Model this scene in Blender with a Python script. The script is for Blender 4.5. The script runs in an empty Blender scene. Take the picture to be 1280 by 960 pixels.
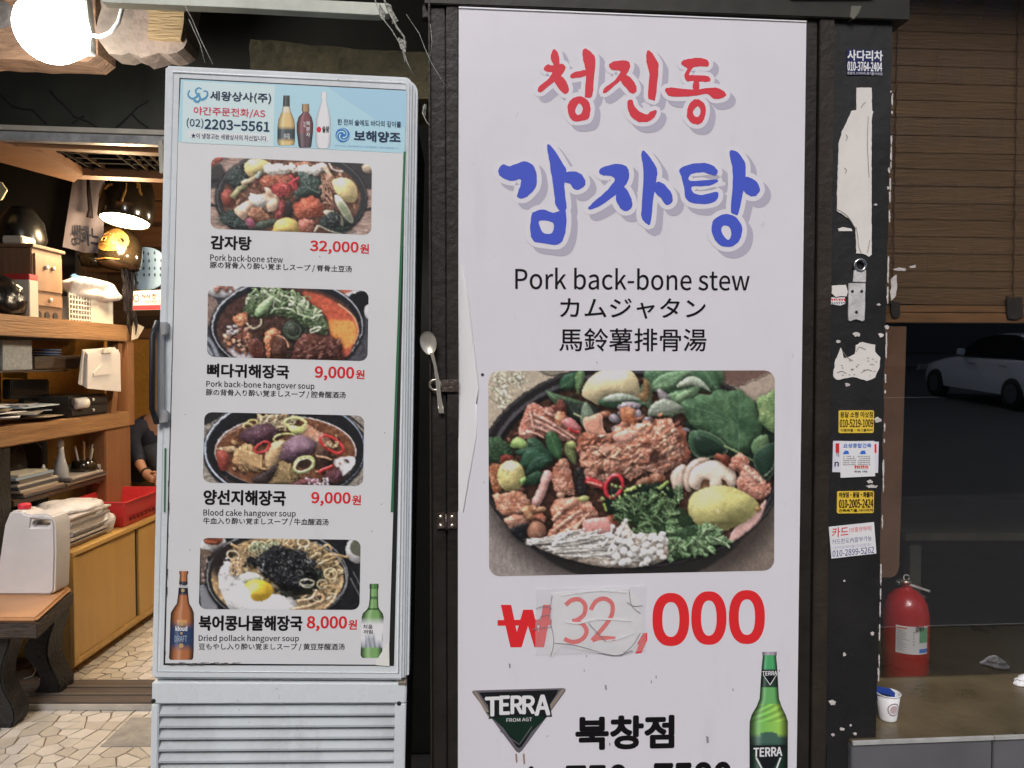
import bpy, bmesh, math, random, os
import numpy as np
from mathutils import Vector, Matrix
from mathutils.geometry import tessellate_polygon
PI = math.pi
random.seed(4)
scene = bpy.context.scene
COL = scene.collection

# ---------------------------------------------------------------- camera
EYE = Vector((0, 0, 1.5)); PITCH = math.radians(-1.7); FPX = 962.0
cam_data = bpy.data.cameras.new("camera")
cam_data.sensor_width = 36; cam_data.lens = 36*FPX/1280
cam_data.clip_start = 0.05; cam_data.clip_end = 500
cam = bpy.data.objects.new("camera", cam_data); COL.objects.link(cam)
cam.location = EYE; cam.rotation_euler = (PI/2+PITCH, 0, 0)
scene.camera = cam

# ---------------------------------------------------------------- sky, sun, exposure
SUN_ELEV, SUN_AZ = math.radians(40), math.radians(188)     # azimuth measured from +y towards +x: light from behind the viewer
world = bpy.data.worlds.new("World"); scene.world = world; world.use_nodes = True
wn = world.node_tree; bg = wn.nodes['Background']
sky = wn.nodes.new('ShaderNodeTexSky'); sky.sky_type = 'NISHITA'; sky.sun_disc = False
sky.sun_elevation = SUN_ELEV; sky.sun_rotation = SUN_AZ; sky.air_density = 1.0; sky.dust_density = 4.0; sky.ozone_density = 1.0
wn.links.new(sky.outputs[0], bg.inputs[0]); bg.inputs[1].default_value = 0.06
sun_d = bpy.data.lights.new("sun", 'SUN'); sun_d.energy = 0.9; sun_d.angle = math.radians(24); sun_d.color = (.96, .955, 1.0)
sun = bpy.data.objects.new("sun", sun_d); COL.objects.link(sun)
sd = Vector((math.sin(SUN_AZ)*math.cos(SUN_ELEV), math.cos(SUN_AZ)*math.cos(SUN_ELEV), math.sin(SUN_ELEV)))
sun.rotation_euler = sd.to_track_quat('Z', 'Y').to_euler()
scene.view_settings.view_transform = 'Standard'; scene.view_settings.look = 'None'
scene.view_settings.exposure = 1.0; scene.view_settings.gamma = 1.0

# ---------------------------------------------------------------- measuring helpers
def ray(px, py):
    x, z = (px-640)/FPX, -(py-480)/FPX
    return Vector((x, math.cos(PITCH)-z*math.sin(PITCH), math.sin(PITCH)+z*math.cos(PITCH)))
def at_y(px, py, y): d = ray(px, py); return EYE+d*(y/d.y)
def at_x(px, py, x): d = ray(px, py); return EYE+d*(x/d.x)
def at_z(px, py, z): d = ray(px, py); return EYE+d*((z-EYE.z)/d.z)

class Frame:
    """a flat face in the world: origin, right, up, outward normal"""
    def __init__(s, o, yaw, roll=0, lean=0):
        y, r, l = map(math.radians, (yaw, roll, lean))
        u = Vector((math.cos(y), math.sin(y), 0)); v = Vector((0, 0, 1)); n = Vector((math.sin(y), -math.cos(y), 0))
        v, n = v*math.cos(l)+n*math.sin(l), n*math.cos(l)-v*math.sin(l)
        s.o = Vector(o); s.u = u*math.cos(r)-v*math.sin(r); s.v = v*math.cos(r)+u*math.sin(r); s.n = n
    def pt(s, a, b, d=0.): return s.o+s.u*a+s.v*b+s.n*d
    def uv(s, px, py, d=0.):
        r = ray(px, py); o = s.o+s.n*d; t = (o-EYE).dot(s.n)/r.dot(s.n); q = EYE+r*t-o
        return q.dot(s.u), q.dot(s.v)
    def off(s, d):
        f = Frame.__new__(Frame); f.o = s.o+s.n*d; f.u, f.v, f.n = s.u, s.v, s.n; return f

# ---------------------------------------------------------------- object helpers
BASE = {}
def tag(o, label=None, cat=None, group=None, kind=None):
    if label: o['label'] = label
    if cat: o['category'] = cat
    if group: o['group'] = group
    if kind: o['kind'] = kind
    return o
def thing(name, label, cat, loc, group=None):
    o = bpy.data.objects.new(name, None); COL.objects.link(o); o.location = loc; o.empty_display_size = .05
    BASE[o.name] = Vector(loc)
    return tag(o, label, cat, group)
def link(name, me, m, parent=None, smooth=False, kind=None, label=None):
    o = bpy.data.objects.new(name, me); COL.objects.link(o)
    if m: me.materials.append(m)
    if parent is not None:
        loc = BASE.get(parent.name, Vector((0, 0, 0))); BASE[o.name] = loc
        if loc.length: me.transform(Matrix.Translation(-loc))
        o.parent = parent
    else:
        BASE[o.name] = Vector((0, 0, 0))
    if smooth:
        for p in me.polygons: p.use_smooth = True
    if kind: o['kind'] = kind
    if label: o['label'] = label
    return o
def copy_tree(o, parent=None, **kw):
    c = o.copy(); COL.objects.link(c); BASE[c.name] = BASE.get(o.name, Vector((0, 0, 0)))
    if parent: c.parent = parent
    for ch in list(o.children): copy_tree(ch, c)
    return c

class MB:
    """collects shapes into one mesh"""
    def __init__(s): s.v = []; s.f = []; s.c = []
    def add(s, vs, fs, col=None):
        k = len(s.v); s.v += [tuple(x) for x in vs]; s.f += [tuple(i+k for i in f) for f in fs]
        if col is not None: s.c += [col]*len(vs)
        return s
    def hexa(s, p):           # 8 corners: 0-3 back ring, 4-7 front ring
        return s.add(p, [(0, 1, 2, 3), (7, 6, 5, 4), (0, 4, 5, 1), (1, 5, 6, 2), (2, 6, 7, 3), (3, 7, 4, 0)])
    def box(s, x0, y0, z0, x1, y1, z1):
        x0, x1 = sorted((x0, x1)); y0, y1 = sorted((y0, y1)); z0, z1 = sorted((z0, z1))
        return s.hexa([(x0, y1, z0), (x1, y1, z0), (x1, y1, z1), (x0, y1, z1), (x0, y0, z0), (x1, y0, z0), (x1, y0, z1), (x0, y0, z1)])
    def plate(s, F, poly, d0, d1):     # polygon in the frame's plane, extruded from d0 (back) to d1 (front)
        n = len(poly)
        area = sum(poly[i-1][0]*poly[i][1]-poly[i][0]*poly[i-1][1] for i in range(n))
        if area < 0: poly = poly[::-1]
        vs = [F.pt(a, b, d0) for a, b in poly]+[F.pt(a, b, d1) for a, b in poly]
        fs = [(i, (i+1) % n, n+(i+1) % n, n+i) for i in range(n)]
        tr = tessellate_polygon([[Vector((a, b, 0)) for a, b in poly]])
        for t in tr:
            t = orient(poly, t)
            fs += [tuple(n+i for i in t), tuple(i for i in t[::-1])]
        return s.add(vs, fs)
    def sheet(s, F, poly, d, holes=()):       # flat print
        loops = [[Vector((a, b, 0)) for a, b in poly]]+[[Vector((a, b, 0)) for a, b in h] for h in holes]
        flat = [p for l in loops for p in l]
        fs = [orient([(p.x, p.y) for p in flat], t) for t in tessellate_polygon(loops)]
        return s.add([F.pt(p.x, p.y, d) for p in flat], fs)
    def tube(s, pts, r, n=8, r1=None, cap=True):
        pts = [Vector(p) for p in pts]; m = len(pts); r1 = r if r1 is None else r1
        rs = r if isinstance(r, (list, tuple)) else [r+(r1-r)*i/(m-1) for i in range(m)]
        vs = []; up = None
        for i, p in enumerate(pts):
            d = (pts[min(i+1, m-1)]-pts[max(i-1, 0)]).normalized()
            if up is None: up = d.orthogonal().normalized()
            up = (up-d*up.dot(d)).normalized(); w = d.cross(up)
            for k in range(n):
                a = 2*PI*k/n; vs.append(p+(up*math.cos(a)+w*math.sin(a))*rs[i])
        fs = [(i*n+k, i*n+(k+1) % n, (i+1)*n+(k+1) % n, (i+1)*n+k) for i in range(m-1) for k in range(n)]
        if cap: fs += [tuple(range(n))[::-1], tuple((m-1)*n+k for k in range(n))]
        return s.add(vs, fs)
    def lathe(s, c, prof, n=24, ax=Vector((0, 0, 1)), wob=0):      # prof: (radius, height)
        c = Vector(c); ax = Vector(ax).normalized(); e = ax.orthogonal().normalized(); g = ax.cross(e); vs = []
        for r, h in prof:
            for k in range(n):
                a = 2*PI*k/n; rr = r*(1+wob*math.sin(a*3+h*20)+wob*.6*math.sin(a*5+1+h*31)); vs.append(c+ax*h+(e*math.cos(a)+g*math.sin(a))*rr)
        m = len(prof)
        fs = [(i*n+k, i*n+(k+1) % n, (i+1)*n+(k+1) % n, (i+1)*n+k) for i in range(m-1) for k in range(n)]
        return s.add(vs, fs+[tuple(range(n))[::-1], tuple((m-1)*n+k for k in range(n))])
    def build(s, name, m, parent=None, smooth=False, bevel=0, seg=2, kind=None, label=None):
        me = bpy.data.meshes.new(name); me.from_pydata(s.v, [], s.f); me.update()
        if bevel:
            bm = bmesh.new(); bm.from_mesh(me)
            bmesh.ops.remove_doubles(bm, verts=bm.verts, dist=1e-6)
            ed = [e for e in bm.edges if len(e.link_faces) == 2 and e.calc_face_angle(0) > .6]
            bmesh.ops.bevel(bm, geom=ed, offset=bevel, segments=seg, affect='EDGES', clamp_overlap=True)
            bmesh.ops.recalc_face_normals(bm, faces=bm.faces); bm.to_mesh(me); bm.free()
        o = link(name, me, m, parent, smooth, kind, label)
        if bevel and not smooth:
            for p in me.polygons: p.use_smooth = True
            try: me.set_sharp_from_angle(angle=math.radians(35))
            except Exception: pass
        return o
def orient(poly, t):
    a, b, c = (poly[i] for i in t)
    return tuple(t) if (b[0]-a[0])*(c[1]-a[1])-(b[1]-a[1])*(c[0]-a[0]) > 0 else tuple(t[::-1])
def rrect(x0, y0, x1, y1, r, n=5):
    p = []
    for cx, cy, a0 in ((x1-r, y1-r, 0), (x0+r, y1-r, 90), (x0+r, y0+r, 180), (x1-r, y0+r, 270)):
        for i in range(n+1):
            a = math.radians(a0+90*i/n); p.append((cx+r*math.cos(a), cy+r*math.sin(a)))
    return p
def rough_poly(poly, amp, step, rnd=random):
    out = []
    for i in range(len(poly)):
        a, b = poly[i], poly[(i+1) % len(poly)]; L = math.hypot(b[0]-a[0], b[1]-a[1]); n = max(1, int(L/step))
        for k in range(n):
            t = k/n; out.append((a[0]+(b[0]-a[0])*t+(rnd.uniform(-amp, amp)), a[1]+(b[1]-a[1])*t+rnd.uniform(-amp, amp)))
    return out

# ---------------------------------------------------------------- materials
def lin(c): return tuple(((x/255)/12.92 if x/255 <= .04045 else ((x/255+.055)/1.055)**2.4) for x in c)
GAIN = 1.5
def seen(r, g, b, k=GAIN): return tuple(min(.86, x*k) for x in lin((r, g, b)))
MATS = {}
def mat(name, col, rough=.6, metal=0., var=.0, scale=8., bump=0., bscale=None, stretch=(1, 1, 1), spec=.5, col2=None, edge=.5, emit=0., coat=0., sub=0., detail=6):
    if name in MATS: return MATS[name]
    m = bpy.data.materials.new(name); m.use_nodes = True; MATS[name] = m
    nt = m.node_tree; b = nt.nodes['Principled BSDF']; N = nt.nodes.new; L = nt.links.new
    b.inputs['Roughness'].default_value = rough; b.inputs['Metallic'].default_value = metal; b.inputs['Specular IOR Level'].default_value = spec
    b.inputs['Base Color'].default_value = (*col, 1); b.inputs['Coat Weight'].default_value = coat
    if sub: b.inputs['Subsurface Weight'].default_value = sub; b.inputs['Subsurface Radius'].default_value = (.02, .02, .02)
    if emit: b.inputs['Emission Color'].default_value = (*col, 1); b.inputs['Emission Strength'].default_value = emit
    if var or bump or col2:
        tc = N('ShaderNodeTexCoord'); mp = N('ShaderNodeMapping'); mp.inputs['Scale'].default_value = stretch; L(tc.outputs['Object'], mp.inputs[0])
        n = N('ShaderNodeTexNoise'); n.inputs['Scale'].default_value = scale; n.inputs['Detail'].default_value = detail; n.inputs['Roughness'].default_value = .62; L(mp.outputs[0], n.inputs['Vector'])
        r = N('ShaderNodeValToRGB'); w = edge*.3+.02; r.color_ramp.elements[0].position = .5-w; r.color_ramp.elements[1].position = .5+w
        if col2 is None: lo = tuple(x*(1-var) for x in col); hi = tuple(min(.9, x*(1+var)) for x in col)
        else: lo, hi = col2, col
        r.color_ramp.elements[0].color = (*lo, 1); r.color_ramp.elements[1].color = (*hi, 1)
        L(n.outputs['Fac'], r.inputs[0]); L(r.outputs[0], b.inputs['Base Color'])
        rr = N('ShaderNodeMapRange'); rr.inputs[3].default_value = max(0, rough-.12); rr.inputs[4].default_value = min(1, rough+.12); L(n.outputs['Fac'], rr.inputs[0]); L(rr.outputs[0], b.inputs['Roughness'])
        if bump:
            n2 = N('ShaderNodeTexNoise'); n2.inputs['Scale'].default_value = bscale or scale*4; n2.inputs['Detail'].default_value = 5; L(mp.outputs[0], n2.inputs['Vector'])
            bp = N('ShaderNodeBump'); bp.inputs['Strength'].default_value = min(1, bump); bp.inputs['Distance'].default_value = .01; L(n2.outputs['Fac'], bp.inputs['Height']); L(bp.outputs[0], b.inputs['Normal'])
    return m
def wood(name, col, col2, ax='x', scale=4., rough=.55, rings=1.0):
    if name in MATS: return MATS[name]
    st = {'x': (.35, 6, 6), 'y': (6, .35, 6), 'z': (6, 6, .35)}[ax]
    return mat(name, col, rough, col2=col2, scale=scale, stretch=st, bump=.35, bscale=scale*6, edge=.8*rings)
def grimy(name, col, dirt=(.05, .045, .04), rough=.35, amount=.5, scale=3., coat=0., bump=.05, spots=True):
    """painted or printed sheet with faint smudges, scuffs and small dark specks of its own"""
    if name in MATS: return MATS[name]
    m = bpy.data.materials.new(name); m.use_nodes = True; MATS[name] = m
    nt = m.node_tree; b = nt.nodes['Principled BSDF']; N = nt.nodes.new; L = nt.links.new
    b.inputs['Coat Weight'].default_value = coat
    tc = N('ShaderNodeTexCoord')
    def noise(sc, det, st=(1, 1, 1)):
        mp = N('ShaderNodeMapping'); mp.inputs['Scale'].default_value = st; L(tc.outputs['Object'], mp.inputs[0])
        n = N('ShaderNodeTexNoise'); n.inputs['Scale'].default_value = sc; n.inputs['Detail'].default_value = det; n.inputs['Roughness'].default_value = .65; L(mp.outputs[0], n.inputs['Vector']); return n
    def ramp(n, a, c, va, vc):
        r = N('ShaderNodeMapRange'); r.inputs[1].default_value = a; r.inputs[2].default_value = c; r.inputs[3].default_value = va; r.inputs[4].default_value = vc; L(n.outputs['Fac'], r.inputs[0]); return r
    f = ramp(noise(scale, 8, (1, 1, .6)), .45, .75, 0, .16*amount); g = ramp(noise(45, 3, (1, 1, .45)), .70, .78, 0, .5*amount if spots else 0)
    h = ramp(noise(9, 9, (1, 1, .2)), .58, .8, 0, .22*amount)
    ad = N('ShaderNodeMath'); ad.operation = 'ADD'; L(f.outputs[0], ad.inputs[0]); L(g.outputs[0], ad.inputs[1])
    ad2 = N('ShaderNodeMath'); ad2.operation = 'ADD'; ad2.use_clamp = True; L(ad.outputs[0], ad2.inputs[0]); L(h.outputs[0], ad2.inputs[1])
    mx = N('ShaderNodeMix'); mx.data_type = 'RGBA'; L(ad2.outputs[0], mx.inputs[0]); mx.inputs[6].default_value = (*col, 1); mx.inputs[7].default_value = (*dirt, 1); L(mx.outputs[2], b.inputs['Base Color'])
    rr = ramp(noise(14, 6), .3, .7, rough-.06, rough+.14); L(rr.outputs[0], b.inputs['Roughness'])
    if bump:
        bp = N('ShaderNodeBump'); bp.inputs['Strength'].default_value = bump; bp.inputs['Distance'].default_value = .01; L(noise(5, 3).outputs['Fac'], bp.inputs['Height']); L(bp.outputs[0], b.inputs['Normal'])
    return m
def print_mat():
    if 'printed_colour' in MATS: return MATS['printed_colour']
    m = bpy.data.materials.new('printed_colour'); m.use_nodes = True; MATS['printed_colour'] = m
    nt = m.node_tree; b = nt.nodes['Principled BSDF']; a = nt.nodes.new('ShaderNodeAttribute'); a.attribute_name = 'ink'
    nt.links.new(a.outputs['Color'], b.inputs['Base Color']); b.inputs['Roughness'].default_value = .38; b.inputs['Specular IOR Level'].default_value = .35
    return m
def glass_mat(name, tint=(1, 1, 1), refl=1.5):
    if name in MATS: return MATS[name]
    m = bpy.data.materials.new(name); m.use_nodes = True; MATS[name] = m; nt = m.node_tree; nt.nodes.clear(); N = nt.nodes.new; L = nt.links.new
    t = N('ShaderNodeBsdfTransparent'); t.inputs[0].default_value = (*tint, 1); g = N('ShaderNodeBsdfGlossy'); g.inputs['Roughness'].default_value = 0.01
    fr = N('ShaderNodeFresnel'); fr.inputs[0].default_value = 1.55; mu = N('ShaderNodeMath'); mu.operation = 'MULTIPLY'; mu.use_clamp = True; mu.inputs[1].default_value = refl; ge = N('ShaderNodeNewGeometry'); iv = N('ShaderNodeMath'); iv.operation = 'SUBTRACT'; iv.inputs[0].default_value = 1.0; L(ge.outputs['Backfacing'], iv.inputs[1])   # the far side of the pane only passes light on
    m2 = N('ShaderNodeMath'); m2.operation = 'MULTIPLY'; L(fr.outputs[0], m2.inputs[0]); L(iv.outputs[0], m2.inputs[1]); L(m2.outputs[0], mu.inputs[0])
    mx = N('ShaderNodeMixShader'); L(mu.outputs[0], mx.inputs[0]); L(t.outputs[0], mx.inputs[1]); L(g.outputs[0], mx.inputs[2]); o = N('ShaderNodeOutputMaterial'); L(mx.outputs[0], o.inputs[0])
    return m
def ink(name, c, k=GAIN, rough=.4): return mat('ink_'+name, seen(*c, k), rough, spec=.3)

# ---------------------------------------------------------------- lettering
FONT = None
try:
    fp = os.path.join(bpy.utils.resource_path('LOCAL'), 'datafiles', 'fonts', 'Noto Sans CJK Regular.woff2')   # Blender's own bundled font
    if os.path.exists(fp): FONT = bpy.data.fonts.load(fp)
except Exception: FONT = None
def letters(F, s, box, m, parent, d=.0008, bold=0., font=True, name='lettering', shear=0., label=None, slope=0., rev=False):
    """one line of print fitted to a box (x0, top, x1, bottom at its left end) measured on the face F"""
    c = bpy.data.curves.new(name, 'FONT'); c.body = s; c.resolution_u = 2 if abs(box[3]-box[1]) < 14 else 4; c.shear = shear
    if FONT and font: c.font = FONT
    o = bpy.data.objects.new(name, c); me = bpy.data.meshes.new_from_object(o); bpy.data.objects.remove(o); bpy.data.curves.remove(c)
    me.materials.clear()
    co = np.empty(len(me.vertices)*3); me.vertices.foreach_get('co', co); co = co.reshape(-1, 3)
    lo, hi = co.min(0), co.max(0); x0, y0, x1, y1 = box
    a0, b0 = F.uv(x0, y1); _, b1 = F.uv(x0, y0); a1, _ = F.uv(x1, (y0+y1)/2+slope*(x1-x0)); b2 = F.uv(x1, y1+slope*(x1-x0))[1] if slope else b0
    tx = (co[:, 0]-lo[0])/(hi[0]-lo[0]); ty = (co[:, 1]-lo[1])/(hi[1]-lo[1])
    w = bold*abs(b1-b0)*.85
    A = a0+w+tx*(a1-a0-2*w); B = b0+w+ty*(b1-b0-2*w)+tx*(b2-b0); dd = d
    P = np.array(F.o)+A[:, None]*np.array(F.u)+B[:, None]*np.array(F.v)+dd*np.array(F.n)
    me.vertices.foreach_set('co', P.ravel()); me.update()
    if bold:                                            # heavier weight: the strokes laid down again in a small ring
        n = 6 if abs(box[3]-box[1]) < 30 else 10
        nv = len(P); nf = len(me.polygons); vl = [P]; fl = [tuple(p.vertices) for p in me.polygons]; F2 = list(fl)
        for k in range(n):
            an = 2*PI*k/n; vl.append(P+np.array(F.u)*w*math.cos(an)*1.0+np.array(F.v)*w*math.sin(an)+np.array(F.n)*6e-6*(k+1)); F2 += [tuple(i+nv*(k+1) for i in f) for f in fl]
        bpy.data.meshes.remove(me); me = bpy.data.meshes.new(name); me.from_pydata(np.concatenate(vl).tolist(), [], F2); me.update()
    return link(name, me, m, parent, label=label)
def picture(F, quad, rad, painter, parent, name='food_picture', d=.0006, nx=200, ny=90, label=None, gain=GAIN):
    """printed picture: a fine grid with rounded corners, quad = four photo corners tl tr br bl"""
    q = [np.array(F.uv(*c)) for c in quad]; w = np.linalg.norm(q[1]-q[0]); h = np.linalg.norm(q[3]-q[0]); r = rad
    V = np.linspace(0, 1, ny); V = np.unique(np.concatenate([V, np.linspace(0, r/h, 10), 1-np.linspace(0, r/h, 10)])); ny = len(V)
    S, T = [], []
    for t in V:
        e = min(t, 1-t)*h; ins = 0 if e >= r else (r-math.sqrt(max(0, r*r-(r-e)**2)))/w
        S.append(np.linspace(ins, 1-ins, nx)); T.append(np.full(nx, t))
    S, T = np.array(S), np.array(T)
    def bil(c): return (c[0]*((1-S)*(1-T))[..., None]+c[1]*(S*(1-T))[..., None]+c[2]*(S*T)[..., None]+c[3]*((1-S)*T)[..., None])
    AB = bil(q); PX = bil([np.array(c, float) for c in quad])
    colr = painter.sample(PX[..., 0], PX[..., 1]).reshape(-1, 3)
    colr = np.where(colr <= .04045, colr/12.92, ((colr+.055)/1.055)**2.4)*gain
    P = np.array(F.o)+AB[..., :1]*np.array(F.u)+AB[..., 1:]*np.array(F.v)+d*np.array(F.n); P = P.reshape(-1, 3)
    i, j = np.meshgrid(np.arange(ny-1), np.arange(nx-1), indexing='ij'); k = (i*nx+j).ravel()
    fs = np.stack([k, k+nx, k+nx+1, k+1], 1)
    return colour_mesh(name, P, fs, colr, parent, label)
def colour_mesh(name, P, fs, colr, parent, label=None):
    me = bpy.data.meshes.new(name); nF = len(fs)
    me.vertices.add(len(P)); me.vertices.foreach_set('co', np.asarray(P, float).ravel())
    me.loops.add(nF*4); me.loops.foreach_set('vertex_index', np.asarray(fs, np.int32).ravel())
    me.polygons.add(nF); me.polygons.foreach_set('loop_start', np.arange(nF, dtype=np.int32)*4); me.update(calc_edges=True); me.validate()
    at = me.color_attributes.new('ink', 'FLOAT_COLOR', 'POINT')
    at.data.foreach_set('color', np.concatenate([np.clip(colr, 0, .86), np.ones((len(P), 1))], 1).astype(np.float32).ravel())
    return link(name, me, print_mat(), parent, label=label)
def printed_shape(F, rows, fn, parent, name, d=.0008, nx=18, label=None):
    """flat printed silhouette: rows of (photo y, left x, right x); fn(t, y) gives the printed colour"""
    P, Cc = [], []
    rows = [(rows[i][0]+(rows[i+1][0]-rows[i][0])*k/4, rows[i][1]+(rows[i+1][1]-rows[i][1])*k/4, rows[i][2]+(rows[i+1][2]-rows[i][2])*k/4) for i in range(len(rows)-1) for k in range(4)]+[rows[-1]]
    for y, xl, xr in rows:
        for i in range(nx):
            t = i/(nx-1); a, b = F.uv(xl+(xr-xl)*t, y); P.append(F.pt(a, b, d)); Cc.append(seen(*[max(0, min(255, c)) for c in fn(t, y)]))
    fs = [(i*nx+j, (i+1)*nx+j, (i+1)*nx+j+1, i*nx+j+1) for i in range(len(rows)-1) for j in range(nx-1)]
    return colour_mesh(name, [tuple(p) for p in P], fs, np.array(Cc), parent, label)
def cyl(t, base, hl=.3, dark=.35):        # printed bottle tone across its width
    e = 1-abs(2*t-1); k = dark+(1-dark)*min(1, e*2.2); s = math.exp(-((t-hl)/.08)**2)*.35
    return tuple(c*k+(255-c)*s*.6 for c in base)
# ---------------------------------------------------------------- printed food pictures (flat print, painted stroke by stroke into vertex colours)
class Painter:
    def __init__(s, x0, y0, x1, y1, ss, zx, zy, zk, seed=1):
        # zx, zy, zk: origin and scale of the working coordinates
        s.x0, s.y0, s.ss = x0, y0, ss
        s.W, s.H = int((x1-x0)*ss), int((y1-y0)*ss)
        s.c = np.zeros((s.H, s.W, 3), np.float32)
        s.zx, s.zy, s.zk = zx, zy, zk
        s.r = np.random.RandomState(seed)
        s.nz = {}
    def px(s, pts):
        p = np.array(pts, float).reshape(-1, 2)
        return np.stack([(p[:, 0]/s.zk+s.zx-s.x0)*s.ss, (p[:, 1]/s.zk+s.zy-s.y0)*s.ss], 1)
    def noise(s, f, oct=3, sx=1.0, sy=1.0, seed=None):
        key = (round(f, 3), oct, sx, sy, seed)
        if key in s.nz: return s.nz[key]
        r = np.random.RandomState(seed if seed is not None else s.r.randint(1 << 30))
        out = np.zeros((s.H, s.W), np.float32); a = 1.0; tot = 0
        for o in range(oct):
            gx, gy = max(2, int(s.W/s.ss/f*sx*2**o)+2), max(2, int(s.H/s.ss/f*sy*2**o)+2)
            g = r.rand(gy+1, gx+1).astype(np.float32)*2-1
            X = np.linspace(0, gx-.001, s.W); Y = np.linspace(0, gy-.001, s.H)
            xi, yi = X.astype(int), Y.astype(int); fx, fy = X-xi, Y-yi
            fx = fx*fx*(3-2*fx); fy = (fy*fy*(3-2*fy))[:, None]
            A = g[yi][:, xi]*(1-fx)+g[yi][:, xi+1]*fx
            B = g[yi+1][:, xi]*(1-fx)+g[yi+1][:, xi+1]*fx
            out += a*(A*(1-fy)+B*fy); tot += a; a *= .55
        out /= tot*.6
        s.nz[key] = out
        return out
    def fill(s, col, n=0.0, f=6, sx=1., sy=1.):
        s.c[:] = np.array(col, np.float32)
        if n: s.c += (s.noise(f, 3, sx, sy)*n)[..., None]
    def smooth(s, p, k=5):
        n = len(p); out = []
        for i in range(n):
            a, b, c, d = p[i-1], p[i], p[(i+1) % n], p[(i+2) % n]
            for t in np.arange(k)/k:
                out.append(.5*((2*b)+(c-a)*t+(2*a-5*b+4*c-d)*t*t+(3*b-a-3*c+d)*t**3))
        return np.array(out)
    def mask(s, P, warp=0., wf=5.):
        # anti-aliased coverage of polygon P (canvas px) over its box
        m = 6+warp*2
        xa, ya = int(max(0, P[:, 0].min()-m)), int(max(0, P[:, 1].min()-m))
        xb, yb = int(min(s.W, P[:, 0].max()+m+1)), int(min(s.H, P[:, 1].max()+m+1))
        if xb-xa < 1 or yb-ya < 1: return None
        X, Y = np.meshgrid(np.arange(xa, xb)+.5, np.arange(ya, yb)+.5)
        if warp:
            X = X+s.noise(wf, 3, seed=11)[ya:yb, xa:xb]*warp
            Y = Y+s.noise(wf, 3, seed=12)[ya:yb, xa:xb]*warp
        ins = np.zeros(X.shape, bool)
        x1, y1 = P[-1]
        for x2, y2 in P:
            if y1 != y2:
                c = ((y1 > Y) != (y2 > Y)) & (X < (x2-x1)*(Y-y1)/(y2-y1)+x1)
                ins ^= c
            x1, y1 = x2, y2
        return xa, ya, xb, yb, ins.astype(np.float32)
    @staticmethod
    def blur(a, r):
        r = max(int(r), 0)
        if r == 0: return a
        for _ in range(3):
            for ax in (0, 1):
                w = 2*r+1
                pad = [(r+1, r), (0, 0)] if ax == 0 else [(0, 0), (r+1, r)]
                cs = np.cumsum(np.pad(a, pad, mode='constant'), axis=ax)
                a = (cs[w:]-cs[:-w])/w if ax == 0 else (cs[:, w:]-cs[:, :-w])/w
        return a
    def item(s, pts, col, dome=6., amp=0., f=4., sx=1., sy=1., spec=.12, warp=0., wf=5., var=.06, sh=.55, shr=3, sm=True, lit=1., soft=0, col2=None, seed=None, edge=None, ang=None):
        P = s.px(pts)
        if sm: P = s.smooth(P)
        mk = s.mask(P, warp*s.ss, wf)
        if mk is None: return
        xa, ya, xb, yb, m = mk
        mb = s.blur(m, max(1, int(dome*s.ss*.8)))
        h = np.minimum(mb, 1)*dome*1.7*s.ss
        if amp:
            nn = s.noise(f, 4, sx, sy, seed)[ya:yb, xa:xb]
            h = h+(1-np.abs(nn)*1.6)*amp*s.ss*.62
        gy, gx = np.gradient(h)
        nz = 1/np.sqrt(gx*gx+gy*gy+1)
        L = (-gx*-.35+-gy*-.6+.72)*nz
        lam = np.clip(L, 0, 1.3)/.9
        sp = np.clip((-gx*-.25+-gy*-.5+.83)*nz, 0, 1)**30
        v = s.noise(9, 2)[ya:yb, xa:xb]
        c = np.array(col, np.float32)[None, None]/255
        if col2 is not None:
            t = np.clip(.5+s.noise(7, 3)[ya:yb, xa:xb]*.9, 0, 1)[..., None]
            c = c*(1-t)+np.array(col2, np.float32)/255*t
        out = c*(.42+.62*lam[..., None]*lit)*(1+var*v[..., None])+sp[..., None]*spec
        if edge is not None:
            e = np.clip((1-s.blur(m, max(1, int(1.0*s.ss))))*2.2, 0, 1)[..., None]
            out = out*(1-e)+np.array(edge, np.float32)/255*e
        reg = s.c[ya:yb, xa:xb]
        if sh:
            d = int(1.5*s.ss)
            k = s.blur(m, shr*s.ss)
            k = np.roll(np.roll(k, d, 0), d//2, 1)
            reg *= (1-sh*np.clip(k, 0, 1)[..., None]*(1-m[..., None]))
        a = s.blur(m, soft*s.ss) if soft else m
        a = a[..., None]
        reg[:] = reg*(1-a)+out*a
    def ell(s, cx, cy, rx, ry, col, rot=0, n=24, **k):
        t = np.linspace(0, 2*PI, n, endpoint=False); r = math.radians(rot)
        x, y = np.cos(t)*rx, np.sin(t)*ry
        s.item(np.stack([cx+x*math.cos(r)-y*math.sin(r), cy+x*math.sin(r)+y*math.cos(r)], 1), col, sm=False, **k)
    def flat(s, pts, col, a=1., soft=0, sm=True, var=0., f=4, warp=0., sx=1., sy=1.):
        P = s.px(pts)
        if sm: P = s.smooth(P)
        mk = s.mask(P, warp*s.ss)
        if mk is None: return
        xa, ya, xb, yb, m = mk
        if soft: m = s.blur(m, soft*s.ss)
        c = np.array(col, np.float32)/255*np.ones(m.shape+(1,), np.float32)
        if var: c = c*(1+var*s.noise(f, 3, sx, sy)[ya:yb, xa:xb, None])
        reg = s.c[ya:yb, xa:xb]; m = (m*a)[..., None]
        reg[:] = reg*(1-m)+c*m
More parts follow.
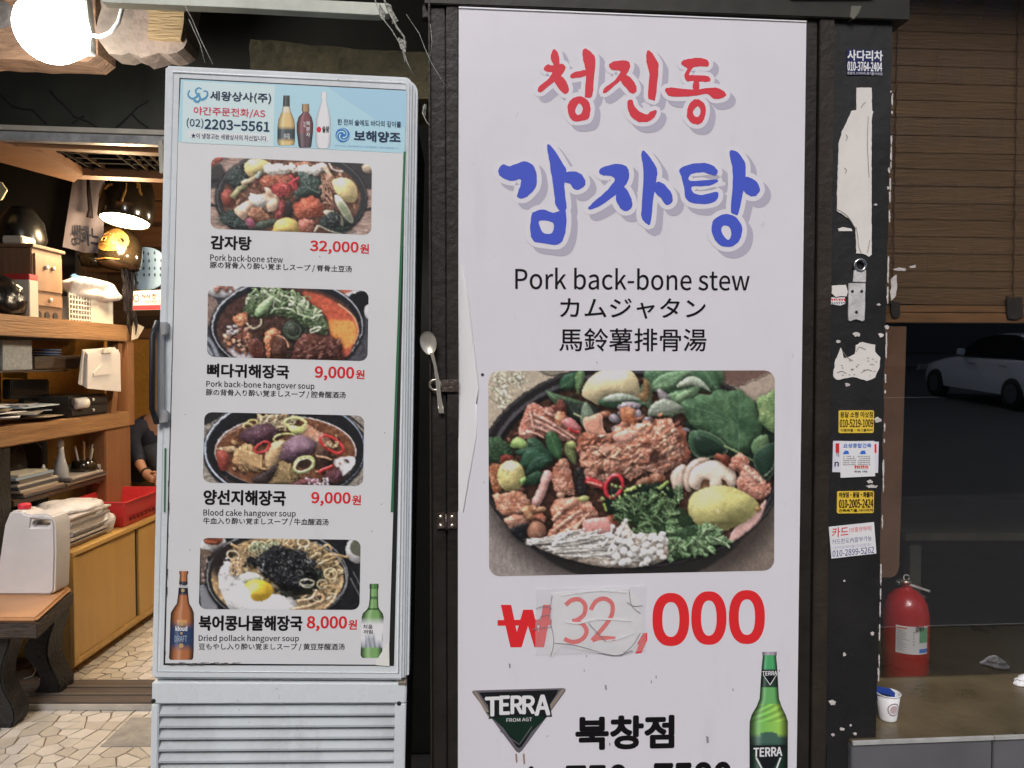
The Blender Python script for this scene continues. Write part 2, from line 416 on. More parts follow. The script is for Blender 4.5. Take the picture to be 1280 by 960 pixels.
    def fell(s, cx, cy, rx, ry, col, rot=0, **k):
        t = np.linspace(0, 2*PI, 72, endpoint=False); r = math.radians(rot)
        x, y = np.cos(t)*rx, np.sin(t)*ry
        s.flat(np.stack([cx+x*math.cos(r)-y*math.sin(r), cy+x*math.sin(r)+y*math.cos(r)], 1), col, sm=False, **k)
    def ribbon(s, pts, w0, w1=None, k=6):
        p = np.array(pts, float).reshape(-1, 2)
        w1 = w0 if w1 is None else w1
        if len(p) > 2:
            q = []
            for i in range(len(p)-1):
                a = p[max(i-1, 0)]; b = p[i]; c = p[i+1]; d = p[min(i+2, len(p)-1)]
                for t in np.arange(k)/k:
                    q.append(.5*((2*b)+(c-a)*t+(2*a-5*b+4*c-d)*t*t+(3*b-a-3*c+d)*t**3))
            q.append(p[-1]); p = np.array(q)
        d = np.gradient(p, axis=0); d /= np.maximum(np.linalg.norm(d, axis=1), 1e-6)[:, None]
        nrm = np.stack([-d[:, 1], d[:, 0]], 1)
        w = np.linspace(w0, w1, len(p))[:, None]/2
        return np.concatenate([p+nrm*w, (p-nrm*w)[::-1]])
    def stroke(s, pts, w, col, w1=None, dome=1.2, **k):
        s.item(s.ribbon(pts, w, w1), col, sm=False, dome=dome, **k)
    def line(s, pts, w, col, w1=None, **k):
        s.flat(s.ribbon(pts, w, w1), col, sm=False, **k)
    def ring(s, cx, cy, rx, ry, w, col, rot=0, a0=0, a1=360, **k):
        t = np.radians(np.linspace(a0, a1, 30)); r = math.radians(rot)
        x, y = np.cos(t)*rx, np.sin(t)*ry
        P = np.stack([cx+x*math.cos(r)-y*math.sin(r), cy+x*math.sin(r)+y*math.cos(r)], 1)
        s.item(s.ribbon(P, w, k=1), col, sm=False, dome=k.pop('dome', 1.2), **k)
    def leaf(s, a, b, wid, col, vein=(150, 170, 130), bend=0., n=6, jag=.0, **k):
        a, b = np.array(a, float), np.array(b, float); d = b-a; L = np.linalg.norm(d); d /= L; nrm = np.array([-d[1], d[0]])
        def ax(t): return a+d*L*t+nrm*bend*L*math.sin(PI*t)
        up, dn = [], []
        for i in range(15):
            t = i/14; w = wid*math.sin(PI*min(1, t**.75))**.8*(1+jag*(i % 2))
            up.append(ax(t)+nrm*w/2); dn.append(ax(t)-nrm*w/2)
        s.item(np.array(up+dn[::-1][1:-1]), col, dome=k.pop('dome', 3), amp=k.pop('amp', .5), f=k.pop('f', 5), **k)
        s.line([ax(t) for t in (0.02, .3, .6, .95)], max(1.6, wid*.045), vein, .8, a=.7)
        for i in range(1, n):
            t = i/n; w = wid*math.sin(PI*t)*.42
            for sg in (1, -1):
                s.line([ax(t*.95), ax(min(1, t+.10))+nrm*sg*w*.6, ax(min(1, t+.17))+nrm*sg*w], max(1.1, wid*.022), vein, .6, a=.45)
    def sprig(s, x, y, ang, L, w, col, col2, n=5, depth=0):
        # a feathery green sprig
        r = s.r; a = math.radians(ang); p = [(x, y)]
        for i in range(n):
            a += r.uniform(-.16, .16); x += math.cos(a)*L/n; y += math.sin(a)*L/n; p.append((x, y))
        for i in range(1, n+1):
            for sg in (-1, 1):
                b = a+sg*r.uniform(.5, 1.0); l = L*.42*(1-.5*i/n)*r.uniform(.7, 1.2)
                q = p[i]; e = (q[0]+math.cos(b)*l, q[1]+math.sin(b)*l)
                cc = np.array(col)*r.uniform(.75, 1.15)+(np.array(col2)-np.array(col))*(r.rand() < .35)
                s.stroke([q, ((q[0]+e[0])/2+r.uniform(-3, 3), (q[1]+e[1])/2+r.uniform(-3, 3)), e], w*.8, cc, w*1.4, dome=1.0, sh=.5, shr=1.5)
                for kk in (-.5, .5):
                    s.stroke([e, (e[0]+math.cos(b+kk)*l*.35, e[1]+math.sin(b+kk)*l*.35)], w*1.2, cc, w*.5, dome=.8, sh=.35, shr=1)
        s.stroke(p, w*.7, col2, w*.5, dome=.6, sh=.3)
    def finish(s, lift=.015):
        # printed look: a touch of grain, slightly muted inks
        s.nz.clear(); yy, xx = np.mgrid[0:s.H, 0:s.W].astype(np.float32)      # loosen every outline a little
        X = np.clip(xx+(s.noise(5, 2)*.42+s.noise(1.8, 2)*.30)*s.ss, 0, s.W-1).astype(int); Y = np.clip(yy+(s.noise(5, 2)*.42+s.noise(1.8, 2)*.30)*s.ss, 0, s.H-1).astype(int)
        s.c = s.c[Y, X]
        rich = np.clip(s.blur(np.abs(np.gradient(s.c.mean(2))[0]), 4*s.ss)*14, 0, 1)[..., None]   # wet sparkle and crevices only where there is food
        n1 = s.noise(2.4, 3)[..., None]; n2 = s.noise(4.5, 3)[..., None]
        s.c = s.c*(1+rich*(n1*.15+n2*.12))+np.clip(n1-.62, 0, 1)*rich*.7
        g = s.c.mean(2, keepdims=True)
        c = g+(s.c-g)*.80
        c = np.stack([s.blur(np.ascontiguousarray(c[..., i]), 1) for i in range(3)], -1)
        c = c*(1+s.noise(1.6, 2)[..., None]*.05)
        c = (c-.42)*1.16+.45                        # printed contrast
        s.c = np.clip(c*(1-lift)+lift, 0, 1)
    def sample(s, X, Y):
        # colour at photograph-plane coordinates
        x = np.clip((X-s.x0)*s.ss-.5, 0, s.W-1.001); y = np.clip((Y-s.y0)*s.ss-.5, 0, s.H-1.001)
        c = s.c
        xi, yi = x.astype(int), y.astype(int); fx, fy = (x-xi)[..., None], (y-yi)[..., None]
        return np.clip((c[yi, xi]*(1-fx)+c[yi, xi+1]*fx)*(1-fy)+(c[yi+1, xi]*(1-fx)+c[yi+1, xi+1]*fx)*fy, 0, 1)

MEAT = (212, 150, 126)
def meat(p, pts, col=MEAT, **k):
    d = dict(dome=5, amp=1.5, f=4.5, warp=1.6, wf=5, var=.12, spec=.10, col2=tuple(np.array(col)*np.array([.80, .68, .62])), sh=.7)
    d.update(k); p.item(pts, col, **d)

def paint_big():
    p = Painter(606, 458, 974, 724, 2.2, 580, 440, 3.0476, 3)
    p.fill((.50, .45, .40), .035, 3, 1, .25)
    p.flat([92, 60, 480, 60, 300, 150, 92, 330], (158, 145, 124), var=.05, f=3, soft=2)
    p.flat([92, 560, 300, 700, 500, 860, 92, 860], (128, 118, 112), var=.16, f=1.6, sx=1.8, sy=.35, soft=3)
    p.flat([940, 860, 1184, 860, 1184, 560, 1100, 640, 1000, 760], (112, 99, 88), var=.16, f=1.6, sx=1.8, sy=.35, soft=3)
    p.flat([940, 60, 1170, 60, 1170, 72, 1040, 128, 990, 120], (98, 75, 65), sm=False, var=.08, f=3, sy=3)
    p.flat([1040, 128, 1175, 72, 1200, 72, 1200, 200, 1100, 180], (148, 132, 116), sm=False, var=.05)
    p.line([(990, 125), (1045, 128), (1180, 74)], 3, (60, 45, 40))
    p.flat([285, 60, 375, 60, 370, 86, 330, 92, 295, 84], (120, 112, 96)); p.line([(285, 72), (330, 90), (372, 80)], 4, (60, 55, 48))
    for i in range(230):                                     # white blossom
        t = p.r.rand(); cx, cy = [(130+p.r.randn()*22, 110+p.r.randn()*20), (150+p.r.randn()*13, 165+p.r.randn()*26), (200+p.r.randn()*18, 100+p.r.randn()*16)][p.r.randint(3)]
        c = p.r.choice([225, 205, 120, 90]); p.fell(cx, cy, p.r.uniform(2, 4.5), p.r.uniform(2, 4), (c, c, c*.86))
    p.line([(95, 170), (120, 190), (150, 200)], 3, (80, 85, 60)); p.line([(105, 130), (150, 180)], 2.5, (80, 90, 60))
    # shadow and body of the pan
    p.fell(650, 560, 560, 350, (40, 36, 34), soft=9, a=.75)
    p.fell(640, 500, 500, 385, (36, 34, 33), soft=1)
    p.fell(640, 432, 583, 394, (30, 28, 28)); p.fell(640, 430, 578, 389, (62, 60, 60)); p.fell(640, 431, 572, 384, (34, 32, 33))
    p.fell(645, 434, 552, 366, (72, 70, 74)); p.fell(648, 438, 542, 358, (26, 24, 24))
    p.fell(650, 445, 525, 350, (58, 38, 30), var=.35, f=5)
    for i in range(260):                                     # dark broth clutter
        a = p.r.rand()*6.28; q = p.r.rand()**.5
        x, y = 645+math.cos(a)*q*505, 445+math.sin(a)*q*340
        c = [(150, 95, 72), (62, 40, 32), (48, 58, 40), (120, 70, 55)][p.r.randint(4)]
        p.ell(x, y, p.r.uniform(5, 16), p.r.uniform(4, 11), c, rot=p.r.rand()*180, n=9, dome=2, amp=.6, f=3, warp=.8)
    # leaves at the back
    p.leaf((360, 135), (445, 78), 60, (44, 78, 55)); p.leaf((440, 60), (425, 160), 36, (90, 120, 75))
    p.item([700, 60, 960, 60, 975, 130, 940, 150, 880, 150, 800, 165, 740, 150, 690, 130], (84, 116, 82), amp=.9, f=6, dome=5, col2=(60, 92, 64))
    p.leaf((900, 60), (965, 150), 70, (62, 96, 66), n=5); p.leaf((700, 140), (860, 70), 62, (96, 130, 92))
    p.leaf((690, 110), (700, 215), 50, (100, 134, 98), bend=.1)
    p.leaf((740, 190), (900, 125), 66, (92, 126, 88), bend=.1, n=7)
    p.leaf((800, 130), (935, 150), 36, (158, 172, 146), bend=-.22, vein=(190, 200, 180), n=8)
    p.leaf((790, 190), (870, 140), 34, (110, 142, 100))
    p.leaf((770, 190), (728, 140), 36, (128, 120, 122), vein=(160, 150, 155))
    p.item([840, 250, 930, 205, 1184, 210, 1184, 400, 1000, 430, 850, 390], (30, 44, 34), dome=2, amp=1, f=5)
    p.item([815, 210, 835, 180, 870, 172, 890, 158, 925, 160, 960, 142, 1005, 148, 1040, 142, 1075, 165, 1105, 190, 1120, 240, 1135, 285, 1120, 320, 1080, 375, 1030, 385, 985, 350, 940, 325, 885, 300, 850, 262], (78, 112, 76), dome=7, amp=.9, f=9, warp=1.2, wf=3, col2=(58, 88, 60), spec=.05)
    for e, w in (((832, 200), 4), ((870, 170), 3), ((960, 150), 3.5), ((1040, 150), 3), ((850, 262), 3), ((1100, 200), 2.5), ((960, 335), 3), ((1040, 380), 2.5)):
        p.line([(1040, 280), ((1040+e[0])/2+6, (280+e[1])/2-8), e], 1.5, (120, 156, 112), w*.5, a=.7)
        m = ((1040+e[0])/2, (280+e[1])/2)
        for sg in (-1, 1): p.line([m, (m[0]+(e[1]-280)*.18*sg+(e[0]-1040)*.2, m[1]-(e[0]-1040)*.18*sg+(e[1]-280)*.2)], 1.5, (110, 146, 102), .6, a=.5)
    p.fell(1065, 268, 46, 26, (34, 60, 42), soft=7, a=.7)
    p.item([1112, 175, 1150, 160, 1190, 150, 1190, 300, 1135, 275, 1120, 230], (124, 148, 92), amp=.8, f=4, dome=3, col2=(90, 122, 74))
    for k in range(7): p.line([(1120, 270-k*6), (1150, 230-k*9), (1188, 190-k*4+p.r.randn()*10)], 2, (165, 182, 120), .8, a=.6)
    p.item([850, 310, 875, 296, 920, 302, 965, 325, 1000, 365, 985, 390, 930, 402, 880, 398, 852, 360], (56, 84, 60), dome=6, amp=.5, f=6, edge=(120, 145, 115), spec=.05)
    p.item([868, 330, 900, 318, 960, 345, 985, 372, 940, 390, 885, 385], (34, 52, 40), dome=4, sh=.2)
    p.leaf((1110, 395), (1150, 310), 74, (88, 118, 78), n=7, vein=(140, 160, 118))
    p.item([1098, 410, 1118, 372, 1184, 345, 1196, 400, 1180, 455, 1150, 490, 1115, 450], (38, 60, 46), dome=7, amp=.4, f=6, edge=(90, 115, 95), spec=.04)
    p.stroke([(985, 355), (1040, 380), (1098, 412)], 7, (140, 160, 105), 5); p.stroke([(1140, 475), (1175, 440), (1184, 400)], 7, (110, 130, 105), 4)
    p.leaf((500, 222), (303, 146), 62, (72, 98, 68), bend=-.10, n=6); p.leaf((505, 228), (360, 180), 70, (42, 50, 44), bend=-.16, vein=(80, 90, 78))
    p.leaf((470, 300), (455, 184), 56, (104, 122, 98), n=7, vein=(165, 178, 155))
    p.item([440, 160, 462, 108, 505, 74, 560, 62, 620, 66, 652, 100, 664, 150, 668, 190, 600, 180, 540, 180, 505, 200, 475, 185], (208, 190, 142), dome=12, spec=.05, var=.05, lit=.98)
    p.flat([500, 84, 545, 68, 600, 66, 618, 90, 590, 100, 540, 100], (206, 204, 190), soft=3, a=.8)
    p.item([600, 178, 662, 160, 675, 110, 668, 100, 690, 105, 700, 150, 680, 200], (120, 92, 58), amp=1, dome=3)
    p.leaf((503, 190), (692, 200), 52, (52, 82, 56), n=7, bend=-.05); p.leaf((520, 180), (664, 178), 30, (160, 172, 152), bend=-.06, vein=(100, 120, 95), n=8)
    p.leaf((690, 235), (830, 212), 62, (140, 150, 132), bend=-.12, vein=(105, 110, 100), n=9)
    p.leaf((700, 240), (850, 222), 24, (60, 72, 55), bend=.02)
    for x, y, a, b, r in ((620, 205, 46, 17, -5), (565, 252, 22, 16, 20), (572, 292, 20, 15, -20), (655, 238, 14, 22, 0), (692, 256, 20, 12, 0), (528, 236, 25, 12, -10), (832, 296, 22, 10, 0), (590, 232, 14, 10, 0)):
        p.ell(x, y, a, b, (138, 126, 134) if r != -10 else (150, 90, 66), r, dome=4, spec=.25)
    # pieces of pork
    meat(p, [240, 205, 262, 192, 300, 208, 335, 200, 368, 192, 385, 240, 425, 268, 438, 300, 420, 345, 372, 334, 330, 318, 290, 322, 245, 332, 203, 326, 212, 280, 222, 238], (214, 150, 132), f=5, amp=1.8)
    for a, b in (((240, 250), (400, 330)), ((250, 280), (350, 325)), ((262, 235), (420, 330)), ((230, 300), (300, 325)), ((300, 225), (425, 300)), ((245, 222), (262, 300))):
        p.stroke([a, ((a[0]+b[0])/2, (a[1]+b[1])/2-6), b], 11, (224, 164, 144), 6, amp=.5, f=3, sh=.75, shr=1.5)
    meat(p, [335, 205, 350, 182, 372, 186, 388, 225, 365, 240, 345, 228], (120, 66, 56), f=3)
    meat(p, [340, 240, 362, 222, 385, 250, 378, 280, 350, 270], (220, 160, 120), f=3)
    p.item([365, 262, 400, 250, 432, 280, 428, 300, 390, 290], (196, 118, 116), dome=3)
    p.stroke([(392, 288), (410, 300), (432, 302)], 12, (178, 44, 44)); p.stroke([(410, 232), (440, 246)], 6, (190, 190, 140))
    # greens at left
    p.item([88, 332, 120, 318, 150, 335, 184, 356, 180, 392, 150, 412, 112, 424, 88, 410], (62, 90, 60), amp=1.6, f=4, warp=1.5, dome=4, col2=(40, 62, 42))
    meat(p, [135, 395, 160, 390, 190, 400, 165, 425, 140, 430], (140, 62, 52), f=3)
    p.item([172, 352, 198, 322, 236, 342, 238, 366, 192, 364], (146, 178, 98), dome=4)
    p.leaf((235, 330), (320, 385), 44, (46, 76, 56)); p.leaf((335, 395), (188, 378), 58, (40, 70, 52), vein=(80, 115, 90)); p.leaf((300, 385), (205, 440), 62, (44, 78, 56), bend=.1, vein=(90, 125, 98))
    p.leaf((335, 405), (225, 466), 50, (36, 64, 48), bend=.1, vein=(78, 110, 88)); p.leaf((318, 300), (362, 415), 56, (54, 92, 58), n=3, vein=(110, 145, 100)); p.leaf((300, 460), (215, 505), 46, (38, 66, 46), vein=(70, 100, 76))
    p.leaf((385, 345), (418, 430), 40, (96, 108, 64), n=3); p.item([383, 345, 410, 338, 420, 360, 395, 362], (150, 165, 95), dome=2)
    meat(p, [96, 430, 130, 425, 150, 460, 130, 540, 112, 535, 98, 480], (190, 130, 90), f=3, amp=2)
    p.ell(176, 470, 52, 60, (196, 182, 112), dome=9, amp=.4, f=4, var=.1)
    for k in range(60): p.fell(176+p.r.randn()*24, 455+p.r.randn()*28, p.r.uniform(1, 3), p.r.uniform(1, 2.4), (130, 95, 50), a=.7)
    p.flat([150, 430, 180, 415, 205, 425, 190, 445, 160, 450], (206, 206, 186), soft=2, a=.7)
    p.leaf((212, 500), (232, 470), 20, (130, 170, 90), n=2)
    # centre
    p.item([448, 252, 472, 242, 500, 233, 518, 240, 522, 286, 542, 322, 530, 338, 490, 326, 455, 296], (204, 140, 114), dome=4, spec=.08, amp=.3, f=7, edge=(225, 180, 155))
    meat(p, [588, 216, 612, 210, 638, 214, 640, 248, 660, 272, 605, 290, 592, 255], (206, 138, 98), dome=3, amp=.8)
    meat(p, [560, 300, 590, 265, 610, 268, 620, 290, 580, 310], (214, 166, 140), f=3)
    meat(p, [418, 372, 425, 330, 440, 306, 470, 304, 515, 328, 480, 362, 440, 390], (180, 112, 86), f=3, amp=2)
    meat(p, [800, 266, 828, 292, 842, 330, 858, 392, 848, 412, 806, 424, 790, 380, 795, 310], (188, 116, 92), dome=5, amp=.6, f=8)
    meat(p, [432, 400, 448, 372, 520, 332, 565, 292, 630, 282, 695, 262, 745, 250, 775, 250, 800, 280, 822, 320, 830, 380, 812, 420, 768, 455, 725, 472, 690, 458, 640, 480, 626, 495, 596, 468, 545, 488, 492, 512, 448, 498, 442, 470, 456, 448, 436, 424], (216, 156, 130), f=7, amp=2.6, dome=14, warp=2.5)
    for k in range(90):
        x, y = p.r.uniform(455, 810), 0; y = 395-(x-455)*.22+p.r.randn()*42
        if y < 285 and x < 620: continue
        c = [(222, 156, 124), (196, 120, 90), (228, 176, 142), (150, 88, 66)][p.r.randint(4)]
        p.ell(x, y, p.r.uniform(8, 26), p.r.uniform(3, 8), c, rot=-28+p.r.randn()*25, n=9, dome=1.6, amp=.7, f=3, warp=1.3, sh=.6, shr=1.2)
    p.item([560, 318, 610, 296, 655, 300, 640, 328, 590, 345], (214, 152, 130), dome=3, amp=.4, f=5, warp=1, sh=.2)
    for q in ([695, 400, 715, 372, 740, 380, 738, 410, 715, 425], [740, 395, 760, 385, 765, 400, 748, 410], [695, 262, 715, 254, 728, 262, 708, 274], [800, 320, 815, 312, 818, 330, 806, 338], [498, 448, 520, 440, 530, 452, 508, 462]):
        p.flat(q, (44, 28, 22), soft=1, warp=1.2, a=.85)
    meat(p, [648, 492, 700, 470, 752, 462, 750, 505, 700, 520, 655, 528], (150, 106, 82), f=5)
    p.item([418, 450, 440, 440, 462, 500, 455, 545, 430, 540, 415, 490], (36, 34, 34), amp=1.5, spec=.3, dome=2)
    meat(p, [326, 470, 336, 436, 352, 414, 384, 406, 396, 430, 404, 470, 414, 532, 380, 545, 340, 528], (208, 146, 122), dome=7)
    meat(p, [338, 440, 352, 412, 386, 404, 380, 425, 350, 445], (216, 158, 128), dome=3, f=5)
    p.item([250, 576, 275, 520, 298, 456, 314, 448, 328, 460, 318, 505, 282, 584, 262, 586], (206, 148, 138), dome=4, spec=.1, sh=.7)
    meat(p, [106, 545, 150, 535, 205, 528, 244, 560, 236, 582, 250, 604, 160, 620, 128, 600], (216, 162, 132), dome=4, f=5)
    p.line([(120, 575), (180, 568), (240, 578)], 4, (110, 70, 60), a=.7)
    meat(p, [150, 632, 190, 618, 228, 620, 240, 652, 180, 670, 165, 655], (206, 150, 124), dome=4, f=5)
    p.item([175, 672, 240, 652, 248, 720, 225, 725, 190, 700], (28, 28, 30), dome=2, spec=.2, amp=1)
    meat(p, [220, 592, 250, 578, 284, 600, 268, 642, 226, 622], (214, 164, 118), f=5, dome=5)
    meat(p, [250, 590, 300, 585, 305, 605, 262, 612], (200, 150, 110), f=3); meat(p, [255, 620, 300, 612, 305, 645, 280, 640], (196, 130, 105), f=3)
    p.item([238, 672, 250, 648, 272, 640, 300, 655, 308, 684, 290, 712, 258, 714, 240, 698], (146, 100, 78), dome=6, spec=.06, edge=(110, 72, 56))
    meat(p, [322, 602, 342, 562, 400, 552, 445, 560, 492, 588, 502, 625, 460, 650, 455, 690, 400, 702, 330, 718, 312, 692, 338, 650], (212, 148, 122), f=6, amp=2.0, dome=8)
    for a, b in (((335, 680), (440, 600)), ((350, 700), (450, 650)), ((330, 640), (400, 580)), ((400, 690), (470, 610)), ((360, 600), (420, 572))):
        p.stroke([a, ((a[0]+b[0])/2+5, (a[1]+b[1])/2-8), b], 15, (220, 158, 130), 8, amp=.5, f=3, sh=.6, shr=1.5)
    p.ell(400, 575, 36, 15, (206, 140, 112), -30, dome=4); p.ell(362, 543, 16, 10, (200, 150, 122), dome=3)
    p.item([444, 650, 462, 634, 540, 626, 596, 616, 598, 668, 540, 690, 456, 694], (208, 140, 130), dome=4, amp=.3, f=6, spec=.08); meat(p, [540, 622, 598, 612, 606, 660, 560, 650], (170, 92, 66), f=4)
    p.item([425, 555, 445, 545, 470, 550, 462, 568, 438, 566], (168, 172, 100), dome=3)
    p.item([530, 540, 640, 505, 760, 500, 800, 540, 760, 620, 640, 640, 540, 600], (28, 40, 30), dome=2, amp=1.5, f=3, warp=2)
    p.stroke([(455, 484), (490, 494), (535, 518)], 30, (186, 42, 46), 22, dome=2.5, spec=.3); p.stroke([(460, 492), (520, 508)], 8, (226, 150, 130), 6, sh=0)
    p.ring(563, 510, 30, 44, 15, (206, 44, 54), 22, spec=.45, dome=2)
    for k in range(70):
        x, y = p.r.uniform(545, 770), p.r.uniform(505, 590)
        p.ell(x, y, p.r.uniform(4, 8), p.r.uniform(3, 6), [(128, 160, 92), (66, 96, 60), (160, 184, 110)][p.r.randint(3)], p.r.rand()*180, n=10, dome=1.5, spec=.3)
    p.stroke([(600, 530), (650, 512)], 11, (150, 172, 80)); p.stroke([(732, 520), (772, 490)], 14, (142, 170, 80), 10); p.stroke([(526, 575), (534, 605)], 11, (160, 186, 80), 8); p.ell(520, 558, 9, 9, (150, 150, 90), dome=2)
    # mushrooms
    p.item([778, 484, 790, 446, 822, 424, 846, 440, 832, 500, 815, 535, 795, 532], (206, 180, 162), dome=4, amp=.2, edge=(150, 122, 105))
    p.item([826, 470, 850, 422, 895, 400, 930, 406, 890, 440, 860, 500, 856, 530, 836, 520], (198, 170, 152), dome=4, amp=.2, edge=(150, 122, 105))
    p.item([880, 470, 1012, 470, 1000, 515, 900, 530], (112, 78, 50), dome=2)
    p.item([848, 492, 862, 446, 915, 415, 975, 412, 1018, 436, 1034, 478, 1024, 516, 1004, 510, 990, 488, 974, 484, 976, 520, 930, 524, 928, 486, 900, 488, 886, 520, 862, 516], (222, 196, 174), dome=4, amp=.25, f=6, spec=.05, edge=(176, 150, 130))
    meat(p, [945, 402, 965, 380, 1012, 402, 1004, 432, 962, 414], (128, 68, 52), amp=.5)
    meat(p, [1008, 425, 1038, 384, 1078, 402, 1082, 432, 1062, 462, 1026, 452], (216, 152, 130), f=5)
    meat(p, [1034, 520, 1042, 468, 1072, 430, 1112, 448, 1140, 486, 1166, 500, 1152, 548, 1112, 560, 1060, 540], (216, 154, 132), f=5, amp=2)
    for k in range(5): p.stroke([(1068+k*14, 436+k*10), (1080+k*14, 462+k*10)], 9, (232, 190, 165), 6)
    p.item([1000, 716, 1030, 668, 1085, 632, 1118, 594, 1150, 560, 1130, 630, 1070, 690, 1010, 726], (196, 152, 142), dome=1.5, sh=0)
    p.item([846, 604, 850, 560, 874, 530, 930, 512, 1000, 508, 1064, 532, 1112, 566, 1120, 590, 1085, 634, 1020, 668, 960, 684, 900, 668, 858, 634], (190, 182, 108), dome=20, spec=.03, var=.08, amp=.15, f=10)
    p.flat([858, 580, 880, 540, 930, 522, 990, 520, 960, 548, 900, 560, 880, 600], (198, 198, 166), soft=6, a=.7)
    p.fell(982, 602, 7, 5, (130, 115, 60), soft=1); p.line([(955, 595), (968, 612)], 4, (232, 228, 190), a=.8, soft=1); p.ell(1118, 596, 12, 9, (150, 110, 60), dome=2)
    # feathery greens
    p.item([600, 600, 660, 570, 760, 560, 850, 620, 870, 700, 780, 760, 700, 700, 640, 660], (40, 60, 38), amp=1.5, dome=3, warp=2)
    for k in range(34):
        x, y = p.r.uniform(610, 820), p.r.uniform(570, 700)
        p.sprig(x, y, p.r.uniform(-170, 10), p.r.uniform(34, 60), 7, (88, 126, 76), (134, 168, 112))
    p.item([740, 720, 860, 660, 960, 680, 980, 720, 900, 770, 780, 790], (44, 66, 42), amp=1.2, dome=3, warp=2)
    for k in range(34):
        x, y = p.r.uniform(755, 940), 0; y = 735-(x-755)*.15+p.r.randn()*22
        p.sprig(x, y, p.r.uniform(-60, 75), p.r.uniform(30, 50), 6.5, (96, 134, 84), (150, 182, 130))
    p.sprig(930, 700, 25, 70, 7, (110, 146, 98), (170, 196, 150)); p.sprig(900, 690, -50, 45, 7, (116, 150, 100), (170, 196, 150))
    # enoki mushrooms
    p.item([232, 716, 300, 716, 400, 704, 500, 694, 560, 690, 600, 640, 640, 690, 690, 690, 760, 726, 764, 786, 690, 812, 600, 822, 500, 814, 400, 790, 310, 760], (216, 204, 188), dome=5, amp=.8, f=4, sx=.4, col2=(192, 170, 148))
    for k in range(80):
        a = p.r.rand(); x0 = 236+a*170+p.r.randn()*8; y0 = 716+a*62+p.r.randn()*6
        x1 = x0+p.r.uniform(190, 300); y1 = y0+p.r.uniform(-40, 30)-20*(1-a)
        y1 = min(y1, 812); c = p.r.choice([232, 220, 205])
        p.stroke([(x0, y0), ((x0+x1)/2, (y0+y1)/2+p.r.uniform(-6, 10)), (x1, y1)], 4.5, (c, c*.97, c*.92), 6.5, dome=1, sh=.35, shr=1, spec=0)
    for x0, y0, x1, y1 in ((540, 760, 608, 640), (520, 740, 560, 665), (340, 722, 395, 684), (330, 730, 465, 704), (560, 760, 640, 700), (570, 770, 600, 690), (600, 770, 690, 720), (640, 790, 740, 745)):
        p.stroke([(x0, y0), ((x0+x1)/2+5, (y0+y1)/2), (x1, y1)], 10 if y1 > 690 else 12, (228, 224, 216), 9, dome=1.5, sh=.5, spec=0); p.ell(x1, y1, 9, 8, (238, 234, 226), dome=2.5, sh=.5)
    for k in range(46):
        x = p.r.uniform(540, 760); y = p.r.uniform(695, 806)
        if x > 700: y = p.r.uniform(690, 785)
        p.ell(x, y, p.r.uniform(11, 19), p.r.uniform(9, 15), (234, 228, 218), p.r.uniform(-40, 40), dome=4, sh=.6, spec=.03)
    p.finish()
    return p

def bowl(p, cx, cy, rx, ry, rim=(70, 72, 74), inner=(36, 36, 38), soup=(90, 60, 45), off=26, iw=34):
    p.fell(cx, cy+10, rx+12, ry+14, (22, 22, 24), soft=1)
    p.fell(cx, cy, rx, ry, rim); p.fell(cx+2, cy+4, rx-9, ry-8, (28, 28, 30)); p.fell(cx, cy+2, rx-13, ry-12, inner)
    p.fell(cx, cy+off, rx-iw, ry-iw, soup, var=.25, f=4)
def clutter(p, cx, cy, rx, ry, n, cols, s0=8, s1=26, **k):
    for i in range(n):
        a = p.r.rand()*6.283; q = p.r.rand()**.5
        d = dict(dome=2, amp=1, f=3, warp=1, shr=1.5); d.update(k)
        p.ell(cx+math.cos(a)*q*rx, cy+math.sin(a)*q*ry, p.r.uniform(s0, s1), p.r.uniform(s0*.5, s1*.55), cols[p.r.randint(len(cols))], p.r.rand()*180, n=9, **d)

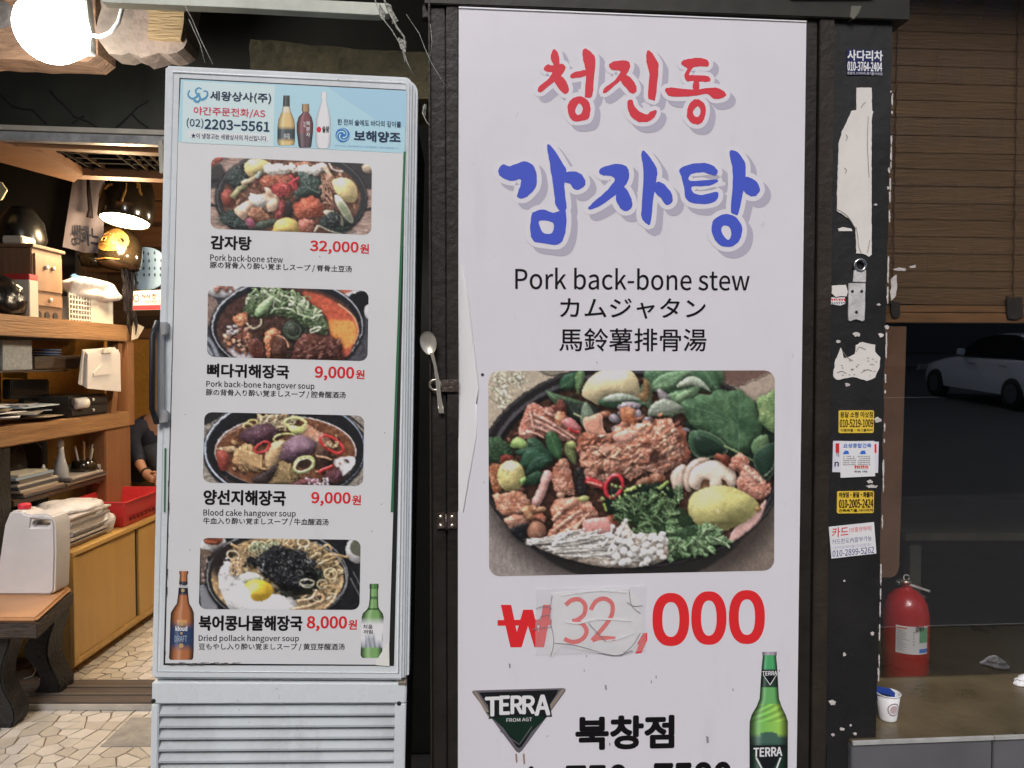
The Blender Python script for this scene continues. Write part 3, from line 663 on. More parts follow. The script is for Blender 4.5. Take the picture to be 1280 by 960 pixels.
def paint_stew():
    p = Painter(258, 192, 470, 300, 2.6, 255, 190, 5.818, 5)
    p.fill((.55, .45, .40), .10, 2.2, .3, 2)
    p.flat([0, 0, 200, 0, 160, 60, 60, 120, 0, 140], (60, 58, 58), sm=False)
    p.flat([30, 20, 180, 20, 150, 62, 95, 105, 30, 130], (170, 165, 160)); p.item([40, 20, 165, 28, 140, 62, 60, 112, 30, 100], (176, 92, 76), amp=1)
    p.flat([30, 140, 120, 90, 160, 180, 100, 260, 30, 260], (52, 50, 50), soft=1)
    p.line([(30, 220), (110, 200)], 26, (34, 34, 34)); p.line([(30, 380), (130, 405)], 18, (34, 34, 34)); p.line([(1150, 430), (1260, 400)], 20, (34, 34, 34)); p.line([(1150, 240), (1260, 230)], 22, (40, 40, 40))
    p.flat([1000, 60, 1280, 60, 1280, 250, 1150, 250], (48, 46, 46)); p.ell(1200, 115, 55, 42, (170, 150, 125), dome=4)
    bowl(p, 635, 330, 545, 345, (74, 74, 74), (40, 42, 44), (96, 62, 48), 10, 40)
    clutter(p, 640, 330, 480, 270, 190, [(150, 92, 68), (60, 62, 52), (44, 52, 48), (180, 130, 96), (120, 62, 50)])
    for cx, cy, rx, ry in ((245, 190, 80, 70), (220, 480, 100, 60), (790, 250, 95, 85), (950, 520, 110, 65), (300, 520, 90, 40)):
        p.ell(cx, cy, rx, ry, (46, 56, 52), dome=8, amp=2.5, f=4, warp=2.5, spec=.3)
        for k in range(18): p.stroke([(cx+p.r.randn()*rx*.5, cy+p.r.randn()*ry*.5) for _ in range(3)], 8, (60, 78, 72), 4, spec=.4)
    p.item([130, 300, 180, 270, 215, 330, 200, 390, 140, 380], (140, 62, 52), amp=.6)
    p.item([290, 110, 310, 70, 360, 50, 430, 55, 480, 85, 485, 130, 440, 160, 350, 185, 300, 150], (220, 194, 118), dome=12, spec=.15)
    meat(p, [400, 210, 440, 170, 560, 150, 640, 180, 660, 260, 620, 330, 520, 340, 430, 280], (182, 104, 78), f=4)
    meat(p, [630, 80, 760, 70, 800, 95, 760, 110, 650, 100], (190, 130, 100))
    p.item([440, 110, 480, 85, 640, 90, 660, 110, 700, 95, 760, 100, 870, 85, 890, 110, 840, 160, 740, 165, 690, 145, 560, 155, 470, 165], (226, 220, 204), dome=5, amp=1, warp=2.5, f=4)
    p.stroke([(870, 100), (900, 150), (940, 200), (960, 250)], 40, (212, 186, 150), 20); p.stroke([(905, 80), (940, 130), (1010, 140)], 12, (210, 205, 190)); 
    p.item([500, 240, 560, 215, 610, 250, 605, 310, 545, 335, 495, 310], (190, 66, 64), amp=2, f=3, warp=2.5)
    p.stroke([(620, 170), (655, 215), (675, 300)], 22, (202, 58, 64)); p.stroke([(610, 240), (660, 205), (705, 180)], 20, (202, 58, 64)); p.stroke([(630, 210), (650, 270)], 18, (202, 58, 64))
    p.item([680, 140, 760, 170, 830, 200, 870, 280, 850, 330, 780, 320, 700, 330, 650, 300, 700, 240], (50, 66, 58), amp=1.5, f=6, dome=6, spec=.25)
    p.line([(700, 190), (760, 260), (840, 300)], 8, (100, 118, 105), a=.7); p.line([(740, 170), (760, 250), (700, 310)], 6, (95, 112, 100), a=.6)
    meat(p, [870, 200, 900, 150, 950, 190, 940, 300, 900, 300], (196, 142, 112), f=3)
    for k in range(24): p.stroke([(830+p.r.rand()*110, 150+p.r.rand()*260) for _ in range(2)], 10, (206, 150, 118), 5)
    p.item([930, 215, 975, 190, 1060, 200, 1110, 260, 1112, 330, 1075, 370, 1010, 350, 950, 285], (216, 190, 124), dome=14, spec=.15)
    meat(p, [640, 385, 700, 350, 780, 322, 830, 340, 870, 400, 850, 460, 780, 480, 710, 495, 650, 440], (196, 98, 70), f=4, dome=8)
    meat(p, [520, 370, 575, 350, 590, 420, 570, 490, 520, 480], (160, 70, 70), f=4); p.item([595, 360, 635, 370, 640, 470, 600, 470], (40, 36, 36))
    p.item([220, 420, 300, 360, 350, 345, 330, 300, 400, 310, 470, 290, 540, 335, 525, 410, 470, 435, 400, 400, 340, 420, 300, 495, 260, 480], (222, 180, 146), dome=7, amp=.5, f=8)
    p.item([320, 325, 400, 308, 450, 330, 430, 400, 370, 395], (222, 216, 200), dome=5, amp=.6)
    p.item([450, 380, 500, 340, 530, 350, 520, 420, 470, 432], (226, 186, 150), dome=5); p.item([440, 260, 480, 270, 500, 320, 455, 310], (220, 178, 146), dome=4)
    meat(p, [330, 430, 380, 400, 450, 440, 480, 490, 400, 510, 330, 490], (170, 116, 86))
    p.stroke([(205, 335), (250, 275), (310, 235)], 44, (150, 146, 100), 24, dome=4); p.stroke([(270, 230), (350, 200), (410, 150)], 36, (196, 168, 130), 26, dome=3); p.ell(395, 165, 16, 34, (150, 162, 150), 35, dome=2)
    p.ell(1015, 415, 34, 120, (190, 190, 160), -32, dome=7); p.ell(1025, 430, 16, 80, (120, 132, 96), -32, dome=4); 
    p.item([860, 430, 930, 425, 1000, 470, 1010, 540, 960, 500, 900, 470], (180, 168, 140), dome=4); p.ell(940, 495, 55, 62, (38, 46, 44), dome=6, amp=2, spec=.5)
    p.leaf((340, 560), (560, 490), 60, (56, 66, 54), vein=(80, 90, 76)); p.item([300, 500, 340, 480, 380, 540, 330, 550], (140, 70, 88))
    p.item([495, 570, 520, 505, 590, 478, 660, 495, 688, 550, 680, 600, 500, 600], (220, 184, 92), dome=12, spec=.12)
    meat(p, [690, 500, 760, 490, 800, 520, 780, 580, 700, 590], (186, 116, 98)); p.stroke([(800, 590), (830, 540), (900, 570), (1000, 600)], 14, (180, 168, 140), 8)
    p.finish(.05)
    return p

def paint_bone():
    p = Painter(253, 352, 466, 458, 2.6, 250, 350, 5.818, 6)
    p.fill((.25, .25, .27), .06, 3)
    p.flat([40, 90, 100, 120, 130, 200, 60, 330, 40, 330], (120, 100, 90), var=.2, f=2)
    p.ell(170, 60, 130, 70, (190, 190, 188), dome=4); clutter(p, 185, 60, 80, 38, 26, [(176, 110, 92), (200, 150, 130), (150, 84, 70)], 10, 22)
    p.flat([980, 60, 1130, 60, 1080, 110], (170, 90, 66)); p.line([(1060, 120), (1130, 85), (1200, 75)], 36, (170, 172, 176), 26); p.flat([1080, 130, 1180, 80, 1260, 90, 1260, 220, 1180, 260], (28, 28, 30))
    p.ell(1235, 230, 40, 60, (200, 202, 204), dome=3)
    p.line([(50, 420), (90, 460), (130, 560)], 26, (120, 124, 134)); p.line([(50, 480), (90, 550)], 20, (130, 134, 142))
    bowl(p, 635, 335, 550, 345, (170, 174, 180), (30, 32, 36), (70, 48, 42), 20, 36)
    p.flat([740, 100, 820, 90, 950, 140, 1080, 230, 1150, 330, 1130, 440, 1060, 560, 960, 560, 930, 300, 840, 200], (176, 76, 52), var=.1, soft=1)
    p.flat([930, 300, 1000, 290, 1110, 300, 1135, 360, 1120, 450, 1060, 500, 1030, 470, 960, 400], (222, 136, 62), var=.06, soft=1)
    p.line([(1000, 170), (1110, 260), (1150, 370), (1120, 470)], 12, (230, 178, 130), 6, a=.8)
    for k in range(30): p.fell(p.r.uniform(950, 1120), p.r.uniform(300, 480), p.r.uniform(2, 6), 3, (120, 70, 30))
    p.flat([190, 430, 300, 500, 440, 560, 300, 590, 200, 500], (170, 162, 165), soft=1, var=.1)
    clutter(p, 330, 430, 150, 90, 110, [(190, 124, 90), (150, 84, 66), (206, 160, 130), (88, 56, 50)], 12, 34)
    for k in range(14): p.ell(200+p.r.rand()*70, 330+p.r.rand()*60, 14, 9, (196, 190, 190), dome=2)
    meat(p, [240, 280, 290, 240, 340, 230, 345, 290, 300, 330, 250, 320], (206, 134, 94), dome=7)
    meat(p, [380, 330, 480, 320, 600, 340, 700, 400, 690, 580, 480, 590, 400, 500], (72, 54, 48), f=4, amp=2)
    meat(p, [340, 470, 400, 420, 460, 470, 470, 570, 390, 570], (110, 66, 58), f=4)
    meat(p, [470, 400, 510, 350, 570, 362, 575, 400, 520, 440, 505, 560, 480, 560], (212, 136, 96), dome=6)
    meat(p, [520, 450, 560, 400, 620, 430, 620, 540, 560, 580, 520, 560], (96, 64, 52), dome=6); p.line([(560, 400), (620, 430), (640, 490)], 12, (212, 150, 110))
    p.ell(680, 370, 85, 80, (52, 60, 50), dome=8, amp=1, spec=.3); p.ring(680, 370, 50, 50, 12, (84, 96, 78)); p.ring(690, 360, 78, 70, 10, (70, 84, 66))
    meat(p, [670, 530, 690, 460, 750, 400, 850, 385, 950, 410, 1020, 460, 1045, 540, 1020, 590, 680, 590], (104, 62, 54), dome=16, amp=2, f=5)
    for k in range(40): p.ell(p.r.uniform(700, 1010), p.r.uniform(430, 570), p.r.uniform(8, 26), p.r.uniform(4, 10), (146, 96, 82), -25, n=9, dome=1.5, warp=1.2)
    p.item([320, 210, 400, 90, 480, 60, 600, 70, 720, 110, 800, 170, 890, 250, 940, 330, 900, 400, 760, 330, 600, 260, 480, 270, 360, 260], (120, 140, 96), amp=2.2, f=5, warp=3, dome=8, col2=(70, 92, 60))
    for k in range(66):
        t = p.r.rand(); x = 350+t*530; y = 120+max(0, x-600)*.52+p.r.randn()*42
        c = [(186, 204, 158), (150, 176, 122), (206, 218, 184), (112, 142, 92)][p.r.randint(4)]
        if p.r.rand() < .45: p.ring(x, y, p.r.uniform(22, 44), p.r.uniform(12, 30), p.r.uniform(8, 15), c, p.r.rand()*180, a0=p.r.rand()*90, a1=280+p.r.rand()*80, sh=.6)
        else: p.stroke([(x, y), (x+p.r.randn()*34, y+p.r.randn()*24), (x+p.r.randn()*60, y+p.r.randn()*40)], p.r.uniform(12, 28), c, 12, sh=.6)
    p.leaf((400, 260), (540, 110), 74, (150, 182, 126), vein=(190, 210, 170)); p.ring(392, 300, 52, 50, 12, (206, 196, 160), a0=-20, a1=170); p.ring(600, 245, 90, 42, 10, (170, 186, 150), a0=180, a1=350)
    p.finish()
    return p

def paint_blood():
    p = Painter(248, 512, 461, 615, 2.6, 245, 510, 5.818, 7)
    p.fill((.50, .47, .43), .14, 2)
    p.flat([50, 20, 240, 20, 120, 100, 50, 130], (40, 40, 40), sm=False)
    for o in (0, 40, 75): p.line([(1090, 40+o), (1180, 110+o), (1260, 190+o)], 14, (40, 38, 38))
    bowl(p, 645, 300, 585, 370, (140, 154, 178), (34, 34, 36), (104, 64, 44), 20, 50)
    p.ring(645, 300, 578, 362, 14, (188, 200, 218), a0=90, a1=270, sh=0); p.fell(645, 300, 545, 335, (32, 32, 34)); p.fell(650, 315, 515, 262, (206, 200, 196)); p.fell(650, 318, 508, 257, (110, 68, 46), var=.2, f=4)
    p.flat([990, 380, 1100, 350, 1155, 360, 1140, 430, 1050, 500, 1030, 440], (200, 192, 190)); 
    clutter(p, 650, 330, 460, 210, 170, [(150, 100, 66), (70, 46, 38), (190, 150, 100), (110, 72, 66), (60, 50, 44)])
    for k in range(70): p.stroke([(p.r.uniform(440, 740), p.r.uniform(40, 170)) for _ in range(3)], 11, [(224, 196, 150), (206, 168, 118), (232, 214, 170)][p.r.randint(3)], 8, sh=.6)
    for x, y in ((410, 105), (375, 130)): p.ring(x, y, 34, 20, 12, (214, 196, 110))
    meat(p, [320, 210, 340, 160, 430, 125, 540, 120, 598, 170, 590, 210, 520, 240, 420, 260, 350, 245], (98, 68, 78), dome=9, f=5, amp=1, col2=(74, 48, 56))
    meat(p, [760, 190, 810, 120, 880, 160, 980, 230, 1000, 300, 900, 330, 800, 240], (208, 166, 138), f=8, amp=.8, dome=6)
    p.ring(720, 105, 78, 36, 22, (214, 214, 130), 5, sh=.5, dome=2); p.item([670, 140, 760, 130, 800, 150, 740, 190, 700, 180], (204, 210, 120)); p.ring(640, 215, 80, 28, 14, (196, 200, 120), -8)
    meat(p, [180, 300, 140, 290, 230, 275, 330, 290, 330, 310, 200, 320], (216, 192, 150), f=6)
    p.item([150, 320, 210, 310, 240, 370, 220, 450, 170, 440], (150, 66, 54), amp=.6)
    p.item([300, 290, 400, 255, 440, 330, 520, 380, 510, 450, 460, 470, 400, 440, 330, 450, 270, 380], (196, 150, 98), dome=7, amp=2, f=6, sx=2, warp=2)
    for k in range(14): p.stroke([(320+k*12, 290+k*4), (330+k*11, 370+k*5), (380+k*11, 440+p.r.randn()*14)], 12, (212, 168, 112), 8, sh=.6)
    p.item([520, 270, 640, 230, 650, 300, 600, 400, 530, 450, 500, 380], (204, 164, 116), dome=6, amp=1, f=8)
    p.ring(480, 283, 58, 32, 18, (196, 48, 52), -28, spec=.3, dome=2)
    meat(p, [610, 350, 640, 250, 740, 195, 860, 240, 865, 300, 790, 360, 700, 390, 640, 375], (122, 92, 106), dome=9, f=5, amp=.8, col2=(96, 68, 80))
    p.flat([640, 252, 740, 200, 850, 240, 790, 300, 690, 290], (150, 122, 134), soft=3, a=.6)
    p.ring(985, 262, 98, 44, 22, (204, 52, 50), 32, spec=.3, dome=2); clutter(p, 985, 262, 60, 26, 12, [(224, 190, 140)], 8, 16)
    meat(p, [860, 340, 940, 310, 1010, 370, 960, 420, 880, 430], (70, 50, 42), f=3); p.stroke([(870, 345), (930, 355), (990, 378)], 14, (206, 160, 120))
    p.item([520, 520, 560, 440, 620, 380, 690, 420, 740, 500, 690, 555, 540, 560], (150, 124, 80), dome=6, amp=2, f=4); p.item([400, 520, 520, 450, 600, 400, 540, 520, 480, 560], (56, 46, 44), dome=3, amp=1)
    for k in range(10): p.stroke([(560+k*14, 540), (600+k*8, 470), (630+k*6, 400)], 8, (176, 146, 98), 5)
    p.ring(783, 410, 76, 50, 24, (186, 198, 120), -28, dome=2.5, sh=.6); p.ring(780, 414, 68, 42, 10, (222, 220, 180), -28); p.fell(785, 408, 44, 26, (50, 36, 30), rot=-28)
    p.stroke([(890, 470), (940, 440), (1000, 415)], 32, (200, 50, 48), 18, spec=.3)
    meat(p, [930, 500, 960, 450, 1020, 436, 1065, 470, 1055, 520, 990, 545], (98, 62, 70), dome=6); meat(p, [690, 555, 800, 510, 900, 520, 950, 560], (150, 100, 110), f=3)
    for k in range(20): p.ell(p.r.uniform(800, 960), p.r.uniform(510, 560), 14, 7, (206, 196, 200), p.r.rand()*180, n=8, dome=1)
    p.line([(140, 270), (240, 180), (400, 105)], 4, (206, 200, 196)); 
    p.finish()
    return p

def paint_pollack():
    p = Painter(242, 667, 455, 770, 2.6, 240, 665, 5.818, 8)
    p.fill((.12, .12, .13), .02, 3)
    p.ell(150, 80, 100, 72, (206, 204, 200), dome=5); p.fell(155, 58, 72, 36, (110, 60, 44)); meat(p, [90, 60, 180, 42, 220, 60, 150, 88], (176, 96, 66))
    p.flat([60, 120, 130, 130, 150, 170, 60, 170], (96, 80, 66))
    for k in range(22): p.line([(62, 180+k*9), (112, 172+k*9)], 4, (176, 140, 120))
    for k in range(3): p.flat([55+k*36, 385, 88+k*36, 375, 110+k*40, 570, 70+k*36, 570], (112, 114, 118), sm=False)
    p.ell(1205, 130, 90, 95, (196, 196, 192), dome=6); p.fell(1215, 110, 66, 62, (84, 86, 70))
    for a in ((1170, 280, 1230, 400), (1150, 330, 1225, 470), (1000, 540, 1040, 575)): p.line([(a[0], a[1]), (a[2], a[3])], 6, (130, 130, 132))
    bowl(p, 620, 320, 515, 345, (126, 128, 130), (36, 36, 36), (168, 136, 92), 14, 36)
    p.fell(640, 330, 460, 285, (172, 142, 98), var=.2, f=4); p.fell(230, 220, 100, 130, (40, 34, 32), soft=4)
    clutter(p, 660, 300, 420, 230, 150, [(196, 166, 118), (160, 126, 82), (214, 192, 150), (128, 110, 74)], 12, 40)
    for k in range(56):
        a = p.r.uniform(-2.6, 1.2); x, y = 660+math.cos(a)*390+p.r.randn()*20, 300+math.sin(a)*215+p.r.randn()*18
        c = [(214, 182, 130), (196, 158, 106), (222, 202, 160)][p.r.randint(3)]
        if p.r.rand() < .4: p.ring(x, y, 42, 30, 14, c, p.r.rand()*180, sh=.5)
        else: p.stroke([(x, y), (x+p.r.randn()*40, y+p.r.randn()*30), (x+p.r.randn()*80, y+p.r.randn()*46)], 20, c, 16, sh=.6)
    for k in range(16): p.ring(p.r.uniform(420, 620), p.r.uniform(70, 130), 30, 20, 9, (186, 194, 150), p.r.rand()*180, sh=.4)
    p.item([190, 330, 220, 240, 270, 210, 330, 290, 420, 330, 560, 440, 700, 460, 760, 520, 700, 590, 330, 590, 230, 480], (226, 224, 220), dome=10, amp=.4, f=9, spec=.05, sh=.4)
    p.item([260, 420, 300, 390, 360, 400, 450, 500, 700, 520, 730, 570, 400, 590, 290, 500], (240, 240, 236), dome=10, spec=.05, sh=.1)
    for k in range(26): p.ell(p.r.uniform(200, 330), p.r.uniform(190, 420), p.r.uniform(8, 20), p.r.uniform(6, 12), (200, 194, 194), p.r.rand()*180, dome=2, n=10)
    for k in range(16): p.stroke([(p.r.uniform(280, 360), p.r.uniform(180, 330)) for _ in range(3)], 14, (216, 176, 130), 8, sh=.5)
    p.item([345, 320, 400, 290, 470, 300, 520, 340, 450, 370, 370, 360], (206, 214, 190), dome=6, amp=.8)
    p.item([380, 385, 420, 350, 500, 345, 560, 370, 590, 420, 560, 475, 490, 498, 430, 480, 420, 420], (232, 184, 44), dome=14, spec=.1, sh=.25)
    p.flat([400, 400, 430, 370, 480, 372, 470, 410, 440, 435, 410, 425], (238, 222, 150), soft=2, a=.8)
    p.item([560, 260, 700, 240, 900, 300, 920, 400, 820, 450, 680, 430, 600, 360], (46, 50, 34), amp=2, f=4, warp=2)
    p.item([385, 245, 410, 180, 480, 170, 560, 110, 640, 95, 700, 130, 760, 115, 840, 170, 890, 230, 920, 280, 900, 330, 840, 350, 780, 420, 700, 420, 620, 410, 560, 350, 510, 310, 500, 260, 430, 245], (32, 33, 35), dome=8, amp=3, f=3.5, warp=3.5, wf=4, spec=.5)
    for k in range(230):
        x, y = p.r.uniform(410, 900), p.r.uniform(110, 400)
        if abs(x-690)/230+abs(y-250)/170 > 1.15: continue
        c = [(22, 22, 24), (44, 46, 48), (120, 122, 120), (60, 62, 62), (14, 14, 15)][p.r.randint(5)]
        p.item(np.array([x, y])+p.r.randn(5, 2)*13, c, dome=1, sm=False, spec=.5, sh=.4, shr=1)
    for cx, cy, w, h in ((700, 450, 70, 22), (760, 480, 34, 26), (640, 430, 50, 14), (930, 300, 30, 40)):
        p.ell(cx, cy, w, h, (40, 46, 38), 15, dome=3, amp=2.5, f=3, warp=3, spec=.4)
    p.ring(835, 365, 52, 22, 12, (186, 182, 156)); p.ring(838, 372, 46, 30, 9, (150, 150, 130), a0=0, a1=180); p.ring(1005, 300, 45, 40, 12, (210, 186, 140)); p.ring(945, 375, 36, 32, 10, (190, 180, 140))
    for q in ([(720, 560), (860, 530), (950, 490), (940, 450), (880, 470)], [(760, 500), (860, 480), (910, 420)], [(960, 560), (1020, 500), (1060, 430)]): p.stroke(q, 24, (212, 164, 122), 18, sh=.6)
    p.ring(650, 330, 472, 296, 8, (150, 150, 148), a0=-60, a1=40, sh=0)
    p.finish()
    return p
# ---------------------------------------------------------------- the two faces everything in front hangs on
WALL = Frame((0, 1.8, 0), 4.2)                       # shop front
FR = Frame((-.5, 1.65, 0), 3.5, 1.4, -1.2)           # door face of the drinks fridge, which leans a little

M_frame = mat('brown_steel', seen(40, 34, 28), .5, var=.35, scale=5, bump=.25, bscale=60, spec=.4)
M_frame2 = mat('dark_brown_steel', seen(31, 27, 23), .5, var=.4, scale=6, bump=.25, bscale=50, spec=.4)
M_post = mat('black_painted_post', seen(23, 22, 22), .55, var=.35, scale=4, bump=.25, bscale=30)
M_paint = mat('peel_and_glare_white', seen(176, 170, 166), .7, var=.15, scale=30, bump=.4)
M_white = grimy('white_enamel', seen(188, 193, 194), rough=.25, amount=.9, coat=.3, bump=.12)
M_paper = grimy('menu_paper', seen(190, 191, 191), rough=.42, amount=.3, spots=False)
M_sign = grimy('sign_sheet', seen(197, 195, 204), dirt=(.12, .10, .09), rough=.34, amount=.34, scale=2.2, coat=.15, bump=.12)
M_black = mat('matt_black', (.012, .012, .012), .6)
K_black = ink('black', (22, 20, 22), 1); K_red = ink('red', (204, 34, 38)); K_redp = ink('price_red', (186, 40, 46)); K_navy = ink('navy', (24, 40, 66))

def wallrect(mb, x0, y0, x1, y1, d0, d1, F=WALL):       # upright rectangle measured at its centre lines
    ym = (y0+y1)/2; xm = (x0+x1)/2
    a0 = F.uv(x0, ym, d1)[0]; a1 = F.uv(x1, ym, d1)[0]; b0 = F.uv(xm, y1, d1)[1]; b1 = F.uv(xm, y0, d1)[1]
    mb.plate(F, [(a0, b0), (a1, b0), (a1, b1), (a0, b1)], d0, d1)
    return a0, b0, a1, b1

def fine_print(F, box, m, par, d, step, slope=0.):      # a line of print too small to read: a row of little marks
    r = random.Random(int(box[0]*7+box[1]*13)); x0, y0, x1, y1 = box; x = x0; mb = MB()
    while x < x1-step*.4:
        w = step*r.uniform(.55, .85); o = slope*(x-x0); ya = y0+r.uniform(0, (y1-y0)*.2)+o
        if r.random() > .1: mb.sheet(F, [F.uv(*q) for q in ((x, ya), (x+w, ya), (x+w, y1+o), (x+w*.5, y1+o), (x+w*.45, (y0+y1)/2+o), (x, (y0+y1)/2+o))], d)
        x += step
    return mb.build('lettering', m, par)

# ---- hanging door frame left of the sign
t = thing('steel_door_frame', 'dark brown steel uprights between the fridge and the tall sign', 'door frame', WALL.pt(-.18, 0))
aL = [WALL.uv(x, 480)[0] for x in (537, 539.5, 557, 559, 571)]
for a0, a1, d, mm in ((aL[0], aL[0]+.004, .012, M_frame), (aL[1], aL[2], .0, M_frame2), (aL[2], aL[3], -.012, M_black), (aL[3], aL[4]+.004, .004, M_frame2)):
    MB().plate(WALL, [(a0, -.1), (a1, -.1), (a1, 2.9), (a0, 2.9)], -.09, d).build('upright' if mm is not M_black else 'seal', mm, t, bevel=.0012)
# padlock hasp and hinge on it
h = thing('hasp', 'rusty steel hasp with a round eye holding the spoon', 'hasp', WALL.pt(*WALL.uv(552, 481)))
F = WALL.off(.004); M_rust = mat('worn_steel', seen(98, 90, 84), .4, .7, col2=seen(60, 40, 30), scale=25, bump=.3)
p = [F.uv(*q) for q in ((548, 475), (573, 474), (573, 490), (550, 490))]
MB().plate(WALL, p, .004, .011).build('strap', M_rust, h, bevel=.001)
c = WALL.uv(544, 481); mb = MB(); R = .012
pts = [WALL.pt(c[0]+R*math.cos(k*PI/9), c[1]+R*math.sin(k*PI/9), .016) for k in range(19)]
mb.tube(pts, .0035, 6, cap=False).build('eye', mat('bright_steel', seen(178, 168, 150), .25, .8, var=.2, scale=30), h, smooth=True)
h = thing('hinge', 'small dark hinge with two leaves low on the steel door frame', 'hinge', WALL.pt(*WALL.uv(558, 652)))
for x0, x1 in ((546, 556), (559, 571)):
    mb = MB(); wallrect(mb, x0, 641, x1, 661, .0, .009); mb.build('leaf', M_rust, h, bevel=.001)
    for y in (645, 656):
        a, b = WALL.uv((x0+x1)/2, y); MB().lathe(WALL.pt(a, b, .009), [(.004, 0), (.004, .002), (.002, .003)], 10, ax=WALL.n).build('screw', MATS['bright_steel'], h)
a, b0 = WALL.uv(557.5, 661); b1 = WALL.uv(557.5, 641)[1]
MB().tube([WALL.pt(a, b0, .012), WALL.pt(a, b1, .012)], .0035, 8).build('pin', M_rust, h, smooth=True)
# ---- the spoon stuck through the eye
sp = thing('spoon', 'steel spoon pushed upright through the hasp as a pin', 'spoon', WALL.pt(*WALL.uv(544, 481)))
M_spoon = mat('spoon_steel', (.66, .62, .52), .34, .6)
bw = []; ca, cb = WALL.uv(536, 429); mb = MB(); nr, ns = 7, 26; vs = []
ax1 = Vector((math.sin(math.radians(-11)), math.cos(math.radians(-11)))); ax2 = Vector((ax1.y, -ax1.x))
for side in (0, 1):
    for i in range(nr+1):
        for k in range(ns):
            q = i/nr; an = 2*PI*k/ns; L = .027*q; Wd = .0185*q*(1+.10*math.sin(an))
            a = ca+ax1.x*L*math.sin(an)+ax2.x*Wd*math.cos(an); b = cb+ax1.y*L*math.sin(an)+ax2.y*Wd*math.cos(an)
            vs.append(WALL.pt(a, b, .024-.007*(1-q*q)+(.0012 if side else 0)))
o_ = (nr+1)*ns
fs = [(s_*o_+i*ns+k, s_*o_+i*ns+(k+1) % ns, s_*o_+(i+1)*ns+(k+1) % ns, s_*o_+(i+1)*ns+k) for s_ in (0, 1) for i in range(nr) for k in range(ns)]
fs += [(nr*ns+k, nr*ns+(k+1) % ns, o_+nr*ns+(k+1) % ns, o_+nr*ns+k) for k in range(ns)]
mb.add(vs, fs).build('bowl', M_spoon, sp, smooth=True)
hp = [WALL.uv(*q) for q in ((540, 441), (544, 456), (547, 475), (549, 495), (552, 516))]
mb = MB(); n = len(hp)
hd = [.026, .024, .020, .016, .012]; hw = [.0045, .0040, .0042, .0048, .0062]
for i in range(n-1):
    (a, b), (c, d) = hp[i], hp[i+1]
    q = []
    for dd in (0, .0022):
        q += [WALL.pt(a-hw[i], b, hd[i]+dd), WALL.pt(a+hw[i], b, hd[i]+dd), WALL.pt(c+hw[i+1], d, hd[i+1]+dd), WALL.pt(c-hw[i+1], d, hd[i+1]+dd)]
    mb.hexa(q)
mb.build('handle', M_spoon, sp, bevel=.0006)

# ---------------------------------------------------------------- tall sign
sg = thing('restaurant_sign', 'tall white printed sign board with red and blue Korean brush lettering and a stew photograph', 'sign', WALL.pt(.29, .45))
SG = WALL.off(.012)
cr = [(577, 330), (585, 372), (598, 485), (595.5, 505), (595, 545), (579, 640)]
crl = [SG.uv(*q) for q in cr]
a0 = SG.uv(573, 480)[0]; at, bt = SG.uv(573.5, 8); a1t, b1t = SG.uv(1008, 26); a1b = SG.uv(995.5, 955)[0]; ab = SG.uv(572, 955)[0]
main = [(ab, .2), (a1b, .2), (a1t, b1t), (at, bt), (SG.uv(573, 330)[0], crl[0][1])]+crl+[(SG.uv(572.5, 640)[0], crl[-1][1])]
MB().plate(SG, main, -.01, 0).build('panel', M_sign, sg)
# the bent strip left of the crease: its outer edge has been folded back
mb = MB(); ed = [SG.uv(573, y)[0] for _, y in cr]
for i in range(len(cr)-1):
    for j in range(4):
        pass
vs = []; fs = []
for i, (a, b) in enumerate(crl):
    w = a-ed[i]; k = math.sin(PI*i/(len(crl)-1))
    for j in range(5):
        q = j/4; vs.append(SG.pt(a-w*q, b, -.0002-.016*k*q*q))
for i in range(len(crl)-1):
    for j in range(4): fs.append((i*5+j, (i+1)*5+j, (i+1)*5+j+1, i*5+j+1))
mb.add(vs, fs).build('bent_strip', grimy('sign_back_sheet', seen(212, 208, 203), rough=.4, amount=.8), sg, smooth=True)
mb = MB(); mb.tube([SG.pt(a, b, .0012) for a, b in crl[:4]], [.0008, .0016, .0017, .0016], 6); mb.tube([SG.pt(a, b, .0012) for a, b in crl[3:]], .0016, 6, r1=.0008)
mb.build('crease', mat('crease_white', seen(226, 221, 214), .35), sg, smooth=True)
mb = MB(); mb.tube([SG.pt(at, bt-.004, .001), SG.pt(a1t, b1t-.003, .001)], .0016, 5)
mb.build('edge_trim', MATS['crease_white'], sg)
c = SG.uv(603, 468); MB().lathe(SG.pt(*c, .0), [(.003, 0), (.0035, .002), (.002, .003)], 8, ax=SG.n).build('screw', M_rust, sg)
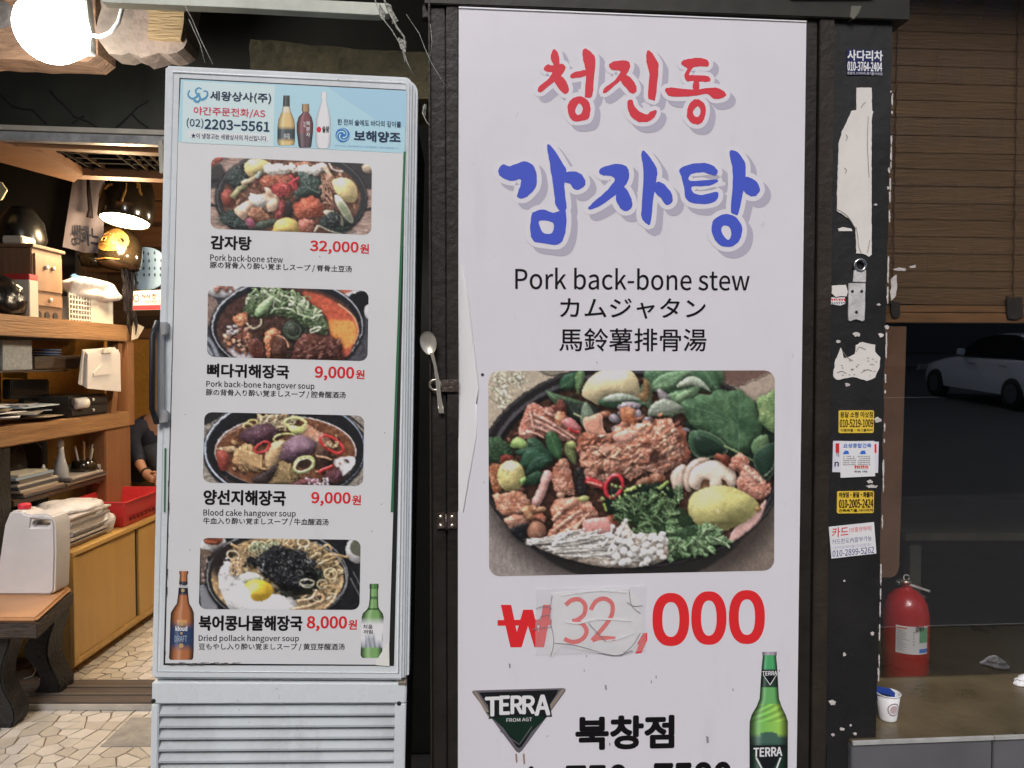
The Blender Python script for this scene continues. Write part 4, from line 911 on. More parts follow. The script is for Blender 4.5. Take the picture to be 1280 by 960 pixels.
# brush lettering, traced stroke by stroke
Z = lambda q: SG.uv(560+q[0]/2.783, q[1]/2.783)
RED = [
 [(362,180),(372,172),(384,190),(388,215),(384,232),(368,227),(358,205)],
 [(333,240),(345,225),(372,229),(395,222),(408,232),(404,250),(385,272),(350,300),(325,320),(312,318),(318,300),(345,278),(362,255),(345,250)],
 [(375,258),(395,266),(415,290),(420,315),(410,328),(395,318),(372,288)],
 [(425,262),(440,252),(478,245),(480,262),(445,272),(428,272)],
 [(468,178),(480,170),(500,185),(512,205),(508,280),(500,335),(485,340),(475,330),(480,260),(470,210)],
 [(560,225),(575,215),(615,210),(632,222),(628,248),(600,280),(560,315),(540,325),(545,305),(575,285),(600,250),(578,245),(565,240)],
 [(598,276),(620,260),(648,286),(656,315),(640,326),(620,308)],
 [(692,178),(705,180),(728,215),(732,240),(722,340),(710,348),(695,335),(700,260),(690,215)],
 [(625,352),(640,348),(655,380),(690,398),(705,388),(725,385),(720,405),(700,422),(665,425),(638,408),(625,380)],
 [(812,215),(835,205),(880,203),(905,212),(903,232),(870,232),(850,238),(838,260),(860,262),(900,265),(912,275),(905,285),(860,283),(830,282),(822,262),(832,240),(815,228)],
 [(855,280),(872,280),(872,312),(852,312)],
 [(755,312),(775,305),(860,312),(930,305),(965,325),(958,340),(925,345),(900,328),(850,335),(790,338),(765,332)],
 ([(455,335),(480,345),(495,370),(490,410),(470,420),(435,420),(418,395),(417,365),(430,345)], [(455,360),(468,375),(463,395),(450,400),(442,385)]),
 ([(865,345),(890,360),(896,385),(890,415),(875,432),(850,430),(832,410),(832,380),(845,355)], [(868,370),(878,385),(872,405),(858,405),(852,388)])]
BLUE = [
 [(175,590),(190,572),(215,578),(265,562),(295,575),(308,610),(305,650),(280,680),(262,690),(240,685),(250,650),(252,625),(225,630),(195,622),(178,608)],
 [(345,510),(352,503),(375,530),(400,570),(412,600),(405,650),(412,720),(395,735),(375,715),(368,660),(358,600),(350,550)],
 [(406,602),(440,597),(465,608),(478,635),(465,655),(440,660),(425,640),(404,632)],
 [(525,595),(545,580),(590,570),(620,580),(630,605),(620,640),(580,680),(530,715),(495,730),(488,722),(510,700),(555,660),(580,625),(560,612),(535,610)],
 [(586,672),(612,650),(635,685),(640,715),(628,732),(605,730),(585,700)],
 [(672,535),(682,525),(710,560),(728,595),(722,640),(712,700),(705,775),(690,778),(672,755),(675,700),(680,600),(675,560)],
 [(718,642),(735,632),(760,650),(780,680),(778,705),(758,712),(740,690),(718,668)],
 [(805,590),(840,572),(890,567),(925,580),(938,598),(925,610),(885,600),(845,607),(843,630),(935,625),(922,642),(890,648),(848,650),(855,672),(885,678),(935,668),(938,690),(920,705),(870,710),(830,695),(820,650),(812,615)],
 [(978,530),(1000,525),(1020,545),(1035,580),(1030,640),(1010,740),(995,745),(983,730),(990,650),(988,580)],
 [(1026,620),(1050,618),(1075,635),(1085,660),(1072,680),(1050,682),(1026,662)],
 ([(295,740),(330,728),(365,740),(405,730),(412,770),(405,820),(385,850),(340,848),(300,840),(287,815),(287,770)], [(318,768),(365,775),(362,810),(335,812),(322,795)]),
 ([(925,765),(960,745),(1000,755),(1022,790),(1015,835),(985,858),(950,855),(925,830),(916,795)], [(958,785),(978,790),(985,815),(975,835),(958,820),(950,800)])]
def smooth_poly(p, k=4):
    out = []
    for i in range(len(p)):
        a, b, c, d = (np.array(p[j % len(p)], float) for j in (i-1, i, i+1, i+2))
        for t in np.arange(k)/k: out.append(tuple(.5*((2*b)+(c-a)*t+(2*a-5*b+4*c-d)*t*t+(3*b-a-3*c+d)*t**3)))
    return out
def grow(p, r):
    n = len(p); ar = sum(p[i-1][0]*p[i][1]-p[i][0]*p[i-1][1] for i in range(n)); s = 1 if ar > 0 else -1; out = []
    for i in range(n):
        a, b = np.array(p[i-1], float), np.array(p[(i+1) % n], float); t = b-a; t /= max(np.linalg.norm(t), 1e-6); out.append((p[i][0]+t[1]*r*s, p[i][1]-t[0]*r*s))
    return out
rb = random.Random(9)
def brush(strokes, m, r, r2, off, names):
    sh, ha, fg = MB(), MB(), MB()
    for i, st in enumerate(strokes):
        out, hole = st if isinstance(st, tuple) else (st, None)
        so = smooth_poly(out)
        g = grow(so, r2); e = .000012*i
        sh.sheet(SG, [Z((x+off[0], y+off[1])) for x, y in g], .0004+e)
        ha.sheet(SG, [Z(q) for q in grow(so, r)], .0007+e)
        ro = [(x+rb.uniform(-1.1, 1.1), y+rb.uniform(-1.1, 1.1)) for x, y in so]
        fg.sheet(SG, [Z(q) for q in ro], .0011+e, [[Z(q) for q in smooth_poly(hole, 3)]] if hole else [])
    sh.build('lettering_shadow', ink('letter_grey', (160, 157, 170)), sg); ha.build('lettering_halo', ink('letter_halo', (197, 195, 204)), sg)
    fg.build('lettering', m, sg, label=names)
brush(RED, ink('brush_red', (190, 56, 66)), 15, 15, (20, 21), 'red brush lettering reading 청진동')
brush(BLUE, ink('brush_blue', (66, 82, 176)), 17, 17, (22, 22), 'blue brush lettering reading 감자탕')
letters(SG, 'Pork back-bone stew', (644, 334, 937, 361.5), K_black, sg, bold=.008)
letters(SG, 'カムジャタン', (700, 372, 882, 398), K_black, sg, bold=.012)
letters(SG, '馬鈴薯排骨湯', (699, 410, 883, 439), K_black, sg, bold=.010)
big = paint_big()
picture(SG, ((610.3, 463.5), (968.5, 463), (967.5, 713), (611.5, 720.5)), .026, big, sg, nx=380, ny=270, label='printed picture of a black pan of pork bone stew')
# price
K_price = ink('sign_red', (206, 40, 44))
mb = MB(); W_ = [(626, 756), (639, 756), (646, 790), (654, 762), (666, 762), (673, 790), (679, 756), (690, 756), (680, 809), (668, 809), (660, 782), (652, 809), (638, 809)]
mb.sheet(SG, [SG.uv(*q) for q in W_], .0005)
mb.sheet(SG, [SG.uv(*q) for q in ((622, 775), (690, 774), (690, 781), (622, 782))], .0007); mb.build('lettering', K_price, sg)
for x0, x1, y0, y1 in ((815.5, 861.5, 741, 807.5), (864, 908, 739, 806), (911, 956, 737.5, 805)):
    o_ = []; hh = []
    for k in range(40):
        an = 2*PI*k/40; ex = lambda v: math.copysign(abs(v)**.86, v)
        o_.append(SG.uv((x0+x1)/2+(x1-x0)/2*ex(math.cos(an)), (y0+y1)/2+(y1-y0)/2*ex(math.sin(an))))
        hh.append(SG.uv((x0+x1)/2+((x1-x0)/2-12.3)*ex(math.cos(an)), (y0+y1)/2+((y1-y0)/2-11.5)*ex(math.sin(an))))
    MB().sheet(SG, o_, .0005, [hh]).build('lettering', K_price, sg)
MB().sheet(SG, [SG.uv(*q) for q in ((795, 792), (809, 791), (809, 800), (802, 816), (794, 817), (798, 806), (795, 803))], .0005).build('lettering', K_price, sg)
# taped paper patch with the handwritten 32
def hump(pts, d0, amp, seed):
    pass
pp = [(688, 741), (786, 735), (800, 752), (803, 792), (789, 816), (770, 820), (700, 807), (689, 822), (684, 806), (690, 778)]
rb2 = random.Random(3)
MB().plate(SG, [SG.uv(*q) for q in rough_poly(pp, .5, 9, rb2)], .0009, .0022).build('price_patch', grimy('patch_paper', seen(206, 203, 208), rough=.5, amount=.5, scale=14, bump=.5), sg, label='white paper patch taped over the old price')
M_tape = mat('clear_tape', seen(205, 202, 206), .15, spec=.9); 
nt = M_tape.node_tree; bs = nt.nodes['Principled BSDF']; bs.inputs['Alpha'].default_value = .22
mb = MB(); gx, gy = 30, 18; vs = []
for j in range(gy+1):
    for i in range(gx+1):
        x = 669+i*(807-669)/gx; y = 735+j*(818-735)/gy-(x-669)*.03; a, b = SG.uv(x, y)
        w = .0010*math.sin(i*.9+j*.5)*math.sin(j*1.1+i*.23)+.0006*rb2.uniform(-1, 1)
        vs.append(SG.pt(a, b, .0042+w))
mb.add(vs, [(j*(gx+1)+i, (j+1)*(gx+1)+i, (j+1)*(gx+1)+i+1, j*(gx+1)+i+1) for j in range(gy) for i in range(gx)]).build('tape', M_tape, sg, smooth=True)
def pen(mb, pts, w, d, F=SG):
    p_ = Painter.ribbon(None, pts, w, w); mb.sheet(F, [F.uv(*q) for q in p_], d)
mb = MB()
pen(mb, [(707, 756), (714, 750), (724, 749), (731, 756), (730, 767), (722, 774), (715, 776)], 5.4, .0026)
pen(mb, [(715, 776), (727, 779), (733, 788), (728, 798), (716, 802), (705, 798)], 5.4, .00265)
pen(mb, [(738, 762), (745, 751), (756, 748), (765, 755), (764, 769), (754, 784), (740, 800)], 5.4, .0026); pen(mb, [(740, 800), (750, 797), (769, 798)], 5.4, .00265)
mb.build('handwriting', ink('marker_red', (204, 62, 56)), sg)
mb = MB()
for q in ([(690, 744), (687, 770), (692, 800), (688, 820)], [(692, 803), (720, 806), (765, 818), (790, 812)], [(786, 737), (789, 756), (800, 766)], [(800, 790), (790, 806), (775, 819)], [(668, 786), (676, 770), (688, 768)], [(735, 778), (746, 790), (757, 801)], [(783, 752), (792, 757), (803, 756)], [(670, 760), (680, 757), (690, 760)], [(665, 786), (676, 784), (689, 783)]):
    pen(mb, q, .8, .0046+.00003*len(mb.v)/20)
mb.build('tape_wrinkle', ink('wrinkle', (120, 116, 120)), sg)
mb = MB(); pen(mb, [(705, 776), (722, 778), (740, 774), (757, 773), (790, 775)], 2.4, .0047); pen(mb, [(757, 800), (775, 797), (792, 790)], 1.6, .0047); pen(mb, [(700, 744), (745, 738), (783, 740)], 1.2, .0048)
mb.build('tape_glint_fold', ink('glint_white', (222, 219, 222)), sg)  # glints on the tape folds painted as white lines
letters(SG, '북창점', (719, 895, 843, 938), K_black, sg, bold=.05, slope=-.02)
letters(SG, '750', (707, 956, 785, 998), K_black, sg, bold=.05, slope=-.02); letters(SG, '-', (793, 974, 808, 980), K_black, sg, bold=.04); letters(SG, '7580', (817, 953, 915, 996), K_black, sg, bold=.05, slope=-.02); letters(SG, '02)', (618, 959, 672, 1002), K_black, sg, bold=.05)
# beer emblem
E_ = lambda q: SG.uv(580+q[0]/4, 830+q[1]/4)
em = MB().plate(SG, [E_(q) for q in ((40,140),(46,132),(495,120),(508,124),(505,138),(290,432),(275,444),(260,436))], .0004, .0008).build('emblem', ink('emblem_grey', (92, 88, 92)), sg, label='inverted triangle beer emblem')
MB().sheet(SG, [E_(q) for q in ((46,134),(60,134),(140,262),(120,262))], .0010).build('lettering', ink('emblem_tan', (132, 120, 108)), em); MB().sheet(SG, [E_(q) for q in ((490,124),(505,126),(430,232),(418,220))], .0010).build('triangle', MATS['ink_emblem_tan'], em)
MB().sheet(SG, [E_(q) for q in ((75,142),(472,128),(462,150),(290,410),(275,420),(262,412))], .0012).build('triangle', ink('emblem_black', (30, 32, 34), 1), em)
MB().sheet(SG, [E_(q) for q in ((110,240),(438,240),(345,330),(275,400),(210,330))], .0014).build('triangle', ink('emblem_green', (26, 50, 40), 1), em)
MB().sheet(SG, [E_(q) for q in ((96,158),(180,150),(420,146),(440,262),(410,262),(370,256),(180,262),(122,274),(126,262),(118,188),(100,182))], .0016).build('triangle', MATS['ink_emblem_black'], em)
for q in (((182,330),(275,398),(276,404),(180,336)), ((276,398),(338,308),(340,314),(277,404))): MB().sheet(SG, [E_(x) for x in q], .0017).build('triangle', MATS['ink_emblem_grey'], em)
K_w = ink('letter_white', (226, 228, 226)); 
lx = [104, 176, 232, 290, 352]; rx = [178, 230, 296, 356, 432]; tp = [162, 156, 156, 156, 152]; bo = [262, 254, 250, 250, 258]
for ch, a, b, c, d in zip('TERRA', lx, rx, tp, bo):
    letters(SG, ch, (580+a/4, 830+c/4, 580+b/4, 830+d/4), K_w, em, d=.0019, bold=.055)
letters(SG, 'FROM AGT', (580+212/4, 830+270/4, 580+340/4, 830+288/4), K_w, em, d=.0019, bold=.01)
# drip marks
mb = MB()
for x, y, l in ((644, 942, 10), (653.5, 942, 12)): mb.sheet(SG, [SG.uv(*q) for q in ((x, y), (x+2.2, y), (x+3, y+l), (x+1, y+l+2), (x+.3, y+l*.5))], .0005)
mb.build('stain', ink('rust_stain', (136, 112, 98)), sg)
mb = MB(); rd = random.Random(2)
for x, y, s_ in ((757, 859, 2.2), (730, 838, 1), (820, 846, 1.3), (814, 852, 1.2), (637, 832, 2), (884, 924, 3), (762, 930, 1.4), (684, 920, .8), (746, 453, .9), (605, 603, .8), (974, 838, 1), (916, 862, 1.2), (733, 820, 1)):
    s_ *= .7; w = s_*.8; mb.sheet(SG, rough_poly([SG.uv(x-w, y-s_*2), SG.uv(x+w, y-s_*1.5), SG.uv(x+w*1.3, y+s_*2), SG.uv(x-w*.4, y+s_*2.4)], .0002, .001, rd), .0005)
mb.build('scuff', ink('scuff', (128, 124, 128)), sg)
# green beer bottle printed at the foot
Gp = lambda x, y: (900+x/6, 800+y/6)
rows = [(88, 315, 425), (112, 318, 424), (122, 320, 420), (200, 312, 428), (350, 302, 436), (440, 296, 442), (500, 272, 462), (560, 236, 492), (610, 222, 508), (700, 220, 508), (1100, 222, 506)]
def beer(t, y):
    Y = (y-800)*6
    c = (60, 118, 74)
    if Y < 112: return cyl(t, (150, 140, 150), .4, .6)
    if Y < 215: c = (70, 150, 96)
    elif Y < 355: c = (40, 62, 50)
    elif Y < 480: c = (96, 158, 92)
    elif Y < 700: k = math.sin(Y*.13+t*14)*.14*(Y < 610)+1; c = ((110+70*max(0, t-.3))*k, (160+36*t)*k, 84*k)
    else: c = (70, 100, 84) if abs(t-.5) < .47 and Y < 790 else (34, 62, 48)
    if 690 < Y and abs(t-.5)**2*4+((Y-790)/100)**2 < 1 and Y < 790: c = (64, 92, 80)
    return cyl(t, c, .22, .30)
rr_ = [(Gp(0, y)[1], Gp(a, 0)[0], Gp(b, 0)[0]) for y, a, b in rows]; rr2 = []
for i in range(len(rr_)-1):
    for k in range(3): rr2.append(tuple(rr_[i][j]+(rr_[i+1][j]-rr_[i][j])*k/3 for j in range(3)))
bt_ = printed_shape(SG, rr2+[rr_[-1]], beer, sg, 'beer_bottle_print', label='printed green beer bottle', nx=24)
MB().sheet(SG, [SG.uv(*Gp(*q)) for q in ((312, 225), (430, 225), (374, 340))], .0011).build('triangle', MATS['ink_emblem_black'], bt_)
letters(SG, 'TERRA', (*Gp(314, 232), *Gp(428, 266)), K_w, bt_, d=.0014, bold=.04)
MB().sheet(SG, [SG.uv(*Gp(*q)) for q in ((232, 790), (498, 785), (380, 990), (345, 990))], .0011).build('triangle', MATS['ink_emblem_black'], bt_)
for q in (((262, 880), (276, 880), (330, 985), (318, 985)), ((446, 880), (460, 880), (420, 985), (408, 985)), ((322, 262), (327, 262), (374, 330), (373, 338)), ((418, 262), (423, 262), (376, 338), (374, 330))): MB().sheet(SG, [SG.uv(*Gp(*x)) for x in q], .0013).build('triangle', K_w, bt_)
letters(SG, 'TERRA', (*Gp(248, 806), *Gp(466, 876)), K_w, bt_, d=.0016, bold=.05)

# ---- steel frame right of the sign and the black post
t = thing('steel_side_frame', 'dark brown steel uprights between the tall sign and the stickered black post', 'door frame', WALL.pt(.73, 0))
aR = [a1t+.002, WALL.uv(1017, 480)[0], WALL.uv(1019, 480)[0], WALL.uv(1037, 480)[0]]
for a0, a1, d, mm in ((aR[0]-.05, aR[1], -.002, M_frame2), (aR[1], aR[2], -.02, M_black), (aR[2], aR[3], .004, M_frame)):
    MB().plate(WALL, [(a0, -.1), (a1, -.1), (a1, 2.9), (a0, 2.9)], -.06, d).build('upright' if mm is not M_black else 'seal', mm, t, bevel=.0015)
t = thing('steel_lintel', 'dark green brown steel lintel above the tall sign', 'lintel', WALL.pt(.4, 2.4))
b0 = bt+.005; MB().plate(WALL, [(-.2, b0), (.95, b0-.001), (.95, 2.9), (-.2, 2.9)], -.08, .01).build('beam', mat('green_brown_steel', seen(30, 29, 21), .5, var=.25, scale=4, bump=.2), t, bevel=.002)
MB().plate(WALL, [WALL.uv(985, 0), WALL.uv(1088, 0), WALL.uv(1088, -20), WALL.uv(985, -20)], .01, .022).build('flange', mat('green_grey_steel', seen(70, 74, 62), .5, var=.2), t, bevel=.002)
MB().plate(WALL, [WALL.uv(*q) for q in ((1061, 10), (1074, 10), (1070, 20), (1064, 27), (1059, 24))], -.005, .012).build('bracket', mat('grey_steel', seen(96, 96, 84), .45, .4, var=.2), t, bevel=.001)

po = thing('black_post', 'wide black painted post plastered with stickers between sign and window', 'post', WALL.pt(.85, 0))
ap0 = WALL.uv(1037, 480)[0]; r_edge = random.Random(12)
xs = lambda y: 1118-(y/960)*23
pe = []
for i in range(0, 49):
    y = -40+i*22; pe.append(WALL.uv(xs(y)+r_edge.uniform(-.8, .8), y))
pe = [(pe[0][0], 2.9)]+pe+[(pe[-1][0], 0.0)]
MB().plate(WALL, [(ap0, 0.0), (ap0, 2.9)]+pe, -.12, -.004).build('body', M_post, po)
mb = MB()
for i in range(46):                                        # chipped paint down its right edge
    y = r_edge.choice([r_edge.uniform(110, 260), r_edge.uniform(250, 720), r_edge.uniform(330, 640), r_edge.uniform(700, 860)]); L = r_edge.uniform(3, 20); w = r_edge.uniform(.5, 1.5)
    q = [(xs(y)-w, y), (xs(y)+.6, y-1), (xs(y)+.9, y+L*.5), (xs(y)+.4, y+L), (xs(y)-w*.7, y+L*.8)]
    mb.sheet(WALL, rough_poly([WALL.uv(*p_, -.004) for p_ in q], .0006, .003, r_edge), -.0032+.00002*i)
for x, y, w, h in ((1113, 115, 2.5, 2.5), (1111, 213, 3, 8), (1110, 235, 3.5, 4), (1094, 256, 5, 2.5), (1098, 381, 5.5, 2.5), (1108, 409, 7, 5), (1101, 419, 7, 5), (1070, 418, 9, 6), (1097, 525, 10, 6), (1089, 608, 16, 3.5), (1087, 602, 8, 4), (1055, 726, 3, 3), (1055, 818, 4, 5), (1090, 792, 4, 5), (1040, 878, 9, 6), (1052, 911, 6, 4), (1068, 917, 6, 3), (1041, 918, 5, 4), (1084, 929, 3, 5), (1083, 946, 6, 9), (1063, 906, 3, 3), (1047, 427, 6, 3), (1059, 481, 7, 5)):
    q = [(x-w*.5, y-h*.3), (x, y-h*.6), (x+w*.5, y-h*.2), (x+w*.4, y+h*.4), (x-w*.2, y+h*.5)]
    mb.sheet(WALL, rough_poly([WALL.uv(*p_, -.004) for p_ in q], .0012, .003, r_edge), -.0026+.00001*w)
mb.build('paint_chip', M_paint, po, kind='stuff')
mb = MB(); wallrect(mb, 1031, 930, 1062, 1000, -.03, -.001); mb.build('bracket', M_black, po, bevel=.004)
for x, y in ((1078, 948), (1066, 940)): a, b = WALL.uv(x, y); MB().lathe(WALL.pt(a, b, -.004), [(.012, 0), (.012, .004), (.006, .005)], 10, ax=WALL.n).build('bolt', mat('sooty_steel', (.05, .05, .045), .5, .6, var=.4, scale=40), po)
# peeled sheets and stickers on the post
def sticker(name, label, pts, m, cat='sticker', d=.0008, base=-.004, rgh=0, th=.0012, base_pt=None):
    P = [WALL.uv(*q, base) for q in pts]
    if rgh: P = rough_poly(P, rgh, .006, r_edge)
    cx = sum(p_[0] for p_ in P)/len(P); cy = min(p_[1] for p_ in P)
    t = thing(name, label, cat, WALL.pt(cx, cy, base))
    MB().plate(WALL, P, base+d-.0006, base+d+th).build('backing', m, t)
    return t
P4 = WALL.off(-.004)
M_peel = grimy('torn_paper', seen(196, 192, 186), rough=.75, amount=.9, scale=10, bump=.4)
sticker('torn_paper', 'long white torn paper remnant with a narrow top on the black post', [(1070, 110), (1089, 110), (1089.5, 139), (1091, 140), (1089, 150), (1089, 262), (1089, 318), (1086, 321), (1078, 317), (1070, 317), (1069, 285), (1060, 273), (1046, 264), (1046, 240), (1048, 180), (1052, 165), (1064, 139), (1070, 138)], M_peel, 'torn paper', rgh=.0006)
sticker('torn_paper', 'ragged pale patch of peeled paper halfway down the black post above the yellow sticker', [(1041, 470), (1044, 450), (1051, 434), (1054, 448), (1068, 443), (1069, 431), (1078, 428), (1094, 431), (1093, 440), (1100, 448), (1098, 462), (1093, 472), (1083, 476), (1068, 471), (1045, 475), (1042, 472)], M_peel, 'torn paper', rgh=.0012)
sticker('torn_paper', 'small crumpled white scrap of paper stuck left of the steel latch plate', [(1039, 358), (1056, 356), (1059, 364), (1057, 370), (1044, 371), (1039, 366)], M_peel, 'torn paper', rgh=.0012, th=.004)
sticker('torn_paper', 'thin half oval scrap of paper beside the long torn sheet', [(1047, 286), (1053, 284), (1064, 286), (1065, 289), (1048, 289)], M_peel, 'torn paper')
t = sticker('sticker', 'tiny white sticker with red print left of the steel latch plate', [(1037, 372), (1056, 371), (1056, 380), (1050, 382), (1037, 380)], ink('sticker_white', (206, 204, 210)))
fine_print(P4, (1038.5, 373, 1055, 376.5), K_red, t, .0026, 3); fine_print(P4, (1038.5, 377.5, 1055, 380.5), ink('grey_print', (110, 108, 112)), t, .0024, 3)
# cracks and curled glue lines on the long torn sheet
mb = MB(); P4b = WALL.off(-.0022)
for q in ([(1070, 284), (1072, 296), (1073, 308), (1076, 316)], [(1046, 262), (1054, 266), (1062, 274), (1069, 286)], [(1084, 316), (1086, 306), (1087, 300)], [(1057, 168), (1059, 172), (1057, 176)], [(1055, 210), (1058, 213), (1056, 217)], [(1085, 146), (1084, 180), (1086, 222)], [(1076, 135), (1079, 130), (1082, 128)], [(1054, 440), (1058, 446), (1064, 450)], [(1070, 440), (1074, 434), (1082, 437)], [(1046, 466), (1052, 464), (1058, 467)], [(1076, 466), (1084, 462), (1090, 464)], [(1040, 366), (1047, 363), (1057, 360)]):
    pen(mb, q, .7, .0011+len(mb.v)*2e-7, P4b)
for k in range(22): x, y = r_edge.uniform(1050, 1094), r_edge.uniform(446, 470); pen(mb, [(x, y), (x+1, y+.6), (x+2, y+.2)], .8, .0011+len(mb.v)*2e-7, P4b)
gt_ = thing('paper_creases', 'thin dark cracks and glue lines on the torn paper of the black post', 'cracks', P4.pt(*P4.uv(1070, 470))); mb.build('crack_lines', ink('crack_grey', (120, 112, 104)), gt_)
# steel latch plate
t = thing('latch_plate', 'bare steel hasp plate with a ring top screwed to the black post', 'latch', P4.pt(*P4.uv(1070, 402)))
M_al = mat('dull_aluminium', seen(186, 184, 181), .42, .25, var=.25, scale=30, bump=.2)
MB().plate(P4, rough_poly([P4.uv(*q) for q in ((1060, 354), (1081, 353), (1080, 400), (1077, 402), (1069, 399), (1062, 402), (1059.5, 400))], .0004, .008, r_edge), 0, .004).build('plate', M_al, t, bevel=.0008)
MB().plate(P4, [P4.uv(*q) for q in ((1066, 338), (1081, 338), (1080.5, 353), (1065, 353))], .002, .007).build('tongue', M_al, t, bevel=.0008)
a, b = P4.uv(1073.5, 332); MB().tube([P4.pt(a+.0135*math.cos(k*PI/10), b+.0135*math.sin(k*PI/10), .006) for k in range(21)], .0036, 8, cap=False).build('ring', mat('polished_steel', (.7, .69, .67), .2, 1.0), t, smooth=True)
for x, y in ((1064.5, 364.5), (1076, 364.5), (1069.5, 390.5)): a, b = P4.uv(x, y); MB().lathe(P4.pt(a, b, .004), [(.0038, 0), (.0036, .0006)], 12, ax=P4.n).build('screw_hole', M_black, t)
# navy truck sticker at the top
t = sticker('sticker', 'navy blue sticker with white Korean lettering at the top of the post', [(1058, 62), (1103, 63), (1102, 94), (1058, 94)], ink('sticker_navy', (30, 34, 70)))
letters(P4, '사다리차', (1058.5, 62.5, 1103, 76), K_w, t, d=.0026, bold=.035); letters(P4, '010-3764-2404', (1058.5, 77, 1102, 89), K_w, t, d=.0026, bold=.03); letters(P4, '용달차.스카이차.폐기물.이삿짐', (1058.5, 90, 1102, 93.5), K_w, t, d=.0026)
# two yellow stickers
def ysticker(lab, box, col, lines, q=None):
    x0, y0, x1, y1 = box; P = [WALL.uv(x, y, -.004) for x, y in ((x0, y0+.5), (x1, y0-.3), (x1-.5, y1), (x0, y1-.5))]
    a0, b1 = P[0]; a1 = P[1][0]; b0 = P[2][1]
    t = thing('sticker', lab, 'sticker', WALL.pt(a0, b0, -.004)); MB().plate(WALL, rrect(a0, b0, a1, b1, .004), -.0038, -.002).build('backing', col, t)
    for s_, bx, bo in lines: letters(P4, s_, bx, K_black, t, d=.0026, bold=bo)
    return t
ysticker('orange yellow rounded sticker with black phone number 010-5219-1009', (1048, 512.5, 1092, 541), ink('sticker_orange', (232, 170, 62)), [('용달 소형 이삿짐', (1049.5, 514.5, 1090.5, 522), .02), ('010-5219-1009', (1049, 524, 1091, 534), .02), ('각종화물·폐기물처리', (1050, 536, 1090, 539.5), .01)])
t = ysticker('dull yellow rounded sticker with black phone number 010-2005-2424', (1046, 613.5, 1092, 641), ink('sticker_yellow', (206, 168, 60)), [('이삿짐·용달·화물차', (1048, 615, 1091, 622), .04), ('010-2005-2424', (1048, 624, 1091, 635), .03), ('건축폐기물.사다리차', (1048, 636, 1091, 640), .03)])
# white layered ads
t = sticker('sticker', 'wide white advert sticker peeking out from behind a paler one', [(1041, 551), (1098, 552), (1097, 591), (1040, 590)], ink('advert_back', (190, 190, 198)))
for bx, k in (((1044, 554, 1048.5, 566), K_redp), ((1092, 555, 1095, 566), K_red)): MB().sheet(P4, [P4.uv(*q) for q in ((bx[0], bx[1]), (bx[2], bx[1]), (bx[2], bx[3]), (bx[0], bx[3]))], .0022).build('lettering', k, t)
letters(P4, '개', (1044, 566, 1048, 571), K_navy, t, d=.0024); letters(P4, 'n', (1042.5, 577, 1048, 583), K_navy, t, d=.0024, bold=.05)
t = sticker('sticker', 'white advert sticker with blue heading layered over a wider one', [(1049, 551.5), (1092, 551), (1093, 595), (1050, 597)], ink('advert_front', (202, 202, 206)), d=.0022)
letters(P4, '요성종합건축', (1053, 554, 1088, 559.5), ink('blue_print', (50, 100, 180)), t, d=.0042, bold=.02)
for x in (1053, 1074): MB().sheet(P4, [P4.uv(*q) for q in ((x, 566), (x+2, 563), (x+6, 563), (x+7.5, 567), (x, 567.5))], .004).build('lettering', MATS['ink_blue_print'], t)
for i in range(5):
    for x in (1053, 1071): fine_print(P4, (x, 569.5+i*2.6, x+15, 571.0+i*2.6), MATS['ink_grey_print'], t, .004, 2)
fine_print(P4, (1067, 581.5, 1084, 586), K_red, t, .004, 2.6); fine_print(P4, (1067, 588, 1083, 590.5), K_navy, t, .004, 2)
t = sticker('sticker', 'white tilted card sticker with red heading, lowest on the post', [(1035.5, 658.5), (1092, 652.5), (1095, 691.5), (1039, 698)], ink('card_white', (206, 206, 222)))
sl = -.1
letters(P4, '카드', (1039.5, 659.5, 1060, 672), ink('card_red', (186, 60, 62)), t, d=.0024, bold=.02, slope=sl); letters(P4, '(상품권매매)', (1061, 659.5, 1089, 666), MATS['ink_card_red'], t, d=.0024, slope=sl)
letters(P4, '카드한도內할부가능', (1039.5, 674, 1089, 680.5), ink('dull_navy', (84, 84, 128)), t, d=.0024, slope=sl); letters(P4, '(전액결제대출/현금할증)', (1041, 683, 1088, 687), ink('pale_print', (150, 150, 176)), t, d=.0024, slope=sl); letters(P4, '010-2899-5262', (1040, 688, 1092, 696), ink('phone_navy', (50, 56, 120)), t, d=.0024, bold=.008, slope=sl)

# ---------------------------------------------------------------- drinks fridge
fg = thing('drinks_fridge', 'tall white drinks fridge with a Korean menu poster on its door, leaning slightly', 'fridge', FR.pt(0, .1, -.3))
G = FR
c4 = [G.uv(*q) for q in ((206, 81), (515, 96), (504.5, 851), (189, 849))]
def inset_rounded(c, r):
    # rounded top right corner only
    (ax, ay), (bx, by), (cx, cy), (dx, dy) = c
    arc = [(bx-r+r*math.sin(k*PI/10), by-r+r*math.cos(k*PI/10)) for k in range(6)]
    return [(ax, ay)]+arc+[(cx, cy), (dx, dy)]
door_front = inset_rounded(c4, .016)
door = MB().plate(G, [(a, b) for a, b in door_front], -.012, 0).build('door', M_white, fg, bevel=.005, seg=3)
wide = inset_rounded([(c4[0][0], c4[0][1]), (c4[1][0]+.012, c4[1][1]), (c4[2][0]+.010, c4[2][1]), c4[3]], .028)
MB().plate(G, wide, -.055, -.0125).build('door_shell', M_white, fg, bevel=.006, seg=3)
gk = [(a*.985+.0, b-.006) for a, b in wide]; MB().plate(G, [(a-.004 if a > 0 else a+.004, b) for a, b in gk], -.072, -.0555).build('gasket', mat('rubber_grey', (.06, .06, .06), .7), fg)
x0b, x1b = c4[3][0]+.004, c4[1][0]-.004
